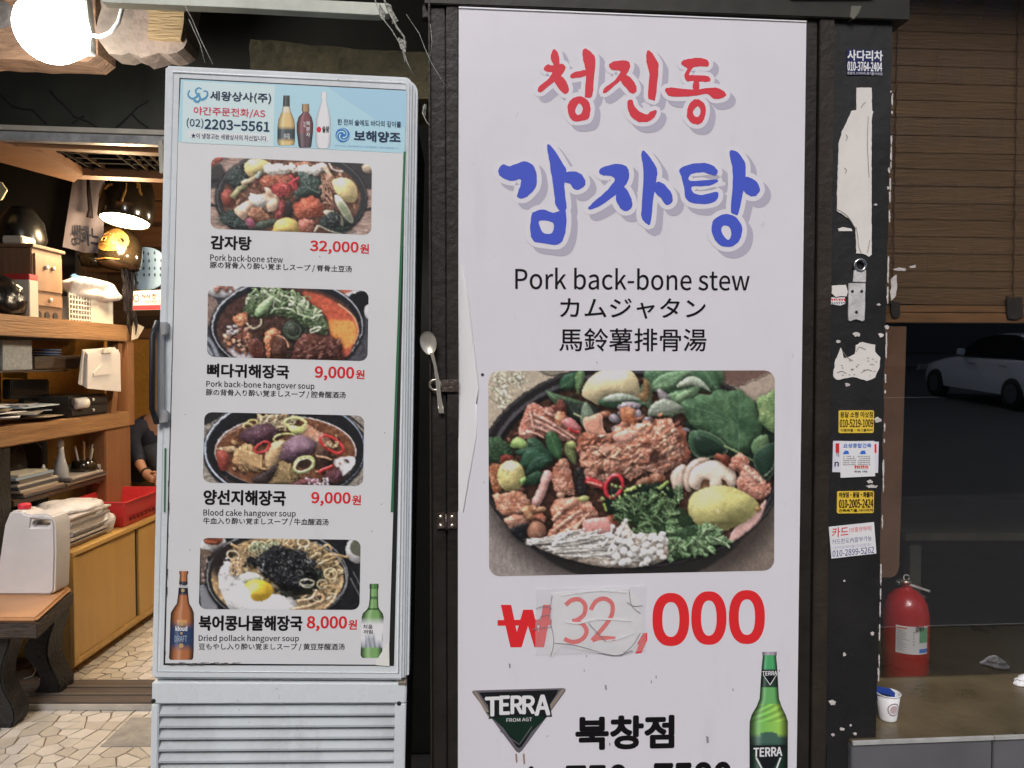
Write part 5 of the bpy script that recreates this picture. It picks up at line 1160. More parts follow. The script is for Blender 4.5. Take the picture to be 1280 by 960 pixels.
MB().plate(G, [(x0b, .05), (x1b, .05), (x1b, c4[1][1]-.012), (x0b, c4[0][1]-.012)], -.62, -.073).build('cabinet_body', mat('fridge_side_shade', seen(70, 72, 72), .5, var=.2), fg, bevel=.006)  # dark grey puts the shade on the white side into its colour
# raised border round the display panel
pan = [G.uv(*q) for q in ((226, 99), (508, 113.5), (491, 831), (206, 829))]
# menu poster, banner, green edge
ri = [G.uv(*q) for q in ((216, 90), (518.5 if 0 else 509.5, 104), (497.5, 841), (197.5, 839), (216, 90))]
rb3 = [(ri[0][0], ri[0][1]), (ri[1][0]-.006, ri[1][1]), (ri[1][0]-.001, ri[1][1]-.006), ri[2], ri[3], ri[0]]
MB().tube([G.pt(a, b, -.0008) for a, b in rb3], .0030, 8, cap=False).build('door_ridge', M_white, fg, smooth=True)
def quad(F, q): return [F.uv(*x) for x in q]
MB().plate(G, quad(G, ((224.5, 97.5), (509.5, 112.5), (492.5, 832), (204.5, 831))), .0002, .0012).build('panel_edge', mat('black_line', (.015, .015, .015), .5), fg)
post = MB().plate(G, quad(G, ((223, 176), (505, 190.5), (486, 830.5), (207, 828.5))), .0012, .0022).build('menu_poster', M_paper, fg, label='white menu poster with four stew pictures and prices')
MB().plate(G, quad(G, ((504.5, 190), (507.5, 190), (491.5, 640), (488.5, 640))), .0012, .0030).build('green_edge', ink('green_tape', (50, 98, 68)), fg)
MB().plate(G, quad(G, ((206.3, 560), (208, 560), (206.8, 640), (205.3, 640))), .0012, .0030).build('green_edge', MATS['ink_green_tape'], fg)
ban = MB().plate(G, quad(G, ((226.5, 99.5), (508, 114), (506, 192), (223, 177.5))), .0013, .0026).build('supplier_banner', ink('banner_blue', (156, 190, 218)), fg, label='pale blue supplier banner with three bottles')
def prt(F, q, m, par, d, name='print_area'): return MB().sheet(F, [F.uv(*x) for x in q], d).build(name, m, par)
prt(G, ((230, 102), (344, 107.5), (342, 184), (228, 178.5)), ink('banner_pale', (182, 203, 226)), ban, .0028)
prt(G, ((235.5, 163.5), (337.5, 169), (337, 178), (235.3, 172.5)), ink('banner_paler', (196, 208, 224)), ban, .0030)
prt(G, ((410, 109), (508, 114), (507.5, 160), (470, 150)), ink('banner_deep', (146, 182, 210)), ban, .0028)
D = .0027; DB = .0034
def gl(s_, box, m, b=0., par=None, font=True, slope=None, d=None, **k): return letters(G, s_, box, m, par or post, d=d or (DB if par is ban else D), bold=b, font=font, **({} if slope is None else {'slope': slope}), **k)
SB = .045                                                     # banner lines run with the leaning door
gl('세왕상사(주)', (263, 114, 339.5, 127.5), K_navy, .03, ban, slope=SB); gl('야간주문전화/AS', (242.5, 133.5, 332, 145), ink('banner_red', (186, 58, 78)), .018, ban, slope=SB)
gl('(02)', (233.8, 148, 255, 160.5), ink('banner_navy', (28, 48, 74)), .012, ban, slope=SB); gl('2203−5561', (256, 149, 337.5, 162), MATS['ink_banner_navy'], .04, ban, slope=SB)
gl('★이 냉장고는 세왕상사의 자산입니다.', (239.5, 166.5, 335, 173), MATS['ink_banner_navy'], .012, ban, slope=SB)
gl('한 잔의 술에도 바다의 깊이를', (422, 149, 501.5, 156.5), MATS['ink_banner_navy'], .01, ban, slope=SB); gl('보해양조', (442.5, 163, 501, 177), K_navy, .045, ban, slope=SB)
fine_print(G, (419, 181.4, 500, 183), ink('tiny_blue', (124, 156, 186)), ban, DB, 1.6, slope=SB)
def disc(F, x, y, r, m, par, d, k=1., a0=0, a1=360, r2=0, name='logo'):
    def P_(rr): return [F.uv(x+rr*math.cos(math.radians(a0+(a1-a0)*i/24)), y+k*rr*math.sin(math.radians(a0+(a1-a0)*i/24))) for i in range(24 if a1-a0 == 360 else 25)]
    if r2: return MB().sheet(F, P_(r)+P_(r2)[::-1], d).build(name, m, par)
    return MB().sheet(F, P_(r), d).build(name, m, par)
B1 = ink('logo_blue', (40, 106, 168)); disc(G, 428.6, 169.5, 9, B1, ban, .0030)
WV = ink('logo_pale', (170, 200, 226))
for a in (0, 120, 240):
    pts = [(428.6+(8.6-i*.72)*math.cos(math.radians(a+i*26)), 169.5+(8.6-i*.72)*math.sin(math.radians(a+i*26))) for i in range(9)]
    MB().sheet(G, [G.uv(*q) for q in Painter.ribbon(None, pts, .4, 1.8)], 1e-6*a+.0032).build('logo', WV, ban)
SW = ink('swirl_teal', (72, 134, 168))
lg = [[(238, 113.5), (236, 117), (236.5, 121), (241, 124), (246, 122), (250, 117)], [(252.5, 112), (249, 110.5), (245.5, 113), (246, 117), (250, 121), (250.5, 125.5), (247, 128), (243, 125.5)], [(255, 114.5), (259, 115), (260, 119), (257, 123.5), (252, 125.5)]]
for i, q in enumerate(lg): MB().sheet(G, [G.uv(*x) for x in Painter.ribbon(None, q, 1.6, 3.2)], 1e-5*i+.0031).build('logo', SW, ban)
# three bottles on the banner
def bt1(t, y):
    if y < 134: return cyl(t, (58, 66, 62), .4, .5)
    if 158 < y < 177: return cyl(t, (64, 74, 76), .3, .6)
    return cyl(t, (198, 172, 118) if y > 140 else (196, 190, 170), .3, .62)
printed_shape(G, [(120, 354.5, 362.5), (133, 354, 362.5), (140, 352.5, 364), (150, 348.5, 368), (158, 347.2, 369.2), (178, 347, 369), (182, 348.5, 367.5)], bt1, ban, 'bottle_print', d=.0030, nx=12)
gl('純', (355, 167, 363, 174), K_w, 0, ban, d=.0036)
printed_shape(G, [(130.5, 378, 386.5), (138.5, 377.5, 387), (141, 379, 386), (147, 373.5, 390), (155, 371.2, 392), (165, 371.2, 391.6), (183, 373.5, 389.5), (185, 375, 388)], lambda t, y: cyl(t, (150, 122, 84) if y < 140 else ((112, 70, 72) if y < 168 else (84, 70, 76)), .3, .5), ban, 'bottle_print', d=.0030, nx=12)
for i, ch in enumerate('복분자'): gl(ch, (383, 152+i*7, 388, 157.5+i*7), K_w, .02, ban, d=.0036)
for i, ch in enumerate('보해'): gl(ch, (379.5, 152.5+i*4, 382.3, 156+i*4), K_w, 0, ban, d=.0036)
printed_shape(G, [(115.5, 402.5, 408.5), (121, 401, 409), (126, 402.5, 408.5), (138, 398.5, 411.5), (150, 395, 414), (178, 394.5, 413.5), (184, 396, 412), (186, 399, 410)], lambda t, y: cyl(t, (206, 212, 216) if not (157 < y < 169) else (220, 222, 224), .4, .72), ban, 'bottle_print', d=.0030, nx=12)
disc(G, 399, 162.5, 2.8, K_redp, ban, .0033, 1.3); gl('술왕', (403, 158, 412, 166), K_black, .02, ban, d=.0036)
# the four dishes
picture(G, ((264.5, 196.5), (465, 205.2), (464.2, 294), (263.5, 286)), .0165, paint_stew(), post, nx=230, ny=105, d=.0025, label='printed picture of potato and pork stew in a black pan')
picture(G, ((260.5, 357), (461, 363.5), (459.5, 451.5), (259.2, 446)), .0165, paint_bone(), post, nx=230, ny=105, d=.0025, label='printed picture of pork bone soup with sliced leek')
picture(G, ((256, 515), (455.5, 519.5), (454, 607.5), (254, 603)), .0165, paint_blood(), post, nx=230, ny=105, d=.0025, label='printed picture of ox blood soup with chillies')
picture(G, ((251, 672), (451, 674.5), (449.5, 762), (249, 761)), .0165, paint_pollack(), post, nx=230, ny=105, d=.0025, label='printed picture of pollack soup with egg and seaweed')
gl('감자탕', (263.5, 294, 315, 312), K_black, .045); gl('32,000', (387.5, 300.5, 448.5, 317), K_redp, .038); gl('원', (450, 305, 461.5, 317), K_redp, .035)
gl('Pork back-bone stew', (263.2, 317.5, 354, 326), K_black, .012); gl('豚の背骨入り酔い覚ましスープ / 脊骨土豆汤', (262.8, 327, 440, 336), K_black, .012)
gl('뼈다귀해장국', (259, 454, 362, 471.5), K_black, .045); gl('9,000', (393.5, 457.5, 443, 475.5), K_redp, .038); gl('원', (444.5, 462, 456, 473.5), K_redp, .035)
gl('Pork back-bone hangover soup', (258.3, 475.5, 393.5, 485.5), K_black, .012); gl('豚の背骨入り酔い覚ましスープ / 腔骨醒酒汤', (257.7, 486, 432.3, 495), K_black, .012)
gl('양선지해장국', (254.5, 611.5, 357.7, 631), K_black, .045); gl('9,000', (389, 614.5, 438.5, 632), K_redp, .038); gl('원', (440, 618.5, 451.5, 631), K_redp, .035)
gl('Blood cake hangover soup', (254.5, 636, 370, 646.5), K_black, .012); gl('牛血入り酔い覚ましスープ / 牛血醒酒汤', (254.5, 646.5, 411, 655.5), K_black, .012)
gl('북어콩나물해장국', (248.7, 768.5, 378.5, 788), K_black, .045); gl('8,000', (383.5, 769.5, 434, 788.5), K_redp, .038); gl('원', (435.5, 774, 446.5, 786.5), K_redp, .035)
gl('Dried pollack hangover soup', (248.7, 793, 374, 803), K_black, .012); gl('豆もやし入り酔い覚ましスープ / 黄豆芽醒酒汤', (248.7, 803.5, 431, 812.5), K_black, .012)
# brown and green bottles printed at the foot of the poster
q6 = lambda x, y: (200+x/6.857, 700+y/6.857)
rw = [(92, 170, 245), (112, 168, 246), (125, 174, 238), (190, 168, 240), (285, 160, 244), (370, 148, 254), (410, 120, 278), (450, 96, 293), (520, 92, 295), (780, 84, 292), (835, 80, 288), (852, 90, 278)]
def cloud(t, y):
    Y = (y-700)*6.857
    if 188 < Y < 285: c = (40, 46, 58)
    elif 512 < Y < 775 and not (abs(2*t-1)**2*30 > 0 and (Y < 512+30*abs(2*t-1)**2*1.2 or Y > 775-30*abs(2*t-1)**2*1.2)): 
        c = (46, 62, 92) if 530 < Y < 760 else (190, 140, 90)
        return cyl(t, c, .3, .7)
    else: c = (156, 98, 62)
    return cyl(t, c, .4, .28)
b1 = printed_shape(G, [(q6(0, y)[1], q6(a, 0)[0], q6(b, 0)[0]) for y, a, b in rw], cloud, post, 'beer_bottle_print', d=.0025, nx=20, label='printed brown beer bottle')
gl('kloud', (*q6(136, 562), *q6(238, 605)), K_w, .05, post, d=.0029); gl('DRAFT', (*q6(130, 645), *q6(236, 698)), ink('label_silver', (150, 158, 172)), .01, post, d=.0029); gl('kloud', (*q6(166, 205), *q6(240, 236)), K_w, .05, post, d=.0029)
for x, y, r in ((189, 543, 2.6), (200, 258, 2.2), (185, 730, 3), (188, 624, 1.6)): disc(G, *q6(x, y), r, ink('label_gold', (168, 140, 92)), post, .0028)
q8 = lambda x, y: (440+x/8, 720+y/8)
rw = [(75, 178, 266), (115, 176, 268), (128, 180, 262), (215, 178, 262), (300, 168, 264), (330, 152, 276), (370, 110, 308), (410, 98, 318), (700, 90, 304), (790, 88, 302), (815, 104, 290)]
def soju(t, y):
    Y = (y-720)*8
    if Y < 128: return cyl(t, (70, 110, 60), .4, .4)
    if 212 < Y < 222 or 315 < Y < 332: return cyl(t, (44, 76, 40), .4, .5)
    if 432 < Y < 708:
        k = math.sin(t*9+.6)*.5+math.sin(t*21)*.2
        if Y > 620+30*k: return (160, 164, 170) if math.sin(t*30+Y*.06) > -.2 else (120, 124, 130)
        return (200, 204, 212)
    return cyl(t, (112, 150, 92), .35, .32)
b2 = printed_shape(G, [(q8(0, y)[1], q8(a, 0)[0], q8(b, 0)[0]) for y, a, b in rw], soju, post, 'soju_bottle_print', d=.0025, nx=20, label='printed green soju bottle')
gl('처음', (*q8(112, 480), *q8(208, 526)), K_black, .02, post, d=.0029); gl('처럼', (*q8(116, 534), *q8(208, 574)), K_black, .02, post, d=.0029)
# loose bottom right corner of the poster and grime along the seam
MB().plate(G, quad(G, ((470, 826), (486.5, 800), (487, 832), (470, 830.5))), .0030, .0038).build('curled_corner', ink('corner_cream', (206, 200, 192)), fg)
mb = MB(); rg = random.Random(6)
for i in range(26):
    x = rg.uniform(208, 300); y = 829+rg.uniform(-2, 1.5); mb.sheet(G, rough_poly(quad(G, ((x, y), (x+rg.uniform(2, 12), y), (x+rg.uniform(2, 10), y+.8), (x, y+.8))), .0003, .002, rg), .0030+i*1e-5)
for i in range(12):
    y = rg.uniform(560, 825); x = 222-(y-176)*.0243+rg.uniform(-1, 1); mb.sheet(G, rough_poly(quad(G, ((x, y), (x+.8, y), (x+.7, y+rg.uniform(4, 18)), (x, y+8))), .0002, .002, rg), .0030+i*1e-5)
for x, y in ((404, 265), (477, 630), (465, 664), (238, 687), (297, 875), (346, 860), (400, 321), (232, 518), (423, 100), (500, 104), (481, 541)): mb.lathe(G.pt(*G.uv(x, y), .0025), [(.0011, 0), (.0009, .0003)], 7, ax=G.n)
mb.build('grime', ink('grime', (80, 76, 72)), fg, kind='stuff')
# handle on the left edge
HF = G.off(.0)
MB().plate(G, quad(G, ((199, 403), (212, 403), (212, 418), (207, 421), (207, 512), (212, 514), (212, 528), (199, 530))), .0, .016).build('handle_mount', mat('handle_grey', seen(150, 150, 150), .4, .3, var=.1), fg, bevel=.002)
hb = [G.uv(200, 403), G.uv(198.5, 420), G.uv(198, 510), G.uv(199, 528)]
MB().tube([G.pt(*hb[0], .014), G.pt(*hb[1], .034), G.pt(*hb[2], .034), G.pt(*hb[3], .014)], .0062, 10).build('handle', mat('handle_black', (.012, .013, .015), .5), fg, smooth=True)
# lower grille
lo = quad(G, ((190, 853.5), (505.5, 858.5), (503, 1010), (184, 1010)))
b_top = lo[0][1]; gx0, gx1 = G.uv(197, 905)[0], G.uv(493, 905)[0]; gy1 = G.uv(340, 881)[1]
fx0, fx1 = lo[0][0]-.002, lo[1][0]+.004
MB().plate(G, [(fx0, gy1), (fx1, gy1), (fx1, b_top-.003), (fx0, b_top)], -.03, -.004).build('grille_frame', M_white, fg, bevel=.003)
for a0, a1 in ((fx0, gx0), (gx1, fx1)): MB().plate(G, [(a0, .35), (a1, .35), (a1, gy1-.0004), (a0, gy1-.0004)], -.03, -.004).build('grille_frame', M_white, fg, bevel=.002)
MB().plate(G, [(fx0+.01, .06), (fx1-.01, .06), (fx1-.01, gy1+.02), (fx0+.01, gy1+.02)], -.071, -.05).build('grille_back', M_black, fg)
MB().plate(G, [(fx0, .06), (fx1, .06), (fx1, .3496), (fx0, .3496)], -.049, -.004).build('kick_plate', M_white, fg, bevel=.003)
pitch = abs(G.uv(340, 895.6)[1]-G.uv(340, 881)[1])
slat_me = None
for i in range(int((gy1-.36)/pitch)):
    b = gy1-.002-i*pitch; mb = MB()
    prof = [(-.026, b), (-.0065, b-pitch*.80), (-.0065, b-pitch*.98), (-.010, b-pitch*.98), (-.029, b-.002)]
    n = len(prof); vs = [G.pt(gx0+.0005, q[1], q[0]) for q in prof]+[G.pt(gx1-.0005, q[1], q[0]) for q in prof]
    mb.add(vs, [(k, (k+1) % n, n+(k+1) % n, n+k) for k in range(n)]+[tuple(range(n))[::-1], tuple(range(n, 2*n))])
    mb.build('slat', grimy('slat_enamel', seen(158, 164, 166), rough=.4, amount=2.4, scale=6), fg)
for x in (254, 346, 437):
    a = G.uv(x, 900)[0]; MB().plate(G, [(a-.0012, gy1-.09), (a+.0012, gy1-.09), (a+.0012, gy1), (a-.0012, gy1)], -.045, -.028).build('rib', MATS['slat_enamel'], fg)
for x, y in ((191, 877), (498.5, 880)): MB().lathe(G.pt(*G.uv(x, y), -.004), [(.0048, 0), (.0045, .002), (.002, .003)], 14, ax=G.n).build('plug', M_black, fg)
MB().plate(G, [(lo[0][0], b_top+.001), (lo[1][0]+.004, b_top-.002), (lo[1][0]+.004, b_top+.006), (lo[0][0], b_top+.009)], -.06, -.028).build('gap', mat('dark_gap', (.02, .02, .02), .7), fg)
a, b = G.uv(501, 855); MB().plate(G, [(a-.006, b-.004), (a+.012, b-.004), (a+.012, b+.004), (a-.006, b+.004)], -.03, -.002).build('hinge', MATS['bright_steel'], fg, bevel=.001)
# ---------------------------------------------------------------- window bay on the right
SILL_Z = .60
sb = WALL.uv(1180, 925, .02)[1]                        # ledge front edge height
a_l = ap0+.06
_bk = at_z(1180, 846, WALL.pt(0, sb).z)
gl0 = (_bk-WALL.o).dot(WALL.n)                         # how far the glass is set back
M_ledge = mat('worn_brown_ledge', seen(80, 70, 50), .3, var=.3, scale=5, bump=.15, bscale=40)
t = thing('window_ledge', 'deep brown window ledge with a pale front lip below the dark glass', 'window ledge', WALL.pt(1.4, 0, -.2))
za = sb
def wbox(mb, a0, a1, b0, b1, d0, d1): return mb.plate(WALL, [(a0, b0), (a1, b0), (a1, b1), (a0, b1)], d0, d1)
wbox(MB(), a_l, 3.4, za-.007, za, gl0-.012, .012).build('board', M_ledge, t, bevel=.003)
M_lip = mat('pale_lip', seen(150, 150, 146), .45, var=.15, scale=20)
ax_ = WALL.uv(1236, 925)[0]
for a0, a1 in ((a_l, ax_-.0008), (ax_+.0008, 3.4)): wbox(MB(), a0, a1, za-.006, za+.004, .0125, .020).build('lip', M_lip, t, bevel=.001)
t = thing('low_wall', 'grey panelled low wall under the window ledge', 'wall', WALL.pt(1.4, 0)); M_lw = mat('grey_wall_panel', seen(84, 84, 86), .55, var=.14, scale=4, bump=.1)
for a0, a1 in ((a_l, ax_-.002), (ax_+.002, 2.2), (2.204, 3.4)): wbox(MB(), a0, a1, 0, za-.0075, -.05, .014).build('panel', M_lw, t, bevel=.002)
# glass
gt = thing('window', 'large dark shop window with a blind behind it', 'window', WALL.pt(1.6, za, gl0))
TILT = math.radians(1.1)
GL = Frame(WALL.pt(0, za, gl0), 4.2, 0, 1.55)
MB().plate(GL, [(a_l-.1, .0), (3.4, .0), (3.4, 2.2), (a_l-.1, 2.2)], -.006, 0).build('pane', glass_mat('window_glass', refl=5.2), gt)
# brown inner board at the left side of the glass
t = thing('brown_board', 'narrow brown board with a rounded lower corner behind the glass next to the post', 'board', GL.pt(1.2, .3, -.03))
GB = GL.off(-.03)
xa = GB.uv(1085, 560)[0]; xb = GB.uv(1129, 560)[0]; yt = GB.uv(1115, 408)[1]; yb = GB.uv(1115, 722)[1]
MB().plate(GB, [(xa, yt), (xa, yb), (xb-.022, yb), (xb-.010, yb+.006), (xb-.003, yb+.018), (xb, yb+.035), (xb, yt)], -.02, 0).build('board', mat('brown_board', seen(104, 78, 58), .5, var=.18, scale=6, bump=.1), t, bevel=.002)
# bamboo blind
M_bl = wood('blind_brown', seen(102, 80, 54), seen(88, 67, 45), 'x', 5, .55)
bl = thing('window_blind', 'brown slatted wooden blind lowered halfway behind the window', 'blind', GL.pt(1.9, .95, -.07))
bx0 = GL.uv(1112, 200, -.07)[0]; y0_, y1_ = 385, 405
p_ = abs(GL.uv(1200, 100, -.07)[1]-GL.uv(1200, 121.5, -.07)[1])
BF = GL.off(-.07); bb = BF.uv(1200, 404)[1]; rbn = random.Random(8)
MB().plate(BF, [(bx0-.05, bb), (3.3, bb), (3.3, bb+.030), (bx0-.05, bb+.030)], -.012, .006).build('bottom_rail', mat('blind_rail', seen(120, 88, 56), .45, var=.2, scale=8, stretch=(.3, 6, 6)), bl, bevel=.002)
MB().plate(BF, [(bx0-.05, bb+.031), (3.3, bb+.031), (3.3, bb+.052), (bx0-.05, bb+.052)], -.010, .005).build('bottom_rail', MATS['blind_rail'], bl, bevel=.002)
k = 0; b = bb+.056
while b < 2.15 and k < 46:
    mb = MB(); sag = rbn.uniform(-.0015, .0015); n = 9; vs = []
    for i in range(n):
        a = bx0-.03+(3.3-bx0+.03)*i/(n-1); w = rbn.uniform(-.0012, .0012)+sag
        vs += [BF.pt(a, b+w, .0010), BF.pt(a, b+p_*1.05+w, -.0010), BF.pt(a, b+p_*1.05+w, -.0020), BF.pt(a, b+w, -.0002)]
    fs = [(i*4+j, i*4+(j+1) % 4, (i+1)*4+(j+1) % 4, (i+1)*4+j) for i in range(n-1) for j in range(4)]+[(3, 2, 1, 0), tuple((n-1)*4+j for j in range(4))]
    mb.add(vs, fs).build('slat', M_bl, bl); b += p_; k += 1
for x in (1113, 1263, 1420):
    c = [BF.uv(x+(400-y)*.018+(.7 if (i % 2) else -.7), y) for i, y in enumerate(range(-40, 400, 10))]
    MB().tube([BF.pt(*q, .0095) for q in c], .0017, 4).build('ladder_cord', mat('cord_brown', seen(76, 56, 40), .8), bl)
M_shade = mat('soft_dark_cloth', seen(52, 46, 40), .9, var=.3, scale=20)
for x0, x1, y0, y1 in ((1254, 1274, 371, 400), (1110, 1122, 376, 398)):
    P = [BF.uv(*q) for q in ((x0, y0), (x1, y0+2), (x1+1, y1-4), ((x0+x1)/2, y1), (x0+2, y1-2))]
    MB().plate(BF, rough_poly(P, .002, .012, rbn), .0085, .013).build('cord_bundle', M_shade, bl)
# tape scrap on the glass, with bright glare spots drawn as white pieces
t = thing('tape_and_glare', 'torn white tape scrap and painted glare spots on the glass next to the post', 'tape', GL.pt(*GL.uv(1118, 360), 0))
for q in (((1116, 337), (1124, 334), (1132, 336), (1131, 339), (1118, 338)), ((1136, 333), (1144, 331), (1144, 335), (1138, 335)), ((1113, 350), (1120, 343), (1121, 356), (1119, 370), (1114, 376), (1112, 366), (1114, 358))):
    MB().plate(GL, rough_poly([GL.uv(*x) for x in q], .001, .006, rbn), .001, .002).build('scrap', M_paint, t)
EY = 1.8-gl0+.02+.24
# fire extinguisher standing inside behind the glass
ec = at_y(1131, 845, EY); R = abs(at_y(1158, 800, EY).x-at_y(1104, 800, EY).x)/2
ex = thing('fire_extinguisher', 'red fire extinguisher with a white label standing behind the glass', 'fire extinguisher', (ec.x, EY, .0))
zt = lambda y: at_y(1131, y, EY).z
M_red = mat('extinguisher_red', seen(160, 34, 34), .25, coat=.5, var=.05, scale=3)
z0 = zt(846)-.07; H = zt(733)
prof = [(R*.8, z0), (R, z0+.015), (R, zt(772)), (R*.985, zt(764)), (R*.90, zt(753)), (R*.72, zt(744)), (R*.48, zt(738)), (R*.26, zt(734.5)), (R*.24, zt(732))]
MB().lathe((ec.x, EY, 0), prof, 40).build('body', M_red, ex, smooth=True)
MB().lathe((ec.x, EY, 0), [(R*.9, z0-.01), (R*.92, z0+.01), (R*.8, z0+.012)], 30).build('foot_ring', M_black, ex, smooth=True)
mb = MB(); y0, y1 = zt(808), zt(774.5); vs = []; n = 24
for i in range(n+1):
    an = math.radians(-140+i*(82/n)); 
    for z in (y0, y1): vs.append((ec.x+(R+.0012)*math.cos(an), EY+(R+.0012)*math.sin(an), z))
mb.add(vs, [(i*2, i*2+2, i*2+3, i*2+1) for i in range(n)]).build('label', grimy('label_white', seen(206, 206, 206), amount=.2, spots=False), ex, smooth=True)
def wrap(mb, a0, a1, z0_, z1_, off=.002, n=6):
    vs = []
    for i in range(n+1):
        an = math.radians(a0+(a1-a0)*i/n)
        for z in (z0_, z1_): vs.append((ec.x+(R+off)*math.cos(an), EY+(R+off)*math.sin(an), z))
    return mb.add(vs, [(i*2, i*2+2, i*2+3, i*2+1) for i in range(n)])
dz = y1-y0
wrap(MB(), -84, -60, y0+dz*.42, y1-dz*.04).build('label_panel', ink('label_green', (96, 150, 116)), ex); wrap(MB(), -84, -59, y0+dz*.06, y0+dz*.20).build('label_panel', ink('label_blue', (60, 110, 190)), ex)
wrap(MB(), -138, -114, y1-dz*.10, y1-dz*.05).build('label_panel', ink('label_orange', (220, 110, 70)), ex)
mb = MB(); rx = random.Random(5)
for i in range(14):
    z = y1-dz*(.16+.055*i); 
    if i == 6: wrap(mb, -138, -110, z-dz*.008, z+dz*.008, .0022)
    else: wrap(mb, -137, rx.uniform(-124, -114), z-dz*.008, z+dz*.004, .0022)
for i in range(5): wrap(mb, -100, -96, y1-dz*(.2+.11*i)-dz*.02, y1-dz*(.2+.11*i)+dz*.01, .0022, 2)
mb.build('label_print', ink('label_grey', (120, 122, 124)), ex)
EF = Frame((0, 0, 0), 0)
# letters DH wrapped on the label: two short words of flat type set on the curve
me_f = Frame((ec.x+(R+.0035)*math.cos(math.radians(-76)), EY+(R+.0035)*math.sin(math.radians(-76)), 0), 14)
letters(me_f, 'DH', (1145, 783, 1154, 789.5), mat('label_dark', seen(26, 40, 34), .5), ex, d=.002, bold=.05)
M_brass = MATS['bright_steel']
MB().lathe((ec.x-.004, EY, 0), [(R*.22, zt(733)), (R*.22, zt(728)), (R*.30, zt(727.5)), (R*.30, zt(725)), (R*.15, zt(724))], 16).build('valve', M_brass, ex, smooth=True)
T = lambda x, y, dy=0: at_y(x, y, EY+dy)
MB().tube([T(1120, 727), T(1127, 730), T(1133, 729), T(1140, 734)], .0065, 8).build('nozzle', mat('valve_grey', seen(90, 92, 88), .4, .5), ex, smooth=True)
MB().hexa([T(1131, 730, .01), T(1134, 730, .01), T(1163, 739, .01), T(1162, 741, .01), T(1131, 730, -.01), T(1134, 728, -.01), T(1163, 738, -.01), T(1162, 740, -.01)]).build('lever', M_al, ex)
MB().hexa([T(1128, 733, .01), T(1134, 735, .01), T(1158, 747, .01), T(1156, 748, .01), T(1128, 732, -.01), T(1134, 733, -.01), T(1158, 746, -.01), T(1156, 747, -.01)]).build('carry_handle', MATS['valve_grey'], ex)
MB().tube([T(1133+3.5*math.cos(k*PI/6), 722+3.5*math.sin(k*PI/6)) for k in range(12)], .002, 5).build('pin_ring', M_al, ex)
# paper cup with a phone card inside, on the ledge
cy = 1.8+ (WALL.uv(1110, 908)[0])*math.tan(math.radians(4.2))+.10
cb = at_y(1110, 910, cy); czt = at_y(1110, 866, cy).z
cb = Vector((at_y(1108.5, 908, cy).x, cy, cb.z)); rt = abs(at_y(1124, 866, cy).x-at_y(1096, 866, cy).x)/2; rb_ = rt*.74
ledz = WALL.pt(0, za).z
cp = thing('paper_cup', 'white paper cup with a round printed badge on the ledge beside the post', 'cup', (cb.x+.0, cy, ledz))
cxx = at_y(1110, 880, cy).x
M_cup = mat('paper_cup', seen(206, 204, 200), .55, var=.04, scale=10)
zc = lambda y: max(ledz, at_y(1110, y, cy).z)
MB().lathe((cxx, cy, 0), [(rb_, ledz+.001), (rb_, ledz+.004), (rt, czt), (rt-.0012, czt), (rb_-.001, ledz+.008)], 32).build('body', M_cup, cp, smooth=True)
MB().tube([(cxx+(rt+.0005)*math.cos(k*PI/16), cy+(rt+.0005)*math.sin(k*PI/16), czt) for k in range(33)], .0017, 6, cap=False).build('rim', M_cup, cp, smooth=True)
# badge
mb = MB(); hc = (czt-ledz); 
def cupp(an, z, o=.0008):
    r_ = rb_+(rt-rb_)*(z-ledz)/hc+o; return (cxx+r_*math.cos(math.radians(an)), cy+r_*math.sin(math.radians(an)), z)
bc = ledz+hc*.52; br = hc*.25
for ri, ro in ((.86, 1.0), (.0, .62)):
    vs = []; n = 28
    for i in range(n):
        th = 2*PI*i/n
        for q in (ri, ro):
            vs.append(cupp(-84+math.degrees(br*q*math.cos(th)/rt), bc+br*q*math.sin(th)))
    mb = MB().add(vs, [(i*2, i*2+1, ((i+1) % n)*2+1, ((i+1) % n)*2) for i in range(n)]); mb.build('badge', ink('badge_brown', (120, 96, 100)) if ri else ink('badge_pink', (176, 158, 160)), cp)
ph = thing('blue_card', 'dark blue plastic card standing in the white paper cup', 'card', (cxx, cy, ledz+.01))
q = [at_y(1094, 858, cy), at_y(1113, 861, cy), at_y(1119, 866, cy), at_y(1118, 882, cy), at_y(1098, 880, cy)]
MB().add([tuple(p) for p in q]+[(p.x, p.y+.004, p.z) for p in q], [(4, 3, 2, 1, 0), (5, 6, 7, 8, 9)]+[(i, (i+1) % 5, 5+(i+1) % 5, 5+i) for i in range(5)]).build('face', mat('card_blue', seen(34, 60, 130), .3), ph)
q = [at_y(1099, 866, cy-.003), at_y(1113, 869, cy-.003), at_y(1114, 882, cy-.003), at_y(1099, 880, cy-.003)]
MB().add([tuple(p) for p in q], [(3, 2, 1, 0)]).build('dark_print', mat('card_black', (.012, .014, .02), .3), ph)
c = thing('crumpled_napkin', 'crumpled white napkin on the ledge at the right edge of the picture', 'napkin', (at_z(1277, 852, ledz+.0)))
cc = at_z(1278, 855, ledz); mb = MB(); rn = random.Random(4)
mb.lathe((cc.x+.012, cc.y, ledz), [(.012, .0), (.035, .002), (.034, .006), (.022, .013), (.025, .016), (.010, .026), (.003, .028)], 18, wob=.16).build('paper', mat('napkin', seen(214, 214, 216), .8, var=.05, scale=40, bump=.5), c)
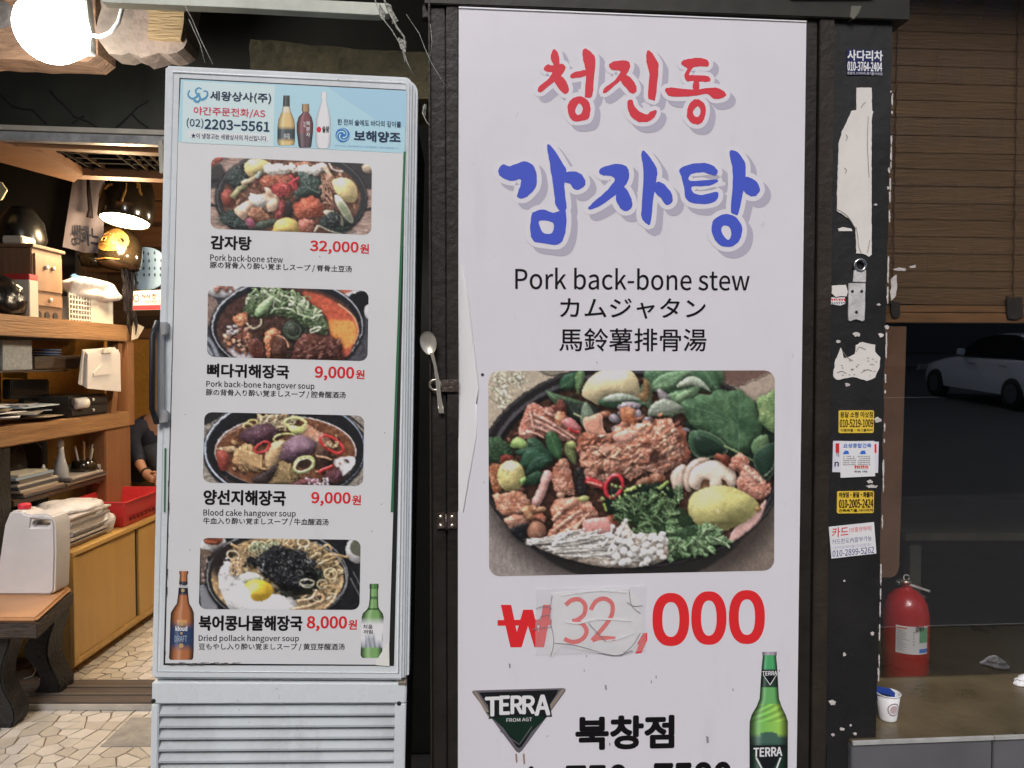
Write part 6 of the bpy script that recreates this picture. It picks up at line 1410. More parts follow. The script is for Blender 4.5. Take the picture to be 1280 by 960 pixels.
# dark dining room behind the glass
def s_box(name, x0, y0, z0, x1, y1, z1, m): return MB().box(x0, y0, z0, x1, y1, z1).build(name, m, kind='structure')
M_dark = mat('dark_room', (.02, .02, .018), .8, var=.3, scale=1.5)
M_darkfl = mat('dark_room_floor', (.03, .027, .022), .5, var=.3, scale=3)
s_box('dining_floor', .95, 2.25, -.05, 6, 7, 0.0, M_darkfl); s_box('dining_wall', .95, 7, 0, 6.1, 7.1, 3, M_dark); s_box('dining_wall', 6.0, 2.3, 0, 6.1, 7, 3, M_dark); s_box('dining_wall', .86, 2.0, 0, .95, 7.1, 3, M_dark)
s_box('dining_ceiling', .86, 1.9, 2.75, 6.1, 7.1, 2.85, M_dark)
tt = thing('dining_table', 'dim low dining table in the dark room behind the window', 'table', (2.3, 3.7, 0)); M_tb = mat('dim_table', seen(70, 70, 60), .5, var=.2)
MB().box(1.75, 3.4, .70, 3.1, 4.2, .735).build('tabletop', M_tb, tt, bevel=.004)
for x in (1.82, 3.03):
    for y in (3.47, 4.13): MB().box(x-.025, y-.025, 0, x+.025, y+.025, .70).build('leg', M_tb, tt)
# wall bodies around the window and above
t = thing('shop_wall', 'dark wall above and beside the shop window', 'wall', WALL.pt(1.8, 2.6)); wbox(MB(), .9, 3.5, 3.0, 4.2, -.45, .0).build('header', M_post, t); wbox(MB(), 3.4, 4.4, 0, 4.2, -.45, 0).build('pier', M_post, t)
wbox(MB(), -1.9, .9, 2.9, 4.2, -.45, .0).build('header', M_post, t)
# ---------------------------------------------------------------- the street behind the viewer (seen only as a reflection in the glass)
M_asph = mat('asphalt', (.04, .04, .04), .75, var=.3, scale=6, bump=.3, bscale=120)
g = MB(); g.box(-60, -80, -.25, 60, 8, -.13); g.build('ground', mat('ground_dark', (.06, .055, .05), .9, var=.2, scale=1), kind='structure')
MB().box(-60, -21, -.13, 60, -2.2, -.10).build('road', M_asph, kind='structure')
MB().box(-60, -2.2, -.13, 60, 3.268, 0.0-.006).build('pavement', mat('paving_grey', (.085, .08, .075), .8, var=.2, scale=5, bump=.2), kind='structure')
MB().box(-60, -30, -.13, 60, -21, .02).build('pavement', MATS['paving_grey'], kind='structure')
M_line = mat('road_paint', (.7, .7, .68), .6, var=.15, scale=12)
for x in np.arange(-20, 30, 5.): MB().box(x, -11.6, -.0995, x+2.6, -11.45, -.096).build('road_marking', M_line, kind='structure')
# buildings across the road
def building(x0, x1, h, col, lab, y=-30):
    t = thing('building', lab, 'building', ((x0+x1)/2, y, 0)); m = mat('facade_'+lab.split()[0], col, .8, var=.2, scale=1.5, bump=.1)
    MB().box(x0, y-8, 0, x1, y, h).build('wall', m, t); MB().box(x0-.1, y-8, h, x1+.1, y+.15, h+.35).build('parapet', m, t)
    wm = mat('dark_pane', (.015, .017, .02), .1); fm = mat('window_frame_dark', (.05, .05, .05), .5)
    n = int((x1-x0)/2.4)
    for fl in range(1, int(h/3)):
        for i in range(n):
            x = x0+.6+i*(x1-x0-.6)/n; z = fl*3+.9
            f = MB().box(x-.06, y+.005, z-.06, x+1.36, y+.05, z+1.46).build('window', fm, t); MB().box(x, y+.0505, z, x+.63, y+.06, z+1.4).build('pane', wm, f); MB().box(x+.67, y+.0505, z, x+1.3, y+.06, z+1.4).build('pane', wm, f)
    MB().box(x0+.5, y+.005, .1, x1-.5, y+.04, 2.5).build('shutter', mat('shutter_dark', (.05, .05, .052), .5, var=.2, stretch=(1, 1, 20)), t)
building(-26, -12, 20, (.07, .065, .06), 'grey building across the street, leftmost of the row')
building(-11.8, 2, 22, (.06, .045, .04), 'brown brick building across the street, second from the left')
building(2.2, 15, 21, (.05, .05, .05), 'charcoal building across the street straight behind the viewer')
building(15.2, 32, 23, (.07, .06, .05), 'sandy building across the street, rightmost of the row')
# parked white car, mirrored into place from where the window shows it
def mirror(p):
    d = (p-GL.o).dot(GL.n); return p-GL.n*2*d
v1 = mirror(at_y(1167, 506, 17.6)); v2 = mirror(at_y(1263, 508, 14.9))
CX, CY = v1.x, v1.y; hd_ = math.atan2(v2.y-v1.y, v2.x-v1.x)
car = thing('parked_car', 'white parked saloon car across the street, mirrored in the dark window', 'car', (CX, CY, -.10))
M_car = mat('white_car_paint', (.84, .85, .86), .2, coat=.8); M_cg = mat('car_glass', (.01, .01, .012), .08); M_ty = mat('tyre', (.015, .015, .015), .8); M_rim = mat('wheel_rim', (.35, .35, .36), .3, .8)
def cw(x, y, z):       # x: backwards from the front axle, y: across (camera side = 0), z up
    s = -1 if math.cos(hd_) > 0 else 1
    return (CX+math.cos(hd_)*x+math.sin(hd_)*y, CY+math.sin(hd_)*x-math.cos(hd_)*y, z-.10)
st = [(-.85, .45, .55, .50), (-.80, .28, .68, .62), (-.55, .20, .78, .80), (0, .20, .88, .86), (.75, .20, .98, .90), (1.5, .20, .98, .90), (2.7, .20, 1.0, .90), (3.3, .22, 1.02, .86), (3.62, .30, .98, .74), (3.68, .45, .85, .66)]
vs = []; n = 12
for x, zl, zh, hw_ in st:
    hw2 = hw_
    ring = [(0-hw2, zl+.08), (-hw2-.02, zl+.25), (-hw2-.01, (zl+zh)/2+.05), (-hw2+.04, zh-.06), (-hw2+.16, zh), (0, zh+.03), (hw2-.16, zh), (hw2-.04, zh-.06), (hw2+.01, (zl+zh)/2+.05), (hw2+.02, zl+.25), (hw2, zl+.08), (0, zl)]
    vs += [cw(x, .9+a, z) for a, z in ring]
fs = [(i*n+k, i*n+(k+1) % n, (i+1)*n+(k+1) % n, (i+1)*n+k) for i in range(len(st)-1) for k in range(n)]+[tuple(range(n)), tuple((len(st)-1)*n+k for k in range(n))][::1]
MB().add(vs, fs).build('body', M_car, car, bevel=.02)
gs = [(.62, 1.0, 1.0, .80), (1.25, 1.0, 1.36, .66), (1.7, 1.0, 1.44, .64), (2.4, 1.0, 1.42, .64), (2.9, 1.0, 1.28, .68), (3.35, 1.0, 1.03, .76)]
vs = []
for x, zl, zh, hw_ in gs: vs += [cw(x, .9-.82, zl), cw(x, .9-hw_, zh), cw(x, .9, zh+.03), cw(x, .9+hw_, zh), cw(x, .9+.82, zl)]
fs = [(i*5+k, i*5+k+1, (i+1)*5+k+1, (i+1)*5+k) for i in range(len(gs)-1) for k in range(4)]+[(0, 1, 2, 3, 4)]
MB().add(vs, fs).build('windows', M_cg, car)
vs = []
for x, z, hw_ in ((1.22, 1.375, .60), (1.7, 1.455, .60), (2.4, 1.44, .60), (2.85, 1.32, .60)): vs += [cw(x, .9-hw_, z), cw(x, .9, z+.035), cw(x, .9+hw_, z)]
MB().add(vs, [(i*3+k, i*3+k+1, (i+1)*3+k+1, (i+1)*3+k) for i in range(3) for k in range(2)]).build('roof', M_car, car)
for x in (0, 2.7):
    for y in (-.02, 1.62):
        c0, c1 = Vector(cw(x, y, .32)), Vector(cw(x, y+.2, .32)); w = MB().lathe(c0, [(.20, 0), (.30, 0), (.32, .03), (.32, .17), (.30, .2)], 24, ax=(c1-c0)).build('wheel', M_ty, car, smooth=True)
        MB().lathe(c0-(c1-c0)*.03, [(.19, 0), (.17, .02), (.05, .01)], 20, ax=(c1-c0)).build('rim', M_rim, w)
for y in (.12, 1.68): MB().hexa([cw(-.78, y-.12, .56), cw(-.78, y+.12, .56), cw(-.60, y+.12, .70), cw(-.60, y-.14, .70), cw(-.86, y-.1, .55), cw(-.86, y+.1, .55), cw(-.72, y+.1, .70), cw(-.72, y-.12, .70)]).build('headlight', mat('headlight', (.8, .8, .8), .1, coat=1), car)
for y in (-.10, 1.78): MB().hexa([cw(.95, y, 1.0), cw(1.1, y, 1.0), cw(1.1, y, 1.14), cw(.95, y, 1.14), cw(.95, y+.12, 1.0), cw(1.1, y+.12, 1.0), cw(1.1, y+.12, 1.14), cw(.95, y+.12, 1.14)]).build('mirror', M_car, car, bevel=.02)
for x in (1.35, 2.35):
    for y in (-.045, 1.845): MB().tube([cw(x, y, .84), cw(x+.2, y, .84)], .018, 6).build('door_handle', M_rim, car)
# ---------------------------------------------------------------- left opening: porch and dining room
XL = -2.35                                              # front face of the wooden service counter
M_wood = wood('honey_wood', (.36, .20, .09), (.20, .10, .045), 'y', 4)
M_woodz = wood('honey_wood_upright', (.30, .145, .065), (.19, .085, .038), 'z', 4)
M_woodd = wood('dark_wood', (.075, .045, .028), (.04, .024, .015), 'y', 4)
M_charred = mat('charred_wood', (.012, .011, .010), .55, var=.5, scale=14, bump=.7)
def bx(name, x0, y0, z0, x1, y1, z1, m, par=None, bev=.003, **k): return MB().box(x0, y0, z0, x1, y1, z1).build(name, m, par, bevel=bev, **k)
# floors of crazy paving: every stone its own piece
M_grout = mat('grout', (.20, .145, .10), .9, var=.3, scale=30)
M_stone = [mat('paving_stone_%s' % n_, c, .42, var=.09, scale=9, bump=.2, bscale=60) for n_, c in (('cream', (.56, .51, .44)), ('sand', (.49, .44, .37)), ('pale', (.60, .55, .49)))]
def crazy(name, x0, x1, y0, y1, z, cell, tile, seed):
    base = bx(name, x0, y0, z-.03, x1, y1, z-.004, M_grout, bev=0, kind='structure')
    r = random.Random(seed); nx, ny = int(math.ceil((x1-x0)/tile)), int(math.ceil((y1-y0)/tile)); k = int(round(tile/cell)); pieces = []
    for tx in range(nx):
        for ty in range(ny):
            ox, oy = x0+tx*tile, y0+ty*tile; w, h = min(tile, x1-ox), min(tile, y1-oy)
            pts = [((i+.5+r.uniform(-.42, .42))*tile/k, (j+.5+r.uniform(-.42, .42))*tile/k) for i in range(k) for j in range(k)]
            for i, p in enumerate(pts):
                poly = [(.002, .002), (w-.002, .002), (w-.002, h-.002), (.002, h-.002)]
                for j, q in enumerate(pts):
                    if i == j or not poly: continue
                    mx, my = (p[0]+q[0])/2, (p[1]+q[1])/2; dx, dy = q[0]-p[0], q[1]-p[1]; L = math.hypot(dx, dy); mx -= dx/L*.0020; my -= dy/L*.0020
                    out = []
                    for a in range(len(poly)):
                        A, B = poly[a], poly[(a+1) % len(poly)]; da = (A[0]-mx)*dx+(A[1]-my)*dy; db = (B[0]-mx)*dx+(B[1]-my)*dy
                        if da <= 0: out.append(A)
                        if da*db < 0: t_ = da/(da-db); out.append((A[0]+(B[0]-A[0])*t_, A[1]+(B[1]-A[1])*t_))
                    poly = out
                if len(poly) > 2: pieces.append([(ox+a, oy+b) for a, b in poly])
    return base, pieces, r
FZ = Frame((0, 0, 0), 0); FZ.u = Vector((1, 0, 0)); FZ.v = Vector((0, 1, 0)); FZ.n = Vector((0, 0, 1))
def lay(base, pieces, r, z, vis):
    rest = MB()
    for p in pieces:
        cx = sum(q[0] for q in p)/len(p); cy_ = sum(q[1] for q in p)/len(p); hh = z+r.uniform(-.0012, .0012)
        if len(p) > 3:
            p = [((q[0]*.93+cx*.07), (q[1]*.93+cy_*.07)) if r.random() < .35 else q for q in p]
        if vis(cx, cy_): MB().plate(FZ, p, z-.004, hh).build('paving_stone', r.choice(M_stone), base)
        else: rest.plate(FZ, p, z-.004, hh)
    if rest.v: rest.build('paving_stones', M_stone[0], base, kind='stuff')
b_, pc, r_ = crazy('porch_floor', -3.3, -.4, 1.9, 3.27, .0, .070, .42, 3)
lay(b_, pc, r_, .0, lambda x, y: y > 2.75 and x/y < -.44 and x/y > -.70)
b_, pc, r_ = crazy('dining_room_floor', -3.3, -.9, 3.52, 6.4, .0, .070, .42, 5)
lay(b_, pc, r_, .0, lambda x, y: x > -2.12 and x/y < -.44 and y < 4.8)
bx('cement_patch', -1.60, 2.95, -.004, -1.28, 3.19, .004, mat('cement_patch', (.30, .28, .25), .8, var=.25, scale=12, bump=.5), bev=0, kind='structure')
t = thing('door_sill', 'low grey brown sill of the sliding door across the floor', 'door sill', (-2, 3.4, 0))
bx('sill_board', -3.3, 3.275, 0, -.9, 3.515, .03, mat('sill_brown', (.085, .065, .055), .5, var=.35, scale=5, stretch=(.3, 8, 8), bump=.4), t); bx('sill_trim', -3.3, 3.262, 0.001, -.9, 3.274, .024, mat('sill_trim', (.42, .40, .37), .4, .3, var=.2), t, .001)
for y in (3.34, 3.42): bx('track', -3.3, y, .0305, -.9, y+.02, .036, mat('track_metal', (.18, .16, .14), .4, .6), t, .001)
# sliding door head rail and the dark lintel above it
M_green = mat('dark_green_grey_board', (.022, .024, .020), .6, var=.35, scale=3, bump=.5, bscale=9)
lt = thing('porch_lintel', 'dark green grey board above the sliding door rail, cracked', 'lintel', (-2, 3.3, 2.45))
zb, zt_ = at_y(100, 163, 3.3).z, at_y(100, 80, 3.3).z
bx('board', -3.4, 3.3, zb+.002, -.6, 3.36, 3.2, M_green, lt)
rk = random.Random(5); mb = MB()
for path in (((0, 118), (16, 133), (40, 137), (58, 155)), ((62, 113), (78, 130), (92, 146), (122, 160)), ((90, 155), (105, 145)), ((145, 160), (160, 146), (185, 126)), ((165, 143), (185, 160))):
    for (xa_, ya_), (xb_, yb_) in zip(path, path[1:]):
        mb.tube([at_y(xa_, ya_, 3.298), at_y((xa_+xb_)/2+rk.uniform(-2, 2), (ya_+yb_)/2+rk.uniform(-2, 2), 3.297), at_y(xb_, yb_, 3.298)], .0042, 5)
mb.build('crack', mat('crack_black', (.006, .006, .006), .8), lt)
rl = thing('door_rail', 'grey metal rail of the sliding door with a spotted lower flange', 'door rail', (-2, 3.25, 2.4))
r0, r1 = at_y(100, 178, 3.24).z, at_y(100, 161, 3.24).z
M_galv = mat('galvanised', seen(150, 152, 158, 1.0), .4, .35, var=.3, scale=18)
F3 = Frame((0, 3.24, 0), 0)
yv = lambda x, o: 157.5+x*.033+o
pl = [F3.uv(x, yv(x, o)) for x, o in ((-60, 6), (212, 6), (212, 17), (-60, 17))]; MB().plate(F3, pl, -.04, 0).build('channel', M_galv, rl, bevel=.002)
pl = [F3.uv(x, yv(x, o)) for x, o in ((-60, -1), (212, -1), (212, 5), (-60, 5))]; MB().plate(F3, pl, -.04, .012).build('lip', mat('pale_metal', seen(176, 172, 164, 1.0), .4, .3, var=.15), rl, bevel=.002)
MB().plate(F3, [F3.uv(*q) for q in ((199, 178), (204, 176), (206, 216), (201, 217))], -.01, .012).build('bracket', MATS['pale_metal'], rl, bevel=.001)
# wooden latticed transom lying flat behind the rail
tr = thing('ceiling_lattice', 'wood framed black lattice under the ceiling behind the door rail', 'lattice', (-1.8, 3.7, 2.45)); ZL = 2.44
M_or = wood('orange_wood', (.30, .14, .06), (.18, .08, .035), 'x', 5)
near, far = at_z(100, 187, ZL).y, at_z(140, 222, ZL).y
FL = Frame((0, 0, ZL), 0); FL.u = Vector((1, 0, 0)); FL.v = Vector((0, 1, 0)); FL.n = Vector((0, 0, -1))
def zq(q): return [tuple(at_z(x, y, ZL))[:2] for x, y in q]
MB().plate(FL, zq(((30, 178), (215, 188), (215, 183), (20, 174))), -.03, .03).build('rail', M_or, tr, bevel=.002)
MB().plate(FL, zq(((95, 219), (215, 224), (215, 219), (103, 214))), -.02, .02).build('rail', M_or, tr, bevel=.002)
MB().plate(FL, zq(((-30, 165), (50, 182), (103, 213), (93, 222), (-30, 188))), -.02, .025).build('rail', M_or, tr, bevel=.003)
MB().plate(FL, zq(((30, 172), (215, 180), (215, 224), (100, 216))), -.05, -.03).build('backing', M_black, tr)
M_lat = mat('lattice_dark', (.012, .009, .007), .9, spec=.05); M_latl = mat('lattice_lit', (.045, .026, .014), .9, spec=.05)  # browner bars carry the lamp glow in their colour
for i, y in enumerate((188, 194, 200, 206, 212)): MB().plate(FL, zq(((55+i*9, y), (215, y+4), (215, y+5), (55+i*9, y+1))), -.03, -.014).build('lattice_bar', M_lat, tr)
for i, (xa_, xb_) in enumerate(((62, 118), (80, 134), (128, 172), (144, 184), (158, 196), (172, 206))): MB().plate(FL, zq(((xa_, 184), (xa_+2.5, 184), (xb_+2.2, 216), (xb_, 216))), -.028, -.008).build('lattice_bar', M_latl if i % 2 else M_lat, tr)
# timber and stone ends above the porch, and the round lamp
bm_ = thing('timber_beam', 'orange lit rough timber beam behind the glowing globe lamp', 'beam', (-1.7, 2.75, 2.6)); F27 = Frame((0, 2.7, 0), 0)
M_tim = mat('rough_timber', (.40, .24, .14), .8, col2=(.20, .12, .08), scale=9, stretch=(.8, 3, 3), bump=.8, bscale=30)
rt_ = random.Random(7)
pl = lambda F, q, a=.006, s=.05: rough_poly([F.uv(*x) for x in q], a, s, rt_)
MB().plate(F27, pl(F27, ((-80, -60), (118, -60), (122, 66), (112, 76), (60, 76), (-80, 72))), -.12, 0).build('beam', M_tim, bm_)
c = F27.uv(2, 19); MB().lathe(F27.pt(*c, 0), [(.046, 0), (.046, .006), (.03, .010)], 24, ax=F27.n).build('metal_disc', mat('dull_disc', (.22, .2, .19), .6, .3, var=.3, scale=20), bm_)
sb_ = thing('stone_block', 'pale rough broken plaster block between lamp and fridge', 'block', (-1.3, 2.6, 2.55)); F26 = Frame((0, 2.6, 0), 0)
M_blk = mat('broken_plaster', (.36, .29, .23), .85, col2=(.22, .18, .15), scale=10, bump=1, bscale=18)
MB().plate(F26, pl(F26, ((118, -60), (166, -60), (166, 50), (165, 62), (128, 58), (112, 40)), .008, .03), -.14, -.05).build('block', M_blk, sb_)
MB().plate(F26, pl(F26, ((164, -60), (236, -60), (232, 62), (176, 72), (166, 56)), .006, .03), -.10, 0).build('block', mat('broken_plaster_pink', (.34, .26, .21), .85, col2=(.24, .19, .16), scale=12, bump=1, bscale=18), sb_)
MB().plate(F26, pl(F26, ((188, 4), (234, 2), (230, 54), (189, 51)), .004, .03), .001, .02).build('timber_face', mat('sawn_timber', (.42, .30, .15), .7, col2=(.30, .20, .10), scale=8, stretch=(.6, 4, 4), bump=.7), sb_)
lp = thing('globe_lamp', 'glowing white globe lamp on a pale mounting plate, top left', 'lamp', at_y(62, 37, 2.35))
gc = at_y(65, 35, 2.35); gr = .103
M_glow = mat('lamp_glow', (1, .97, .92), .4, emit=14)
sph = lambda r, n=16: [(max(.001, r*math.sin(PI*i/n)), -r*math.cos(PI*i/n)) for i in range(n+1)]
MB().lathe(gc, sph(gr), 32, ax=(.85, .25, -.25)).build('globe', M_glow, lp, smooth=True)
F24 = Frame((0, 2.42, 0), 0); MB().plate(F24, [F24.uv(*q) for q in ((84, -30), (108, -20), (115, 66), (104, 66), (92, 72), (80, 40))], -.03, .01).build('mounting_plate', mat('plate_grey', (.42, .40, .36), .5, var=.1), lp, bevel=.003)
cdp = [at_y(*q, 2.42) for q in ((114, 44), (125, 46), (138, 41), (148, 28), (153, 10), (155, -20))]
MB().tube(cdp, .0062, 8).build('cord', mat('white_cord', (.6, .6, .58), .5), lp, smooth=True)
ld = bpy.data.lights.new('globe_light', 'POINT'); ld.energy = 6.5; ld.shadow_soft_size = .12; ld.color = (1, .95, .88); lo_ = bpy.data.objects.new('globe_light', ld); COL.objects.link(lo_); lo_.parent = lp; lo_.location = Vector((.0, -.02, -gr-.13))
# pale metal fascia, dark void and stone beam above the fridge
fc = thing('metal_fascia', 'pale painted metal channel running above the fridge', 'fascia', WALL.pt(-.6, 2.35)); FW = WALL.off(-.05)
MB().plate(FW, [FW.uv(*q) for q in ((120, -14), (486, 4), (486, 17), (470, 19), (300, 10), (128, 3))], -.03, 0).build('channel', mat('pale_green_metal', seen(166, 170, 158), .45, var=.2, scale=6), fc, bevel=.002)
MB().plate(FW, [FW.uv(*q) for q in ((120, -30), (560, -12), (560, -40), (120, -60))], -.03, .01).build('upper_channel', MATS['pale_green_metal'], fc, bevel=.002)
st_ = thing('stone_lintel', 'mossy brown stone beam lying behind the top of the fridge', 'stone beam', (-.5, 2.3, 2.4)); F23 = Frame((0, 2.35, 0), 1.5)
MB().plate(F23, pl(F23, ((312, 48), (350, 52), (430, 60), (560, 68), (560, 125), (312, 118)), .003, .03), -.25, 0).build('beam', mat('mossy_stone', seen(82, 76, 54), .85, col2=seen(52, 48, 34), scale=14, bump=1, bscale=30), st_)
vd = thing('dark_void_board', 'black board standing in for the unlit void behind the fridge top', 'wall', (-.6, 2.9, 2.5)); bx('board', -1.27, 2.9, 0, .86, 2.96, 3.2, mat('void_black', (.018, .018, .014), .8, var=.3, scale=4), vd)  # black colour stands in for the shade of the void
s_box('porch_ceiling', -3.6, 1.85, 2.98, .9, 6.5, 3.05, M_green)
# torn plastic and wires hanging beside the frame
pw = thing('torn_plastic', 'shreds of torn clear plastic and wire hanging by the top corner of the fridge', 'plastic shreds', at_y(505, 0, 1.74)); M_film = mat('plastic_film', seen(150, 150, 140), .25, var=.3, scale=40, bump=.6)
for q, w in ((((466, -8), (476, 20), (490, 38), (503, 60), (509, 78), (517, 94)), .0012), (((478, -6), (486, 14), (496, 34), (505, 46), (507, 60)), .0022), (((508, 18), (516, 30), (524, 42), (531, 60), (540, 80), (557, 108)), .0007), (((531, 130), (528, 141), (533, 152), (538, 158)), .0012), (((538, 30), (540, 52), (538, 70)), .0006), (((231, 7), (240, 24), (252, 52), (266, 80)), .0010), (((236, 24), (250, 55), (256, 78)), .0008)):
    MB().tube([at_y(x, y, 1.70+.01*math.sin(x)) for x, y in q], w, 5).build('wire', M_film, pw, smooth=True)
for q in (((474, 4), (482, 16), (480, 26), (474, 20)), ((489, 10), (498, 26), (490, 30)), ((497, 46), (508, 52), (507, 66), (500, 60)), ((480, 2), (489, 6), (492, 22), (484, 14)), ((528, 132), (533, 130), (532, 145), (528, 141)), ((502, 62), (508, 70), (506, 78))):
    v = [at_y(x, y, 1.70+.006*k) for k, (x, y) in enumerate(q)]; MB().add(v+[p+Vector((0, .001, 0)) for p in v], [tuple(range(len(v))), tuple(range(len(v), 2*len(v)))[::-1]]).build('film', M_film, pw)
bxk = thing('wire_box', 'small dark junction box above the steel door frame', 'junction box', at_y(533, 12, 1.72)); MB().plate(WALL.off(-.03), [WALL.uv(*q) for q in ((528, 4), (537, 4), (537, 21), (528, 21))], 0, .025).build('box', M_frame2, bxk, bevel=.002)

# ---------------------------------------------------------------- dining room shell
M_wallw = wood('panel_wall', (.16, .09, .045), (.10, .055, .028), 'x', 3)
s_box('room_wall', -3.4, 3.3, 0, -3.3, 6.5, 3, M_wallw); s_box('room_wall', -3.4, 6.3, 0, 0.9, 6.4, 3, M_wallw); s_box('room_wall', -.62, 3.0, 0, -.55, 6.4, 3, M_wallw); s_box('porch_wall', -3.4, 1.8, 0, -3.3, 3.3, 3, M_charred)
F6 = Frame((0, 6.0, 0), 0)
XF_ = Frame((XL, 0, 0), 90); XF_.u = Vector((0, 1, 0)); XF_.v = Vector((0, 0, 1)); XF_.n = Vector((1, 0, 0))
# counter / shelving: post, shelves, back
ct = thing('service_counter', 'rough honey coloured wooden counter with open shelves and a thick end post', 'counter', (XL-.2, 4.1, 0))
zs1, zs0 = at_x(0, 535, XL).z, at_x(0, 560, XL).z; zu1, zu0 = at_x(0, 392, XL).z, at_x(0, 419, XL).z
bx('upper_beam', XL-.05, 3.3, zu0, XL, 4.78, zu1, M_wood, ct); bx('upper_shelf', XL-.42, 3.3, zu0+.05, XL-.051, 4.70, zu1-.004, M_wood, ct)
bx('counter_top', XL-.50, 3.3, zs0, XL+.012, 4.70, zs1, M_wood, ct, .006)
yp0, yp1 = at_x(131, 500, XL).y, at_x(163, 500, XL).y
bx('end_post', XL-.12, yp0, 0, XL-.002, yp1, zs0-.001, M_woodz, ct, .005); bx('end_post', XL-.10, 4.705, zs0+.0, XL-.004, 4.80, zu0-.001, M_woodz, ct, .005)
MB().hexa([(XL-.07, 4.62, zs1), (XL-.03, 4.62, zs1), (XL-.03, 4.72, zu0), (XL-.07, 4.72, zu0), (XL-.07, 4.56, zs1), (XL-.03, 4.56, zs1), (XL-.03, 4.66, zu0), (XL-.07, 4.66, zu0)]).build('brace', M_woodz, ct)
bx('front_post', XL-.10, 3.3, 0, XL-.003, 3.40+.20, zs0-.001, M_charred, ct); bx('back_panel', XL-.52, 3.3, .3, XL-.505, 4.72, zs0, mat('shelf_back_dark', (.02, .017, .015), .8), ct)
zsh = .84; bx('lower_shelf', XL-.50, 3.62, zsh-.03, XL-.004, yp0-.003, zsh, M_woodd, ct)
zm = at_x(60, 462, XL-.12).z; bx('middle_shelf', XL-.45, 3.3, zm-.012, XL-.10, 4.25, zm, M_woodd, ct)
# OSB wall glowing in the lamp light behind
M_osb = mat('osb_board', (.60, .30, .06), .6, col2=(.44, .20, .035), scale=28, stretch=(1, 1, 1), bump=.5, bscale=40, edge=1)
ob = thing('osb_partition', 'orange chipboard partition behind the counter', 'partition', (-2.6, 5.4, 0))
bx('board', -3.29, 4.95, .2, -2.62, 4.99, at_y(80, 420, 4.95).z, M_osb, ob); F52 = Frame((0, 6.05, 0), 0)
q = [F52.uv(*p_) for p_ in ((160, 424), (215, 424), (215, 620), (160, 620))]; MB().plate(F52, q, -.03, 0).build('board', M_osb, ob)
q = [F52.uv(*p_) for p_ in ((160, 411), (215, 411), (215, 423), (160, 423))]; MB().plate(F52, q, -.03, .02).build('rail', M_or, ob, bevel=.003)
q = [F52.uv(*p_) for p_ in ((165, 395), (215, 395), (215, 410), (165, 410))]; MB().plate(F52, q, -.03, .01).build('rail', M_woodd, ob, bevel=.003)
for i, y in enumerate((225, 252, 283, 315)): q = [F6.uv(*p_) for p_ in ((60, y), (215, y), (215, y+25), (60, y+25))]; MB().plate(F6, q, -.03, 0).build('plank', M_or, ob, bevel=.004)
dp = thing('dark_partition', 'black painted partition at the upper left behind the counter', 'partition', (-2.9, 4.4, 0)); F43 = Frame((0, 4.85, 0), 0)
MB().plate(F43, [F43.uv(*q) for q in ((-80, 165), (96, 165), (94, 300), (94, 425), (-80, 425))], -.04, 0).build('panel', M_black, dp)
# hanging cloth with lettering
hc_ = thing('cloth_banner', 'hanging grey violet cloth banner with blue grey Korean letters', 'banner', at_y(105, 315, 4.7)); F47 = Frame((0, 4.72, 0), 0)
M_cl = mat('violet_cloth', (.36, .32, .38), .85, var=.12, scale=5, bump=.3)
vs = []; nx_, ny_ = 14, 14; tl, trr, br_, bl_ = (92, 218), (132, 218), (127, 322), (80, 309)
for j in range(ny_+1):
    for i in range(nx_+1):
        s_, t_ = i/nx_, j/ny_; x = tl[0]*(1-s_)*(1-t_)+trr[0]*s_*(1-t_)+br_[0]*s_*t_+bl_[0]*(1-s_)*t_; y = tl[1]*(1-s_)*(1-t_)+trr[1]*s_*(1-t_)+br_[1]*s_*t_+bl_[1]*(1-s_)*t_
        a, b = F47.uv(x, y); vs.append(F47.pt(a, b, .012*math.sin(s_*9+t_*2)*(.3+t_)))
MB().add(vs, [(j*(nx_+1)+i, (j+1)*(nx_+1)+i, (j+1)*(nx_+1)+i+1, j*(nx_+1)+i+1) for j in range(ny_) for i in range(nx_)]).build('cloth', M_cl, hc_, smooth=True)
letters(F47, '생하느', (93, 281, 127, 306), mat('cloth_ink', (.05, .06, .10), .7), hc_, d=.022, bold=.02, slope=.12)
rbk = thing('dark_ribbon', 'dark ribbon hanging down over the cloth banner', 'ribbon', at_y(114, 280, 4.6)); mb = MB(); P = [at_y(x, y, 4.62) for x, y in ((110, 218), (111, 240), (113, 262), (112, 272))]; mb.tube(P, [.008, .012, .013, .02], 6); mb.build('ribbon', mat('dark_ribbon', (.02, .012, .018), .7), rbk, smooth=True)
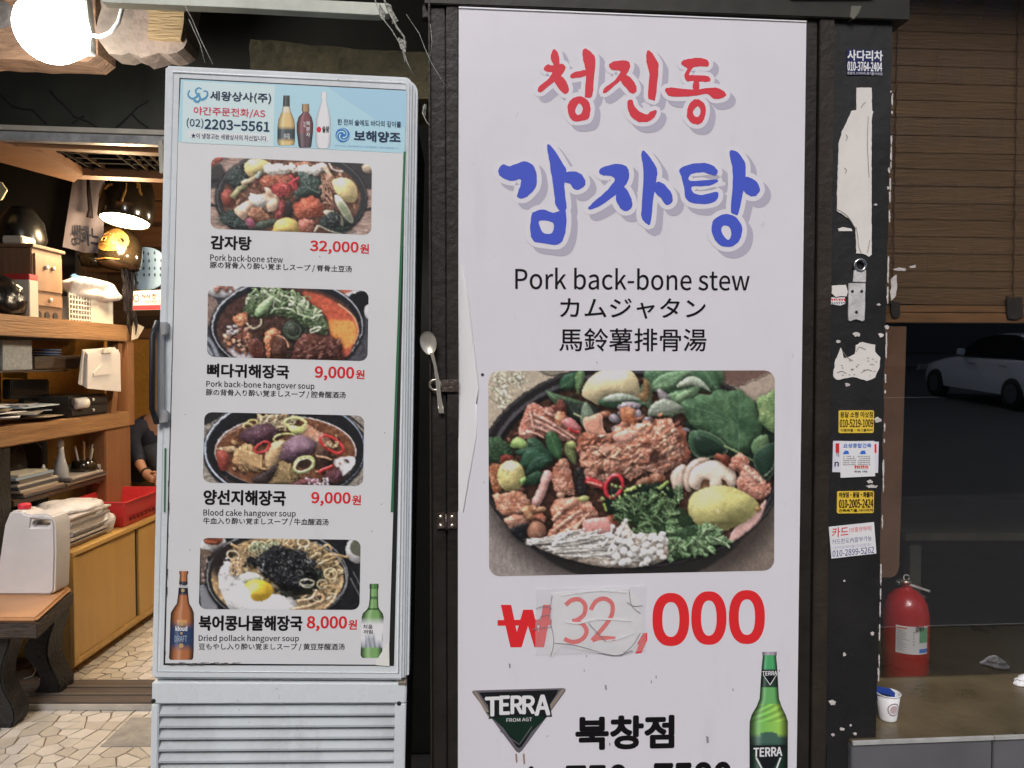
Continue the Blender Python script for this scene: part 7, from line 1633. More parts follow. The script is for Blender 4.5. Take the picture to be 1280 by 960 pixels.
# lamps: two big dark jars used as lampshades, plus light
M_jar = mat('jar_brown_black', (.02, .014, .008), .18, coat=.8, var=.4, scale=8); M_gold = mat('gold_paint', (.42, .22, .06), .35, .3, var=.3, scale=30)
def jar_lamp(cx_, top, bot, halfw, dep, lab, lit, seed):
    c_ = at_y(cx_, (top+bot)/2, dep); z1 = at_y(cx_, top, dep).z; z0_ = at_y(cx_, bot, dep).z; R_ = halfw/FPX*dep; H_ = z1-z0_
    t = thing('pendant_lamp', lab, 'lamp', (c_.x, dep, z0_), 'onggi jar pendant lamps')
    pr = [(R_*.93, 0), (R_, .04*H_), (R_*1.02, .3*H_), (R_*.96, .55*H_), (R_*.82, .75*H_), (R_*.55, .92*H_), (R_*.2, 1.0*H_), (R_*.2, 1.05*H_)]
    b_ = MB(); b_.lathe((c_.x, dep, z0_), pr, 40)
    b_.f = b_.f[:-2]; b_.build('shade', M_jar, t, smooth=True)
    MB().lathe((c_.x, dep, z0_), [(R_*.90, .01), (R_*.97, .30*H_), (R_*.78, .72*H_), (R_*.2, .93*H_)], 32).build('inside', mat('jar_inside', (.85, .62, .35), .5), t, smooth=True) if False else None
    MB().tube([(c_.x, dep, z1), (c_.x, dep, 2.9)], .006, 6).build('cord', M_black, t)
    MB().lathe((c_.x, dep, z0_+.004), [(.001, 0), (R_*.90, 0), (R_*.90, .01), (.001, .012)], 32).build('glow_disc', mat('warm_glow', (1, .80, .48), .4, emit=10) if lit else mat('jar_mouth', (.10, .05, .02), .5), t, smooth=True)
    r = random.Random(seed)
    def on(an, h, o=.003):
        k = 0
        while k < len(pr)-2 and pr[k+1][1] < h*H_: k += 1
        f_ = (h*H_-pr[k][1])/(pr[k+1][1]-pr[k][1]); rr = pr[k][0]+(pr[k+1][0]-pr[k][0])*f_+o
        return (c_.x+rr*math.cos(an), dep+rr*math.sin(an), z0_+h*H_)
    if lit:
        for path in (((-2.2, .62), (-2.0, .66), (-1.75, .62)), ((-2.1, .82), (-1.9, .84), (-1.85, .66)), ((-2.35, .3), (-2.3, .5), (-2.2, .55)), ((-2.05, .42), (-1.9, .5), (-1.75, .5)), ((-1.25, .9), (-1.05, .8), (-.9, .62)), ((-1.0, .72), (-.85, .66), (-.8, .52)), ((-1.2, .42), (-1.25, .28), (-1.28, .2)), ((-1.22, .55), (-1.2, .42)), ((-.75, .6), (-.7, .45), (-.62, .4)), ((-1.95, .76), (-1.9, .70), (-1.82, .76))):
            MB().tube([on(a, h) for a, h in path], R_*.05 if len(path) == 3 else R_*.03, 5).build('painted_figure', M_gold, t)
    else:
        vs = [on(-1.62+.85*math.cos(k*PI/12), .56+.34*math.sin(k*PI/12), .006) for k in range(24)]; MB().add([on(-1.62, .56, .014)]+vs, [(0, 1+k, 1+(k+1) % 24) for k in range(24)]).build('painted_moon', M_gold, t)
        for pth in (((-2.15, .70), (-1.9, .73), (-1.7, .70)), ((-2.1, .60), (-2.1, .50), (-1.85, .50)), ((-2.1, .60), (-1.85, .60), (-1.85, .50)), ((-1.55, .72), (-1.55, .60), (-1.55, .48)), ((-1.4, .72), (-1.2, .72), (-1.1, .66)), ((-1.35, .48), (-1.3, .62), (-1.1, .48)), ((-1.9, .40), (-1.6, .38), (-1.3, .40))): MB().tube([on(a, h, .010) for a, h in pth], R_*.030, 5).build('painted_figure', mat('dull_gold', (.30, .18, .06), .5), t)
        for pth in (((-2.3, .04), (-1.7, .045), (-1.1, .04)),): MB().tube([on(a, h, .004) for a, h in pth], R_*.035, 5).build('painted_figure', M_gold, t)
    if lit:
        l_ = bpy.data.lights.new('pendant_light', 'POINT'); l_.energy = 20; l_.color = (1, .72, .40); l_.shadow_soft_size = .08; o = bpy.data.objects.new('pendant_light', l_); COL.objects.link(o); o.parent = t; o.location = (0, 0, -.05)
    t.rotation_euler = (-.20, .05, 0)
    return t
jar_lamp(155.5, 206, 277, 31, 4.35, 'lit dark jar lampshade with gold figures, the upper one', True, 1)
jar_lamp(148, 284, 333, 25, 4.6, 'dark jar lampshade with a gold moon below the lit one', False, 2)
# the row of the same lamps goes on over the tables out of sight to the right, behind the fridge
for k, (x_, y_) in enumerate(((-1.15, 5.2), (-1.2, 4.0))):
    z_ = 2.2; t = thing('pendant_lamp', ['lit jar lampshade over the far tables, hidden behind the fridge', 'lit jar lampshade over the aisle, hidden behind the fridge'][k], 'lamp', (x_, y_, z_), 'onggi jar pendant lamps')
    m_ = MB().lathe((x_, y_, z_), [(.14, 0), (.15, .02), (.15, .1), (.10, .2), (.02, .27)], 24); m_.f = m_.f[:-2]; m_.build('shade', M_jar, t, smooth=True); MB().lathe((x_, y_, z_+.004), [(.001, 0), (.12, 0), (.12, .01), (.001, .012)], 24).build('glow_disc', MATS['warm_glow'], t)
    MB().tube([(x_, y_, z_+.27), (x_, y_, 2.9)], .006, 6).build('cord', M_black, t)
    l_ = bpy.data.lights.new('pendant_light', 'POINT'); l_.energy = 20; l_.color = (1, .84, .62); l_.shadow_soft_size = .1; o = bpy.data.objects.new('pendant_light', l_); COL.objects.link(o); o.parent = t; o.location = (0, 0, -.05)
# blue fan-shaped disc, notice sign, ribbons
fn = thing('paddle_fan', 'pale blue round hand fan with dark blue tick marks hanging in the back', 'fan', at_y(185, 350, 4.9)); F49 = Frame((0, 4.9, 0), 0)
P = [F49.uv(182+30*math.cos(k*PI/16), 336+27*math.sin(k*PI/16)) for k in range(32)]; MB().plate(F49, P, 0, .012).build('disc', mat('fan_blue', (.36, .56, .85), .6, var=.05), fn, bevel=.003)
r = random.Random(3)
for i in range(26):
    x, y = 166+(i % 6)*7.2+r.uniform(-1, 1), 317+(i//6)*9+r.uniform(-1, 1)
    if ((x-182)/27)**2+((y-336)/24)**2 < 1: MB().sheet(F49, [F49.uv(x+2*math.cos(a)*(.6), y+2.3*math.sin(a)) for a in (0, 1, 2, 3, 4, 5)], .0135).build('mark', mat('fan_mark', (.06, .09, .18), .6), fn)
ns = thing('notice_sign', 'white and red notice with black Korean print behind the fridge edge', 'sign', at_y(185, 388, 4.6)); F46 = Frame((0, 4.6, 0), 0)
MB().plate(F46, [F46.uv(*q) for q in ((168, 364), (214, 362), (214, 387), (167, 388))], 0, .01).build('board', mat('notice_white', (.62, .58, .60), .5), ns); MB().sheet(F46, [F46.uv(*q) for q in ((167.5, 382), (214, 381), (214, 386.5), (167.2, 387.5))], .0112).build('band', mat('notice_red', (.55, .04, .06), .5), ns)
letters(F46, '식사 전·후', (178, 367, 208, 373.5), mat('notice_ink', (.02, .02, .02), .5), ns, d=.0115, bold=.03); letters(F46, '“식사만 가능', (181, 375, 208, 379.5), MATS['notice_ink'], ns, d=.0115)
pn = [F46.uv(171.5+4*math.cos(k*PI/8), 373+5*math.sin(k*PI/8)) for k in range(16)]; pi_ = [F46.uv(171.5+2.8*math.cos(k*PI/8), 373+3.8*math.sin(k*PI/8)) for k in range(16)]; MB().sheet(F46, pn, .0112, [pi_]).build('ban_ring', MATS['notice_red'], ns)
bwl = thing('black_bowl', 'black bowl hung on edge behind the dim jar lamp', 'bowl', at_y(170, 330, 4.8)); cwl = at_y(165, 322, 4.75); MB().lathe(cwl, [(.001, .05), (.05, .04), (.09, .0), (.096, -.03), (.085, -.03), (.05, .03), (.001, .04)], 28, ax=(.5, .2, .3)).build('bowl', M_jar, bwl, smooth=True)
cwl = at_y(120, 325, 4.7); bw2 = thing('black_bowl', 'black bowl lying above the clear plastic bag', 'bowl', cwl); MB().lathe(cwl, [(.02, -.05), (.08, -.04), (.10, .03), (.09, .03), (.07, -.03), (.01, -.035)], 28).build('bowl', M_jar, bw2, smooth=True)
rn_ = thing('black_ribbons', 'bunch of black ribbons hanging over the end of the counter', 'ribbons', at_x(160, 400, XL+.02)); r = random.Random(11)
for i in range(9):
    x = 153+i*1.9; y = 336; P = []
    for k in range(7): P.append(at_x(x+r.uniform(-1.5, 1.5)+(k*.6), y+k*(9+i % 4*1.6), XL+.015+.004*i))
    MB().tube(P, [.007, .009, .006, .010, .007, .009, .002], 4).build('ribbon', mat('black_ribbon', (.012, .010, .016), .5), rn_)
tg = thing('paper_tag', 'small cream paper tag stuck crooked at the top of the counter end post', 'paper', at_x(168, 412, XL+.02)); MB().plate(XF_, [XF_.uv(*q) for q in ((162, 402), (176, 409), (168, 423), (160, 425))], .02, .022).build('paper', mat('tag_cream', (.62, .55, .45), .7), tg)
# things on the upper shelf
zU = zu1
def on_up(px, off=0.): return at_x(px, 400, XL-.03-off)
Y = lambda px, x=XL: at_x(px, 450, x).y
blk = mat('black_plastic', (.010, .010, .011), .22, var=.3, scale=10, bump=.9, bscale=16)
bg_ = thing('black_bags', 'glossy black plastic bags slumped on the upper shelf at the far left', 'bag', (XL-.15, 3.5, zU)); r = random.Random(6)
for k, (cy_, h_) in enumerate(((3.38, .20), (3.58, .19), (3.72, .18), (3.50, .17))): 
    MB().lathe((XL-.12-.03*(k % 2), cy_, zU), [(.05, 0), (.10, .02), (.105, .07), (.09, h_*.75), (.05, h_), (.015, h_+.02)], 22, wob=.09).build('bag', blk, bg_, smooth=True)
wbx = thing('red_white_box', 'white box with a red end standing on the upper shelf', 'box', (XL-.1, Y(50), zU)); y0, y1 = Y(46), Y(57); bx('box', XL-.2, y0+.0, zU, XL-.03, y1, at_x(52, 352, XL-.03).z, mat('box_white', (.55, .5, .44), .5), wbx); bx('flap', XL-.2, y0, at_x(52, 352, XL-.03).z+.0005, XL-.03, y1, at_x(52, 345, XL-.03).z, mat('box_red', (.5, .04, .04), .5), wbx)
cb_ = thing('drawer_cabinet', 'small brown wooden cabinet with a door and carved drawer on the upper shelf', 'cabinet', (XL-.12, Y(72), zU)); y0, y1 = Y(54), Y(91); z1 = at_x(54, 312, XL-.04).z
M_cab = wood('walnut', (.23, .13, .075), (.14, .078, .045), 'z', 6); bx('case', XL-.26, y0, zU, XL-.05, y1, z1, M_cab, cb_, .004)
zz = lambda y: zU+(z1-zU)*(395-y)/(395-312)
dr = bx('door', XL-.0495, y0+.015, zz(362), XL-.04, y1-.015, zz(318), mat('walnut_light', (.27, .155, .09), .5, var=.2, scale=8), cb_, .002); bx('door', XL-.0495, y0+.015, zz(380), XL-.04, y1-.015, zz(366), MATS['walnut_light'], cb_, .002); bx('top_board', XL-.27, y0-.01, z1+.0005, XL-.035, y1+.01, z1+.018, M_cab, cb_, .003)
for py_, w in ((333, .02), (333, -.02)): MB().lathe((XL-.04, (y0+y1)/2+w*1.5, zz(py_)), [(.004, 0), (.012, .004), (.012, .010), (.003, .014)], 12, ax=Vector((1, 0, 0))).build('knob', M_al, cb_, smooth=True)
MB().lathe((XL-.04, (y0+y1)/2, zz(372)), [(.004, 0), (.011, .004), (.011, .010), (.003, .014)], 12, ax=Vector((1, 0, 0))).build('knob', M_al, cb_, smooth=True)
for k in range(3): MB().lathe((XL-.049, y0+.05+k*.07, zz(391)), [(.022, 0), (.020, .003)], 14, ax=Vector((1, 0, 0))).build('cutout', M_black, cb_)
wt = thing('white_adapter', 'small white adapter on top of the drawer cabinet', 'adapter', (XL-.15, Y(64), z1)); bx('case', XL-.2, Y(55), z1+.019, XL-.1, Y(72), z1+.06, mat('adapter_white', (.5, .47, .42), .5), wt, .006)
bk = thing('white_basket', 'white perforated plastic basket with papers on the end of the upper shelf', 'basket', (XL-.1, Y(122), zU)); y0, y1 = Y(93), Y(147); zb_ = at_x(93, 366, XL-.02).z; M_wp = mat('white_plastic', (.62, .60, .57), .4)
bx('back', XL-.20, y0, zU, XL-.192, y1, zb_, M_wp, bk); bx('base', XL-.191, y0, zU, XL-.03, y1, zU+.006, M_wp, bk); bx('front', XL-.03, y0+.21, zU-.03, XL-.022, y1, zb_, M_wp, bk, .002)
for i in range(8): bx('grid_bar', XL-.03, y0+i*.028, zU-.02, XL-.024, y0+.008+i*.028, zb_, M_wp, bk, 0)
for i in range(7): bx('grid_bar', XL-.0315, y0, zU-.02+i*(zb_-zU+.02)/6.5, XL-.0235, y0+.209, zU-.012+i*(zb_-zU+.02)/6.5, M_wp, bk, 0)
F45 = Frame((0, 0, 0), 0); XF = Frame((XL+.0, 0, 0), 90)    # frame facing the aisle
XF.u = Vector((0, 1, 0)); XF.v = Vector((0, 0, 1)); XF.n = Vector((1, 0, 0))
pg = thing('clear_bag', 'crumpled clear plastic bag of paper napkins over the white basket', 'bag', (XL-.08, Y(125), zb_)); M_bag = mat('translucent_bag', (.62, .60, .62), .3, var=.2, scale=10, bump=.9, bscale=18)
def blob(mb, c, rx, ry, rz, seed, amp=.18, n=14):
    r = random.Random(seed); ph = [r.uniform(0, 6) for _ in range(6)]; vs = []; m = n*2
    for i in range(n+1):
        th = PI*i/n
        for k in range(m):
            a = 2*PI*k/m; w = 1+amp*(math.sin(3*a+ph[0]+2*th)*.5+math.sin(5*th+ph[1]+a)*.4+math.sin(7*a-ph[2]+3*th)*.3)*math.sin(th)
            vs.append((c[0]+rx*w*math.sin(th)*math.cos(a), c[1]+ry*w*math.sin(th)*math.sin(a), c[2]+rz*w*math.cos(th)))
    return mb.add(vs, [(i*m+k, (i+1)*m+k, (i+1)*m+(k+1) % m, i*m+(k+1) % m) for i in range(n) for k in range(m)])
blob(MB(), (XL-.06, Y(127), zb_+.035), .085, .25, .07, 3, .34, 20).build('bag', M_bag, pg, smooth=True)
q = [XF.uv(*p_) for p_ in ((94, 340), (112, 335), (116, 352), (94, 352))]; MB().plate(XF, [XF.uv(*p_) for p_ in ((92, 345), (96, 342), (111, 350), (110, 353))], -.02, -.012).build('blue_band', mat('bag_blue', (.08, .2, .42), .5), pg)
# clipboard of papers and things on the middle shelf
cl = thing('paper_clipboard', 'thick sheaf of white order slips clipped to the counter post', 'papers', (XL+.01, Y(121), at_x(120, 488, XL+.03).z)); M_pp = mat('slip_paper', (.62, .60, .62), .7, var=.06, scale=8)
r = random.Random(8)
for i in range(9):
    o = r.uniform(-1, 1); q = [XF.uv(x+o, y+i*.7) for x, y in ((103, 437), (144, 434+i*.2), (145, 484), (98+i*.5, 480))]; MB().plate(XF, q, .0+i*.004, .0015+i*.004+r.uniform(0, .0015)).build('slip', M_pp, cl)
MB().plate(XF, [XF.uv(*p_) for p_ in ((119, 436), (130, 434), (131, 441), (119, 442))], .036, .046).build('clip', M_al, cl, bevel=.002); MB().plate(XF, [XF.uv(*p_) for p_ in ((108, 466), (118, 456), (131, 461), (128, 468), (108, 470))], .036, .040).build('torn_slip', M_pp, cl)
gp = thing('grey_panel_box', 'pale grey textured panel standing on the middle shelf', 'panel', (XL-.11, Y(20), zm)); q = [XF.uv(x, y, -.10) for x, y in ((3, 425), (40, 425), (41, 462), (3, 463))]; MB().plate(XF, q, -.13, -.10).build('panel', mat('grey_weave', (.30, .32, .34), .8, var=.2, scale=60, bump=.4), gp, bevel=.003)
bs_ = thing('blue_plates', 'stack of thin blue dishes on the middle shelf', 'dishes', (XL-.2, Y(54, XL-.2), zm)); 
for k in range(8): MB().lathe((XL-.2, Y(54, XL-.2), zm+.001+k*.014), [(.05, 0), (.085, .006), (.088, .010), (.05, .006)], 24).build('dish', mat('dish_blue', (.12, .22, .40), .3, var=.2, scale=5), bs_, smooth=True)
sd_ = thing('dark_box', 'dark wooden box drawer hanging on the middle shelf', 'box', (XL-.2, Y(72), zm-.012)); q = [XF.uv(x, y, -.10) for x, y in ((43, 446), (103, 444), (98, 461), (43, 461))]; MB().plate(XF, q, -.3, -.10).build('box', M_woodd, sd_, bevel=.003)
yl = thing('yellow_lit_strip', 'yellow strip standing for lamp light on the chipboard behind the monitor', 'paper', at_x(20, 478, XL-.3)); q = [XF.uv(x, y, -.3) for x, y in ((3, 463), (34, 463), (34, 474), (3, 472))]; MB().plate(XF, q, -.301, -.298).build('paper', mat('lit_strip_yellow', (.85, .60, .02), .6), yl)  # yellow colour stands in for lamp light on the board behind
MBt = lambda px, py, off: XF.uv(px, py, off)
mo = thing('monitor', 'black order screen lying tilted on the counter', 'screen', (XL-.2, Y(40), zs1)); 
def aisle_box(px0, py0, px1, py1, d0, d1):
    q = [XF.uv(x, y, d1) for x, y in ((px0, py0), (px1, py0), (px1, py1), (px0, py1))]; return MB().plate(XF, q, d0, d1)
aisle_box(12, 474, 62, 499, -.22, -.18).build('case', mat('screen_black', (.012, .012, .013), .25), mo, bevel=.006)
aisle_box(15, 476, 59, 495, -.1795, -.178).build('screen', mat('screen_glass', (.006, .006, .007), .1), mo); aisle_box(30, 498, 44, 512, -.23, -.20).build('foot', M_black, mo)
pps = thing('paper_heap', 'loose heap of white papers and open notebooks on the counter', 'papers', (XL-.2, Y(30), zs1)); r = random.Random(15)
for i in range(24):
    cy_ = r.uniform(3.42, 4.0); cx_ = XL-r.uniform(.08, .3); a = r.uniform(-.6, .6); w_, l_ = r.uniform(.06, .10), r.uniform(.09, .15); z = zs1+.002+i*.0035
    pp_ = [Vector((cx_, cy_, z+r.uniform(0, .01)))+Vector((math.cos(a)*sx_*w_-math.sin(a)*sy_*l_, math.sin(a)*sx_*w_+math.cos(a)*sy_*l_, r.uniform(0, .018))) for sx_, sy_ in ((-1, -1), (1, -1), (1, 1), (-1, 1))]
    MB().add(pp_+[p+Vector((0, 0, .004)) for p in pp_], [(0, 1, 2, 3)[::-1], (4, 5, 6, 7), (0, 1, 5, 4), (1, 2, 6, 5), (2, 3, 7, 6), (3, 0, 4, 7)]).build('sheet', r.choice([M_pp, M_pp, mat('kraft_paper', (.32, .26, .20), .7), mat('grey_cover', (.16, .16, .17), .5), mat('blue_white', (.42, .50, .60), .6)]), pps)
dc = thing('desk_drawers', 'small black two drawer desk box on the counter beside the post', 'drawers', (XL-.1, Y(118), zs1)); y0, y1 = Y(92), Y(139); zt2 = at_x(120, 493, XL-.02).z
bx('case', XL-.30, y0, zs1, XL-.03, y1, zt2, mat('drawer_black', (.022, .020, .020), .5), dc, .003)
for k in range(2): z = zs1+.01+k*(zt2-zs1)/2; d_ = bx('drawer', XL-.0295, y0+.01, z, XL-.020, y1-.01, z+(zt2-zs1)/2-.018, mat('drawer_face', (.035, .031, .030), .4), dc, .002); MB().lathe((XL-.02, (y0+y1)/2+.02, z+(zt2-zs1)/4-.008), [(.003, 0), (.010, .004), (.008, .010), (.001, .012)], 12, ax=Vector((1, 0, 0))).build('knob', M_al, d_, smooth=True)
rp = thing('paper_roll', 'white paper roll lying in front of the black desk drawers', 'paper roll', (XL+.0, Y(101), zs1)); p0_ = Vector((XL-.02, Y(97), zs1+.075)); MB().lathe(p0_, [(.008, 0), (.030, 0), (.030, .075), (.008, .075)], 24, ax=(.3, 1, .05)).build('roll', mat('roll_white', (.72, .70, .68), .7), rp, smooth=True); 
# lower shelf things
bb_ = thing('black_bag', 'black leather bag hanging in the open shelf under the counter', 'bag', (XL-.2, 3.85, zsh)); blob(MB(), (XL-.24, 3.88, zsh+.13), .10, .15, .14, 5, .12).build('bag', mat('black_leather', (.012, .011, .011), .35, var=.3, bump=.6), bb_, smooth=True); MB().tube([(XL-.13, 3.80+.25*k/10, zsh+.2+.07*math.sin(k*PI/10)) for k in range(11)], .006, 6).build('strap', MATS['black_leather'], bb_, smooth=True)
sp_ = thing('spray_bottle', 'white plastic spray bottle on the lower shelf', 'bottle', (XL-.06, Y(76), zsh)); c_ = (XL-.07, Y(74, XL-.07), zsh+.03)
MB().lathe(c_, [(.03, 0), (.036, .01), (.036, .05), (.022, .10), (.016, .14), (.014, .17)], 20).build('bottle', mat('milky_plastic', (.45, .47, .52), .35), sp_, smooth=True); MB().lathe(c_, [(.016, .172), (.016, .20), (.010, .21)], 14).build('cap', M_wp, sp_, smooth=True)
s2 = thing('dropper_bottle', 'little clear bottle with white cap on the lower shelf', 'bottle', (XL-.10, Y(52), zsh)); c_ = (XL-.08, Y(52, XL-.08), zsh+.04); MB().lathe(c_, [(.018, 0), (.018, .04), (.007, .048)], 14).build('bottle', MATS['milky_plastic'], s2, smooth=True); MB().lathe(c_, [(.009, .049), (.009, .07), (.003, .085)], 12).build('cap', M_wp, s2)
pc_ = thing('pen_cup', 'round black pot full of pens on the lower shelf', 'pen pot', (XL-.06, Y(103), zsh)); c_ = Vector((XL-.08, Y(103, XL-.08), zsh+.008)); MB().lathe(c_, [(.04, 0), (.065, .02), (.07, .05), (.06, .085), (.05, .095), (.046, .09), (.05, .05), (.02, .01)], 24).build('pot', M_jar, pc_, smooth=True)
for k, cl_ in enumerate(((.6, .58, .5), (.3, .3, .3), (.62, .6, .55), (.1, .25, .5), (.55, .55, .6), (.3, .18, .1))):
    a = k*1.05; MB().tube([c_+Vector((.025*math.cos(a), .025*math.sin(a), .03)), c_+Vector((.05*math.cos(a), .05*math.sin(a), .155+.02*(k % 3)))], .0055, 6).build('pen', mat('pen_%s' % 'abcdef'[k], cl_, .4), pc_)
bkst = thing('book_stack', 'stack of notebooks and ledgers piled on the lower shelf', 'books', (XL-.1, 3.95, zsh-.02)); r = random.Random(21); z = zsh+.001
for i, cl_ in enumerate(((.10, .09, .09), (.30, .22, .17), (.42, .36, .30), (.08, .08, .09), (.46, .42, .38), (.16, .14, .12), (.34, .42, .52), (.55, .52, .44))):
    h_ = r.uniform(.010, .018); y0 = 3.66+r.uniform(0, .03); y1 = 4.02-i*.012+r.uniform(-.02, .02); bx('book', XL-.30+r.uniform(0, .02), y0, z, XL+.005-i*.004, y1, z+h_, mat('book_%s' % 'abcdefgh'[i], cl_, .6, var=.1, scale=6), bkst, .002); z += h_+.0006
bk2 = thing('open_ledgers', 'flat pile of ledgers lying at the post end of the lower shelf', 'books', (XL-.05, 4.3, zsh)); z = zsh+.0005
for i, cl_ in enumerate(((.20, .15, .12), (.08, .07, .07), (.40, .36, .34))): bx('book', XL-.28, 4.05+i*.02, z, XL+.004, 4.46-i*.03, z+.012, mat('ledger_%s' % 'abc'[i], cl_, .6, var=.1), bk2, .002); z += .0125
bkr = thing('upright_books', 'cream and white paperback books standing by the post', 'books', (XL-.04, Y(124), zsh)); 
for k, (a, b, cl_) in enumerate(((114, 120, (.5, .42, .28)), (120.5, 125, (.55, .52, .50)), (125.5, 131, (.6, .58, .58)))): aisle_box(a, 580, b, 604, -.2, -.03).build('book', mat('spine_%s' % 'abc'[k], cl_, .6), bkr, bevel=.002)
MB().sheet(XF, [XF.uv(x, y, -.03) for x, y in ((121.3, 584), (124, 584), (124, 602), (121.3, 602))], -.0285).build('spine_print', mat('spine_dark', (.05, .05, .09), .6), bkr)
# low yellow cupboard along the aisle
XC = -2.08; YN, YF = 3.62, 5.0; ZC = .595
cu = thing('low_cupboard', 'low yellow plywood cupboard with sliding doors beside the aisle', 'cupboard', (XC-.3, YN, 0)); M_ply = wood('yellow_ply', (.58, .36, .115), (.50, .29, .085), 'z', 2.5, .45)
bx('case', XC-.62, YN, .045, XC-.025, YF, ZC-.022, M_ply, cu, .002); bx('top', XC-.63, YN-.012, ZC-.0215, XC+.006, YF, ZC, wood('yellow_ply_top', (.60, .38, .13), (.50, .30, .10), 'y', 3, .4), cu, .003); bx('plinth', XC-.60, YN+.02, .0, XC-.05, YF, .044, M_ply, cu, .002)
bx('face_rail', XC-.0245, YN, .045, XC, YF, .075, M_ply, cu, .002); bx('end_stile', XC-.0245, YN, .0755, XC, YN+.035, ZC-.022, M_ply, cu, .002)
y1_, y2_ = Y(136, XC), Y(169, XC)
for ya, yb_2, o in ((YN+.036, y1_, -.006), (y1_+.001, y2_-.012, -.010), (y2_+.02, YF, -.006)): bx('sliding_door', XC-.022, ya, .0765, XC+o, yb_2, ZC-.03, M_ply, cu, .002)
bx('dark_gap', XC-.0235, y2_-.011, .08, XC-.018, y2_+.019, ZC-.03, M_black, cu, 0)
for z in (.2, .5): MB().lathe((XC-.07, YN-.0005, z), [(.006, 0), (.005, .002)], 10, ax=Vector((0, -1, 0))).build('screw', M_al, cu)
M_np = mat('newsprint', (.48, .44, .42), .8, var=.15, scale=40, stretch=(1, 1, 6)); npk = thing('newspaper_stack', 'stack of folded newspapers on the near end of the cupboard', 'newspapers', (XC-.2, 3.8, ZC)); z = ZC+.0006; r = random.Random(2)
for i in range(15): h_ = r.uniform(.006, .012); bx('newspaper', XC-.36+r.uniform(-.015, .015), 3.66+r.uniform(-.01, .02), z, XC-.035+r.uniform(-.02, .01), 4.02+r.uniform(-.02, .02), z+h_, r.choice([M_np, mat('newsprint_grey', (.36, .33, .32), .8, var=.2, scale=30), mat('newsprint_tan', (.5, .42, .36), .8, var=.1)]), npk, .001); z += h_+.0004
wbg = thing('white_plastic_bag', 'crumpled white plastic bag draped over the newspapers', 'bag', (XC-.15, 3.95, z)); blob(MB(), (XC-.18, 3.88, z+.0), .15, .17, .05, 9, .22, 20).build('bag', M_bag, wbg, smooth=True); blob(MB(), (XC-.07, 4.02, ZC+.06), .05, .06, .06, 4, .3, 18).build('bag', M_bag, wbg, smooth=True)
# red basket
rb__ = thing('red_basket', 'red plastic basket standing on the far part of the cupboard', 'basket', (XC-.2, 4.3, ZC)); M_rb = mat('red_plastic', (.52, .03, .035), .35, var=.1)
def tub(x0, x1, y0, y1, z0, h, fl, th):
    bt_ = [(x0, y0), (x1, y0), (x1, y1), (x0, y1)]; tp = [(x0-fl, y0-fl), (x1+fl, y0-fl), (x1+fl, y1+fl), (x0-fl, y1+fl)]
    vi = [(x0+th, y0+th), (x1-th, y0+th), (x1-th, y1-th), (x0+th, y1-th)]; ti = [(x0-fl+th, y0-fl+th), (x1+fl-th, y0-fl+th), (x1+fl-th, y1+fl-th), (x0-fl+th, y1+fl-th)]
    vs = [(a, b, z0) for a, b in bt_]+[(a, b, z0+h) for a, b in tp]+[(a, b, z0+h) for a, b in ti]+[(a, b, z0+.006) for a, b in vi]
    return MB().add(vs, [(3, 2, 1, 0)]+[(i, (i+1) % 4, 4+(i+1) % 4, 4+i) for i in range(4)]+[(4+i, 4+(i+1) % 4, 8+(i+1) % 4, 8+i) for i in range(4)]+[(8+i, 8+(i+1) % 4, 12+(i+1) % 4, 12+i) for i in range(4)]+[(12, 13, 14, 15)])
tub(XC-.30, XC-.035, 4.16, 4.60, ZC+.001, .14, .03, .004).build('tub', M_rb, rb__, bevel=.002)
mb = MB(); 
for s_ in range(9): mb.box(XC-.02, 4.20+s_*.044, ZC+.03, XC-.013, 4.222+s_*.044, ZC+.05)
mb.build('slot_row', mat('dark_red', (.16, .01, .012), .5), rb__); 
rim_ = [(XC-.333, 4.127), (XC-.002, 4.127), (XC-.002, 4.633), (XC-.333, 4.633), (XC-.333, 4.127)]; MB().tube([(a, b, ZC+.142) for a, b in rim_], .006, 6).build('rim', M_rb, rb__)
for i in range(6): MB().box(XC-.25, 4.20+i*.03, ZC+.015, XC-.08, 4.21+i*.03, ZC+.02).build('paper_strip', M_pp, rb__)
# bench with leather seat, jerrycan and paint bucket
bn = thing('bench', 'orange leather topped bench with rough charred sides and carved black legs', 'bench', (-2.4, 3.3, 0)); ZB = .475; xr0, xr1 = at_z(46, 772, ZB).x, at_z(80, 738, ZB).x; yb0, yb1 = at_z(46, 772, ZB).y, at_z(80, 733, ZB).y
M_lth = mat('orange_leather', (.55, .29, .13), .35, col2=(.42, .21, .10), scale=4, bump=.15)
def slab(z0, z1, o): return MB().hexa([(-3.3, yb1+o, z0), (xr1+o, yb1+o, z0), (xr1+o, yb1+o, z1), (-3.3, yb1+o, z1), (-3.3, yb0-o, z0), (xr0+o, yb0-o, z0), (xr0+o, yb0-o, z1), (-3.3, yb0-o, z1)])
slab(ZB-.022, ZB, .0).build('seat', M_lth, bn, bevel=.009, seg=3); slab(ZB-.085, ZB-.0225, .004).build('seat_frame', mat('rough_bark_edge', (.075, .052, .04), .8, col2=(.025, .02, .017), scale=14, stretch=(1, 1, 4), bump=1, bscale=30), bn, bevel=.004)
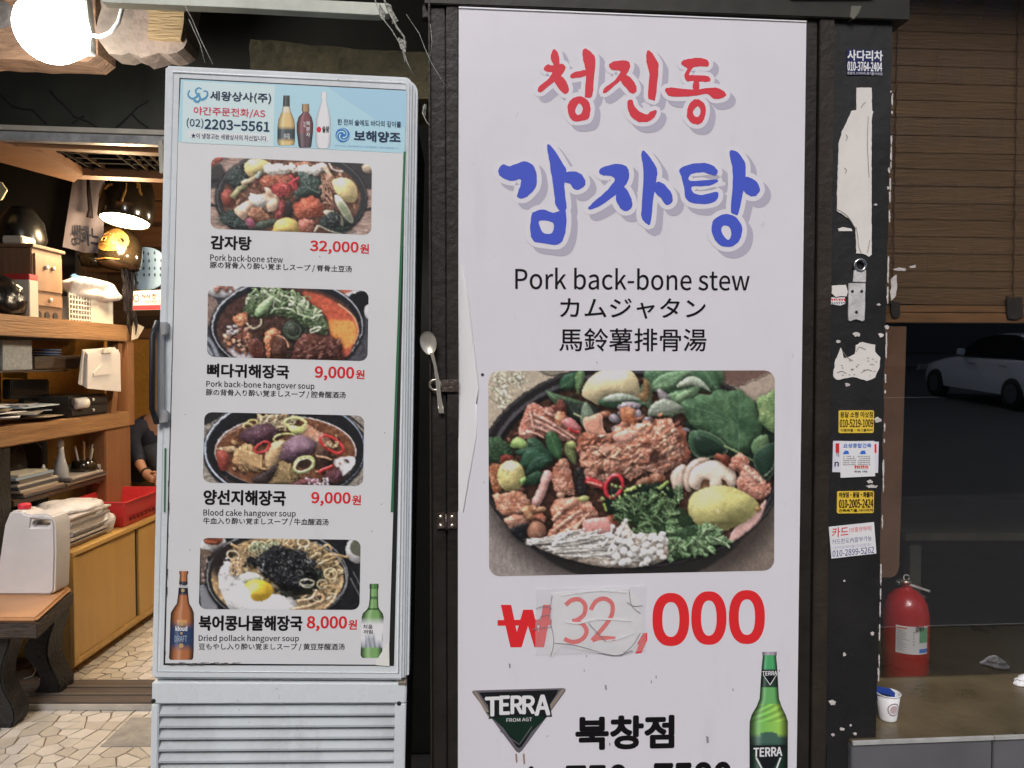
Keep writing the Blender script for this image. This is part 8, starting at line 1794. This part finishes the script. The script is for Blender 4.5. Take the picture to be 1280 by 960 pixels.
def carved_leg(xc, yc, w, d):
    n = 12; vs = []
    for i in range(n+1):
        z = (ZB-.086)*i/n; k = w*(.75+.35*math.cos(i*.9)*.6+.25*(1-i/n)); o = .03*math.sin(i*.7)
        vs += [(xc+o-k, yc-d, z), (xc+o+k, yc-d, z), (xc+o+k, yc+d, z), (xc+o-k, yc+d, z)]
    return MB().add(vs, [(i*4+j, i*4+(j+1) % 4, (i+1)*4+(j+1) % 4, (i+1)*4+j) for i in range(n) for j in range(4)]+[(3, 2, 1, 0), tuple(n*4+j for j in range(4))])
yc_ = yb0+.10; carved_leg(at_y(5, 800, yc_).x, yc_, .045, .05).build('leg', M_charred, bn, bevel=.006); yc2 = yb1-.05; carved_leg(at_y(62, 800, yc2).x, yc2, .050, .06).build('leg', M_charred, bn, bevel=.006); carved_leg(-3.0, yc_, .05, .05).build('leg', M_charred, bn, bevel=.006)
jy = yb1-.07; jx0, jx1 = at_y(5, 680, jy).x, at_y(79, 680, jy).x; jzt = at_y(50, 634, jy).z
jc = thing('jerrycan', 'translucent white plastic jerrycan with a red cap standing on the bench', 'jerrycan', ((jx0+jx1)/2, jy, ZB)); w_ = jx1-jx0; h_ = jzt-ZB-.002
M_jc = mat('milky_white_plastic', (.62, .60, .60), .38, var=.06, scale=5, sub=.3)
S = lambda u, v: (jx0+w_*u, ZB+.001+h_*v)
prof_j = [S(.02, 0), (S(.92, 0)), S(.97, .05), S(1.0, .5), S(1.0, .84), S(.94, .93), S(.80, .955), S(.60, .94), S(.50, .955), S(.46, .985), S(.26, .985), S(.16, .82), S(.06, .4), S(0, .05)]
FJ = Frame((0, jy, 0), 0); FJ.u = Vector((1, 0, 0)); FJ.v = Vector((0, 0, 1)); FJ.n = Vector((0, -1, 0))
hole = [S(.60, .80), S(.90, .80), S(.92, .87), S(.62, .89)]
def plate_hole(F, poly, hole, d0, d1):
    n, m = len(poly), len(hole); lp_ = [[Vector((a, b, 0)) for a, b in poly], [Vector((a, b, 0)) for a, b in hole]]; flat = poly+hole; tr_ = [orient(flat, t_) for t_ in tessellate_polygon(lp_)]; N_ = n+m
    vs = [F.pt(a, b, d0) for a, b in flat]+[F.pt(a, b, d1) for a, b in flat]
    return MB().add(vs, [tuple(N_+i for i in t_) for t_ in tr_]+[tuple(t_[::-1]) for t_ in tr_]+[(i, (i+1) % n, N_+(i+1) % n, N_+i) for i in range(n)]+[(n+(i+1) % m, n+i, N_+n+i, N_+n+(i+1) % m) for i in range(m)])
plate_hole(FJ, prof_j, hole, -.06, .06).build('body', M_jc, jc, bevel=.012, seg=3)
c_ = S(.36, 1.0); MB().lathe((c_[0], jy, c_[1]-.006), [(.024, 0), (.026, .004), (.026, .020), (.022, .024)], 20).build('cap', mat('cap_red', (.62, .03, .05), .4), jc, smooth=True)
bkx = at_y(27, 850, 3.62); pb = thing('paint_bucket', 'rusty stained metal paint bucket under the bench', 'bucket', (bkx.x, 3.62, 0)); Rb = 18/FPX*3.62; zt3 = at_y(27, 824, 3.62).z
MB().lathe((bkx.x, 3.62, .0), [(Rb*.9, .001), (Rb*.92, .01), (Rb, zt3*.98), (Rb*1.04, zt3), (Rb*.96, zt3), (Rb*.9, zt3*.9)], 28).build('body', mat('bucket_metal', (.30, .27, .25), .5, .2, col2=(.16, .08, .05), scale=9, bump=.2), pb, smooth=True)
wrapb = MB(); vs = []
MB().lathe((bkx.x, 3.62, .0), [(Rb*1.01, zt3*.62), (Rb*1.02, zt3*.98)], 28).build('rusty_band', mat('rust_paint', (.14, .06, .04), .7, var=.5, scale=20), pb, smooth=True); MB().lathe((bkx.x, 3.62, zt3*.98), [(.001, 0), (Rb*.95, 0), (Rb*.95, .006), (.001, .008)], 28).build('contents', mat('bucket_inside', (.05, .04, .035), .8), pb)
MB().tube([(bkx.x+Rb*1.05, 3.62-.02, zt3*.8), (bkx.x+Rb*1.35, 3.58, zt3*.5), (bkx.x+Rb*1.3, 3.56, zt3*.3), (bkx.x+Rb*.9, 3.54, zt3*.25)], .003, 6).build('wire_handle', M_al, pb, smooth=True)
# dark round pot on the dark partition, pale cushion scrap at the left edge
pt_ = at_y(38, 290, 4.2); dk = thing('black_helmet_pot', 'big glossy black earthen pot hanging in the dark upper left', 'pot', pt_); MB().lathe((pt_.x-.05, 4.2, pt_.z-.16), [(.06, 0), (.10, .05), (.125, .12), (.11, .21), (.07, .27), (.055, .29)], 32).build('pot', mat('black_pot', (.008, .008, .008), .3, var=.3, scale=8), dk, smooth=True)
sc = at_y(-2, 240, 4.0); sn = thing('pale_lampshade_scrap', 'pale cream paper corner at the far left edge', 'paper', sc); F40 = Frame((0, 4.0, 0), 0); MB().plate(F40, [F40.uv(*q) for q in ((-20, 222), (3, 228), (10, 238), (3, 250), (-20, 256))], 0, .01).build('paper', mat('cream_paper', (.6, .55, .36), .7), sn)

# ---------------------------------------------------------------- seated customer half hidden behind the fridge
pr_ = thing('person', 'seated person in dark top and jeans with a black wristband, half hidden by the fridge', 'person', (-2.2, 4.9, 0))
def skin(name, verts, edges, rad, m, par, sub=2):
    me = bpy.data.meshes.new(name); me.from_pydata([tuple(v) for v in verts], edges, []); o = bpy.data.objects.new(name, me); COL.objects.link(o)
    sk = o.modifiers.new('s', 'SKIN'); 
    for i, r in enumerate(rad): me.skin_vertices[0].data[i].radius = (r, r)
    me.skin_vertices[0].data[0].use_root = True; ss_ = o.modifiers.new('d', 'SUBSURF'); ss_.levels = sub; ss_.render_levels = sub
    bpy.context.view_layer.update(); dg = bpy.context.evaluated_depsgraph_get(); nm = bpy.data.meshes.new_from_object(o.evaluated_get(dg)); bpy.data.objects.remove(o); nm.materials.clear()
    return link(name, nm, m, par, smooth=True)
A = lambda x, y, d: at_y(x+7, y, d+.55)
M_skin = mat('skin', (.50, .27, .19), .5, sub=.1); M_top = mat('navy_top', (.018, .022, .045), .8, var=.3, scale=12, bump=.4); M_jean = mat('dark_jeans', (.03, .04, .065), .8, var=.2, scale=20, bump=.3)
hip = Vector((-2.30, 5.02, .50)); chest = Vector((-2.32, 4.90, .95)); neck = Vector((-2.25, 4.84, 1.12)); head = Vector((-2.15, 4.76, 1.25))
hip, chest, neck, head = [v+Vector((-.52, .55, .07)) for v in (Vector((-2.20, 5.05, .72)), Vector((-2.06, 4.98, .93)), Vector((-1.86, 4.93, 1.10)), Vector((-1.72, 4.90, 1.19)))]
skin('body', [hip, (hip+chest)/2, chest, neck, head+Vector((0, 0, -.04)), head+Vector((.01, -.01, .07))], [(0, 1), (1, 2), (2, 3), (3, 4), (4, 5)], [.13, .14, .15, .055, .085, .08], M_skin, pr_)
skin('sweater', [hip, (hip+chest)/2, chest, chest+Vector((.05, -.02, .10))], [(0, 1), (1, 2), (2, 3)], [.155, .165, .17, .10], M_top, pr_)
k1, k2 = A(176, 560, 4.55), A(205, 575, 4.5); skin('trousers', [hip+Vector((0, 0, -.03)), hip+Vector((.06, -.16, -.06)), Vector((k1.x+.10, 5.1, k1.z-.02)), Vector((k1.x+.16, 5.17, .46)), Vector((k1.x+.16, 5.2, .12))], [(0, 1), (1, 2), (2, 3), (3, 4)], [.13, .12, .095, .07, .055], M_jean, pr_)
e0, w0, h0_ = A(158, 560, 4.62), A(172, 588, 4.45), A(183, 598, 4.40)
skin('forearm', [e0, A(166, 575, 4.52), w0, A(179, 594, 4.42), A(187, 600, 4.38)], [(0, 1), (1, 2), (2, 3), (3, 4)], [.042, .038, .028, .036, .030], M_skin, pr_)
for k, (dx, dy) in enumerate(((8, 1), (9, 4), (8, 7), (6, 9))): b0_ = A(187, 598+k*2, 4.38); skin('finger', [b0_, A(187+dx*.5, 598+k*2+dy*.4, 4.375), A(187+dx, 598+k*2+dy, 4.38)], [(0, 1), (1, 2)], [.010, .009, .008], M_skin, pr_, 1)
skin('thumb', [A(181, 592, 4.40), A(186, 590, 4.37), A(191, 592, 4.36)], [(0, 1), (1, 2)], [.012, .011, .009], M_skin, pr_, 1)
MB().lathe(A(175.5, 590.5, 4.44), [(.033, -.008), (.036, 0), (.033, .010)], 18, ax=(A(183, 597, 4.40)-A(170, 585, 4.47))).build('wristband', M_black, pr_)
skin('sleeve', [chest+Vector((-.06, -.04, .03)), A(158, 540, 4.75), e0+Vector((-.01, .02, .03)), A(169, 581, 4.49)], [(0, 1), (1, 2), (2, 3)], [.085, .07, .058, .050], M_top, pr_)
skin('hair', [head+Vector((0, .02, .04)), head+Vector((0, .02, .12))], [(0, 1)], [.09, .09], M_black, pr_)
ch = thing('dining_stool', 'dark stool under the seated person', 'stool', (-2.7, 5.6, 0)); bx('seat', -2.92, 5.40, .54, -2.50, 5.80, .585, M_woodd, ch)
for x in (-2.89, -2.56):
    for y in (5.43, 5.74): bx('leg', x, y, 0, x+.035, y+.035, .5395, M_woodd, ch)
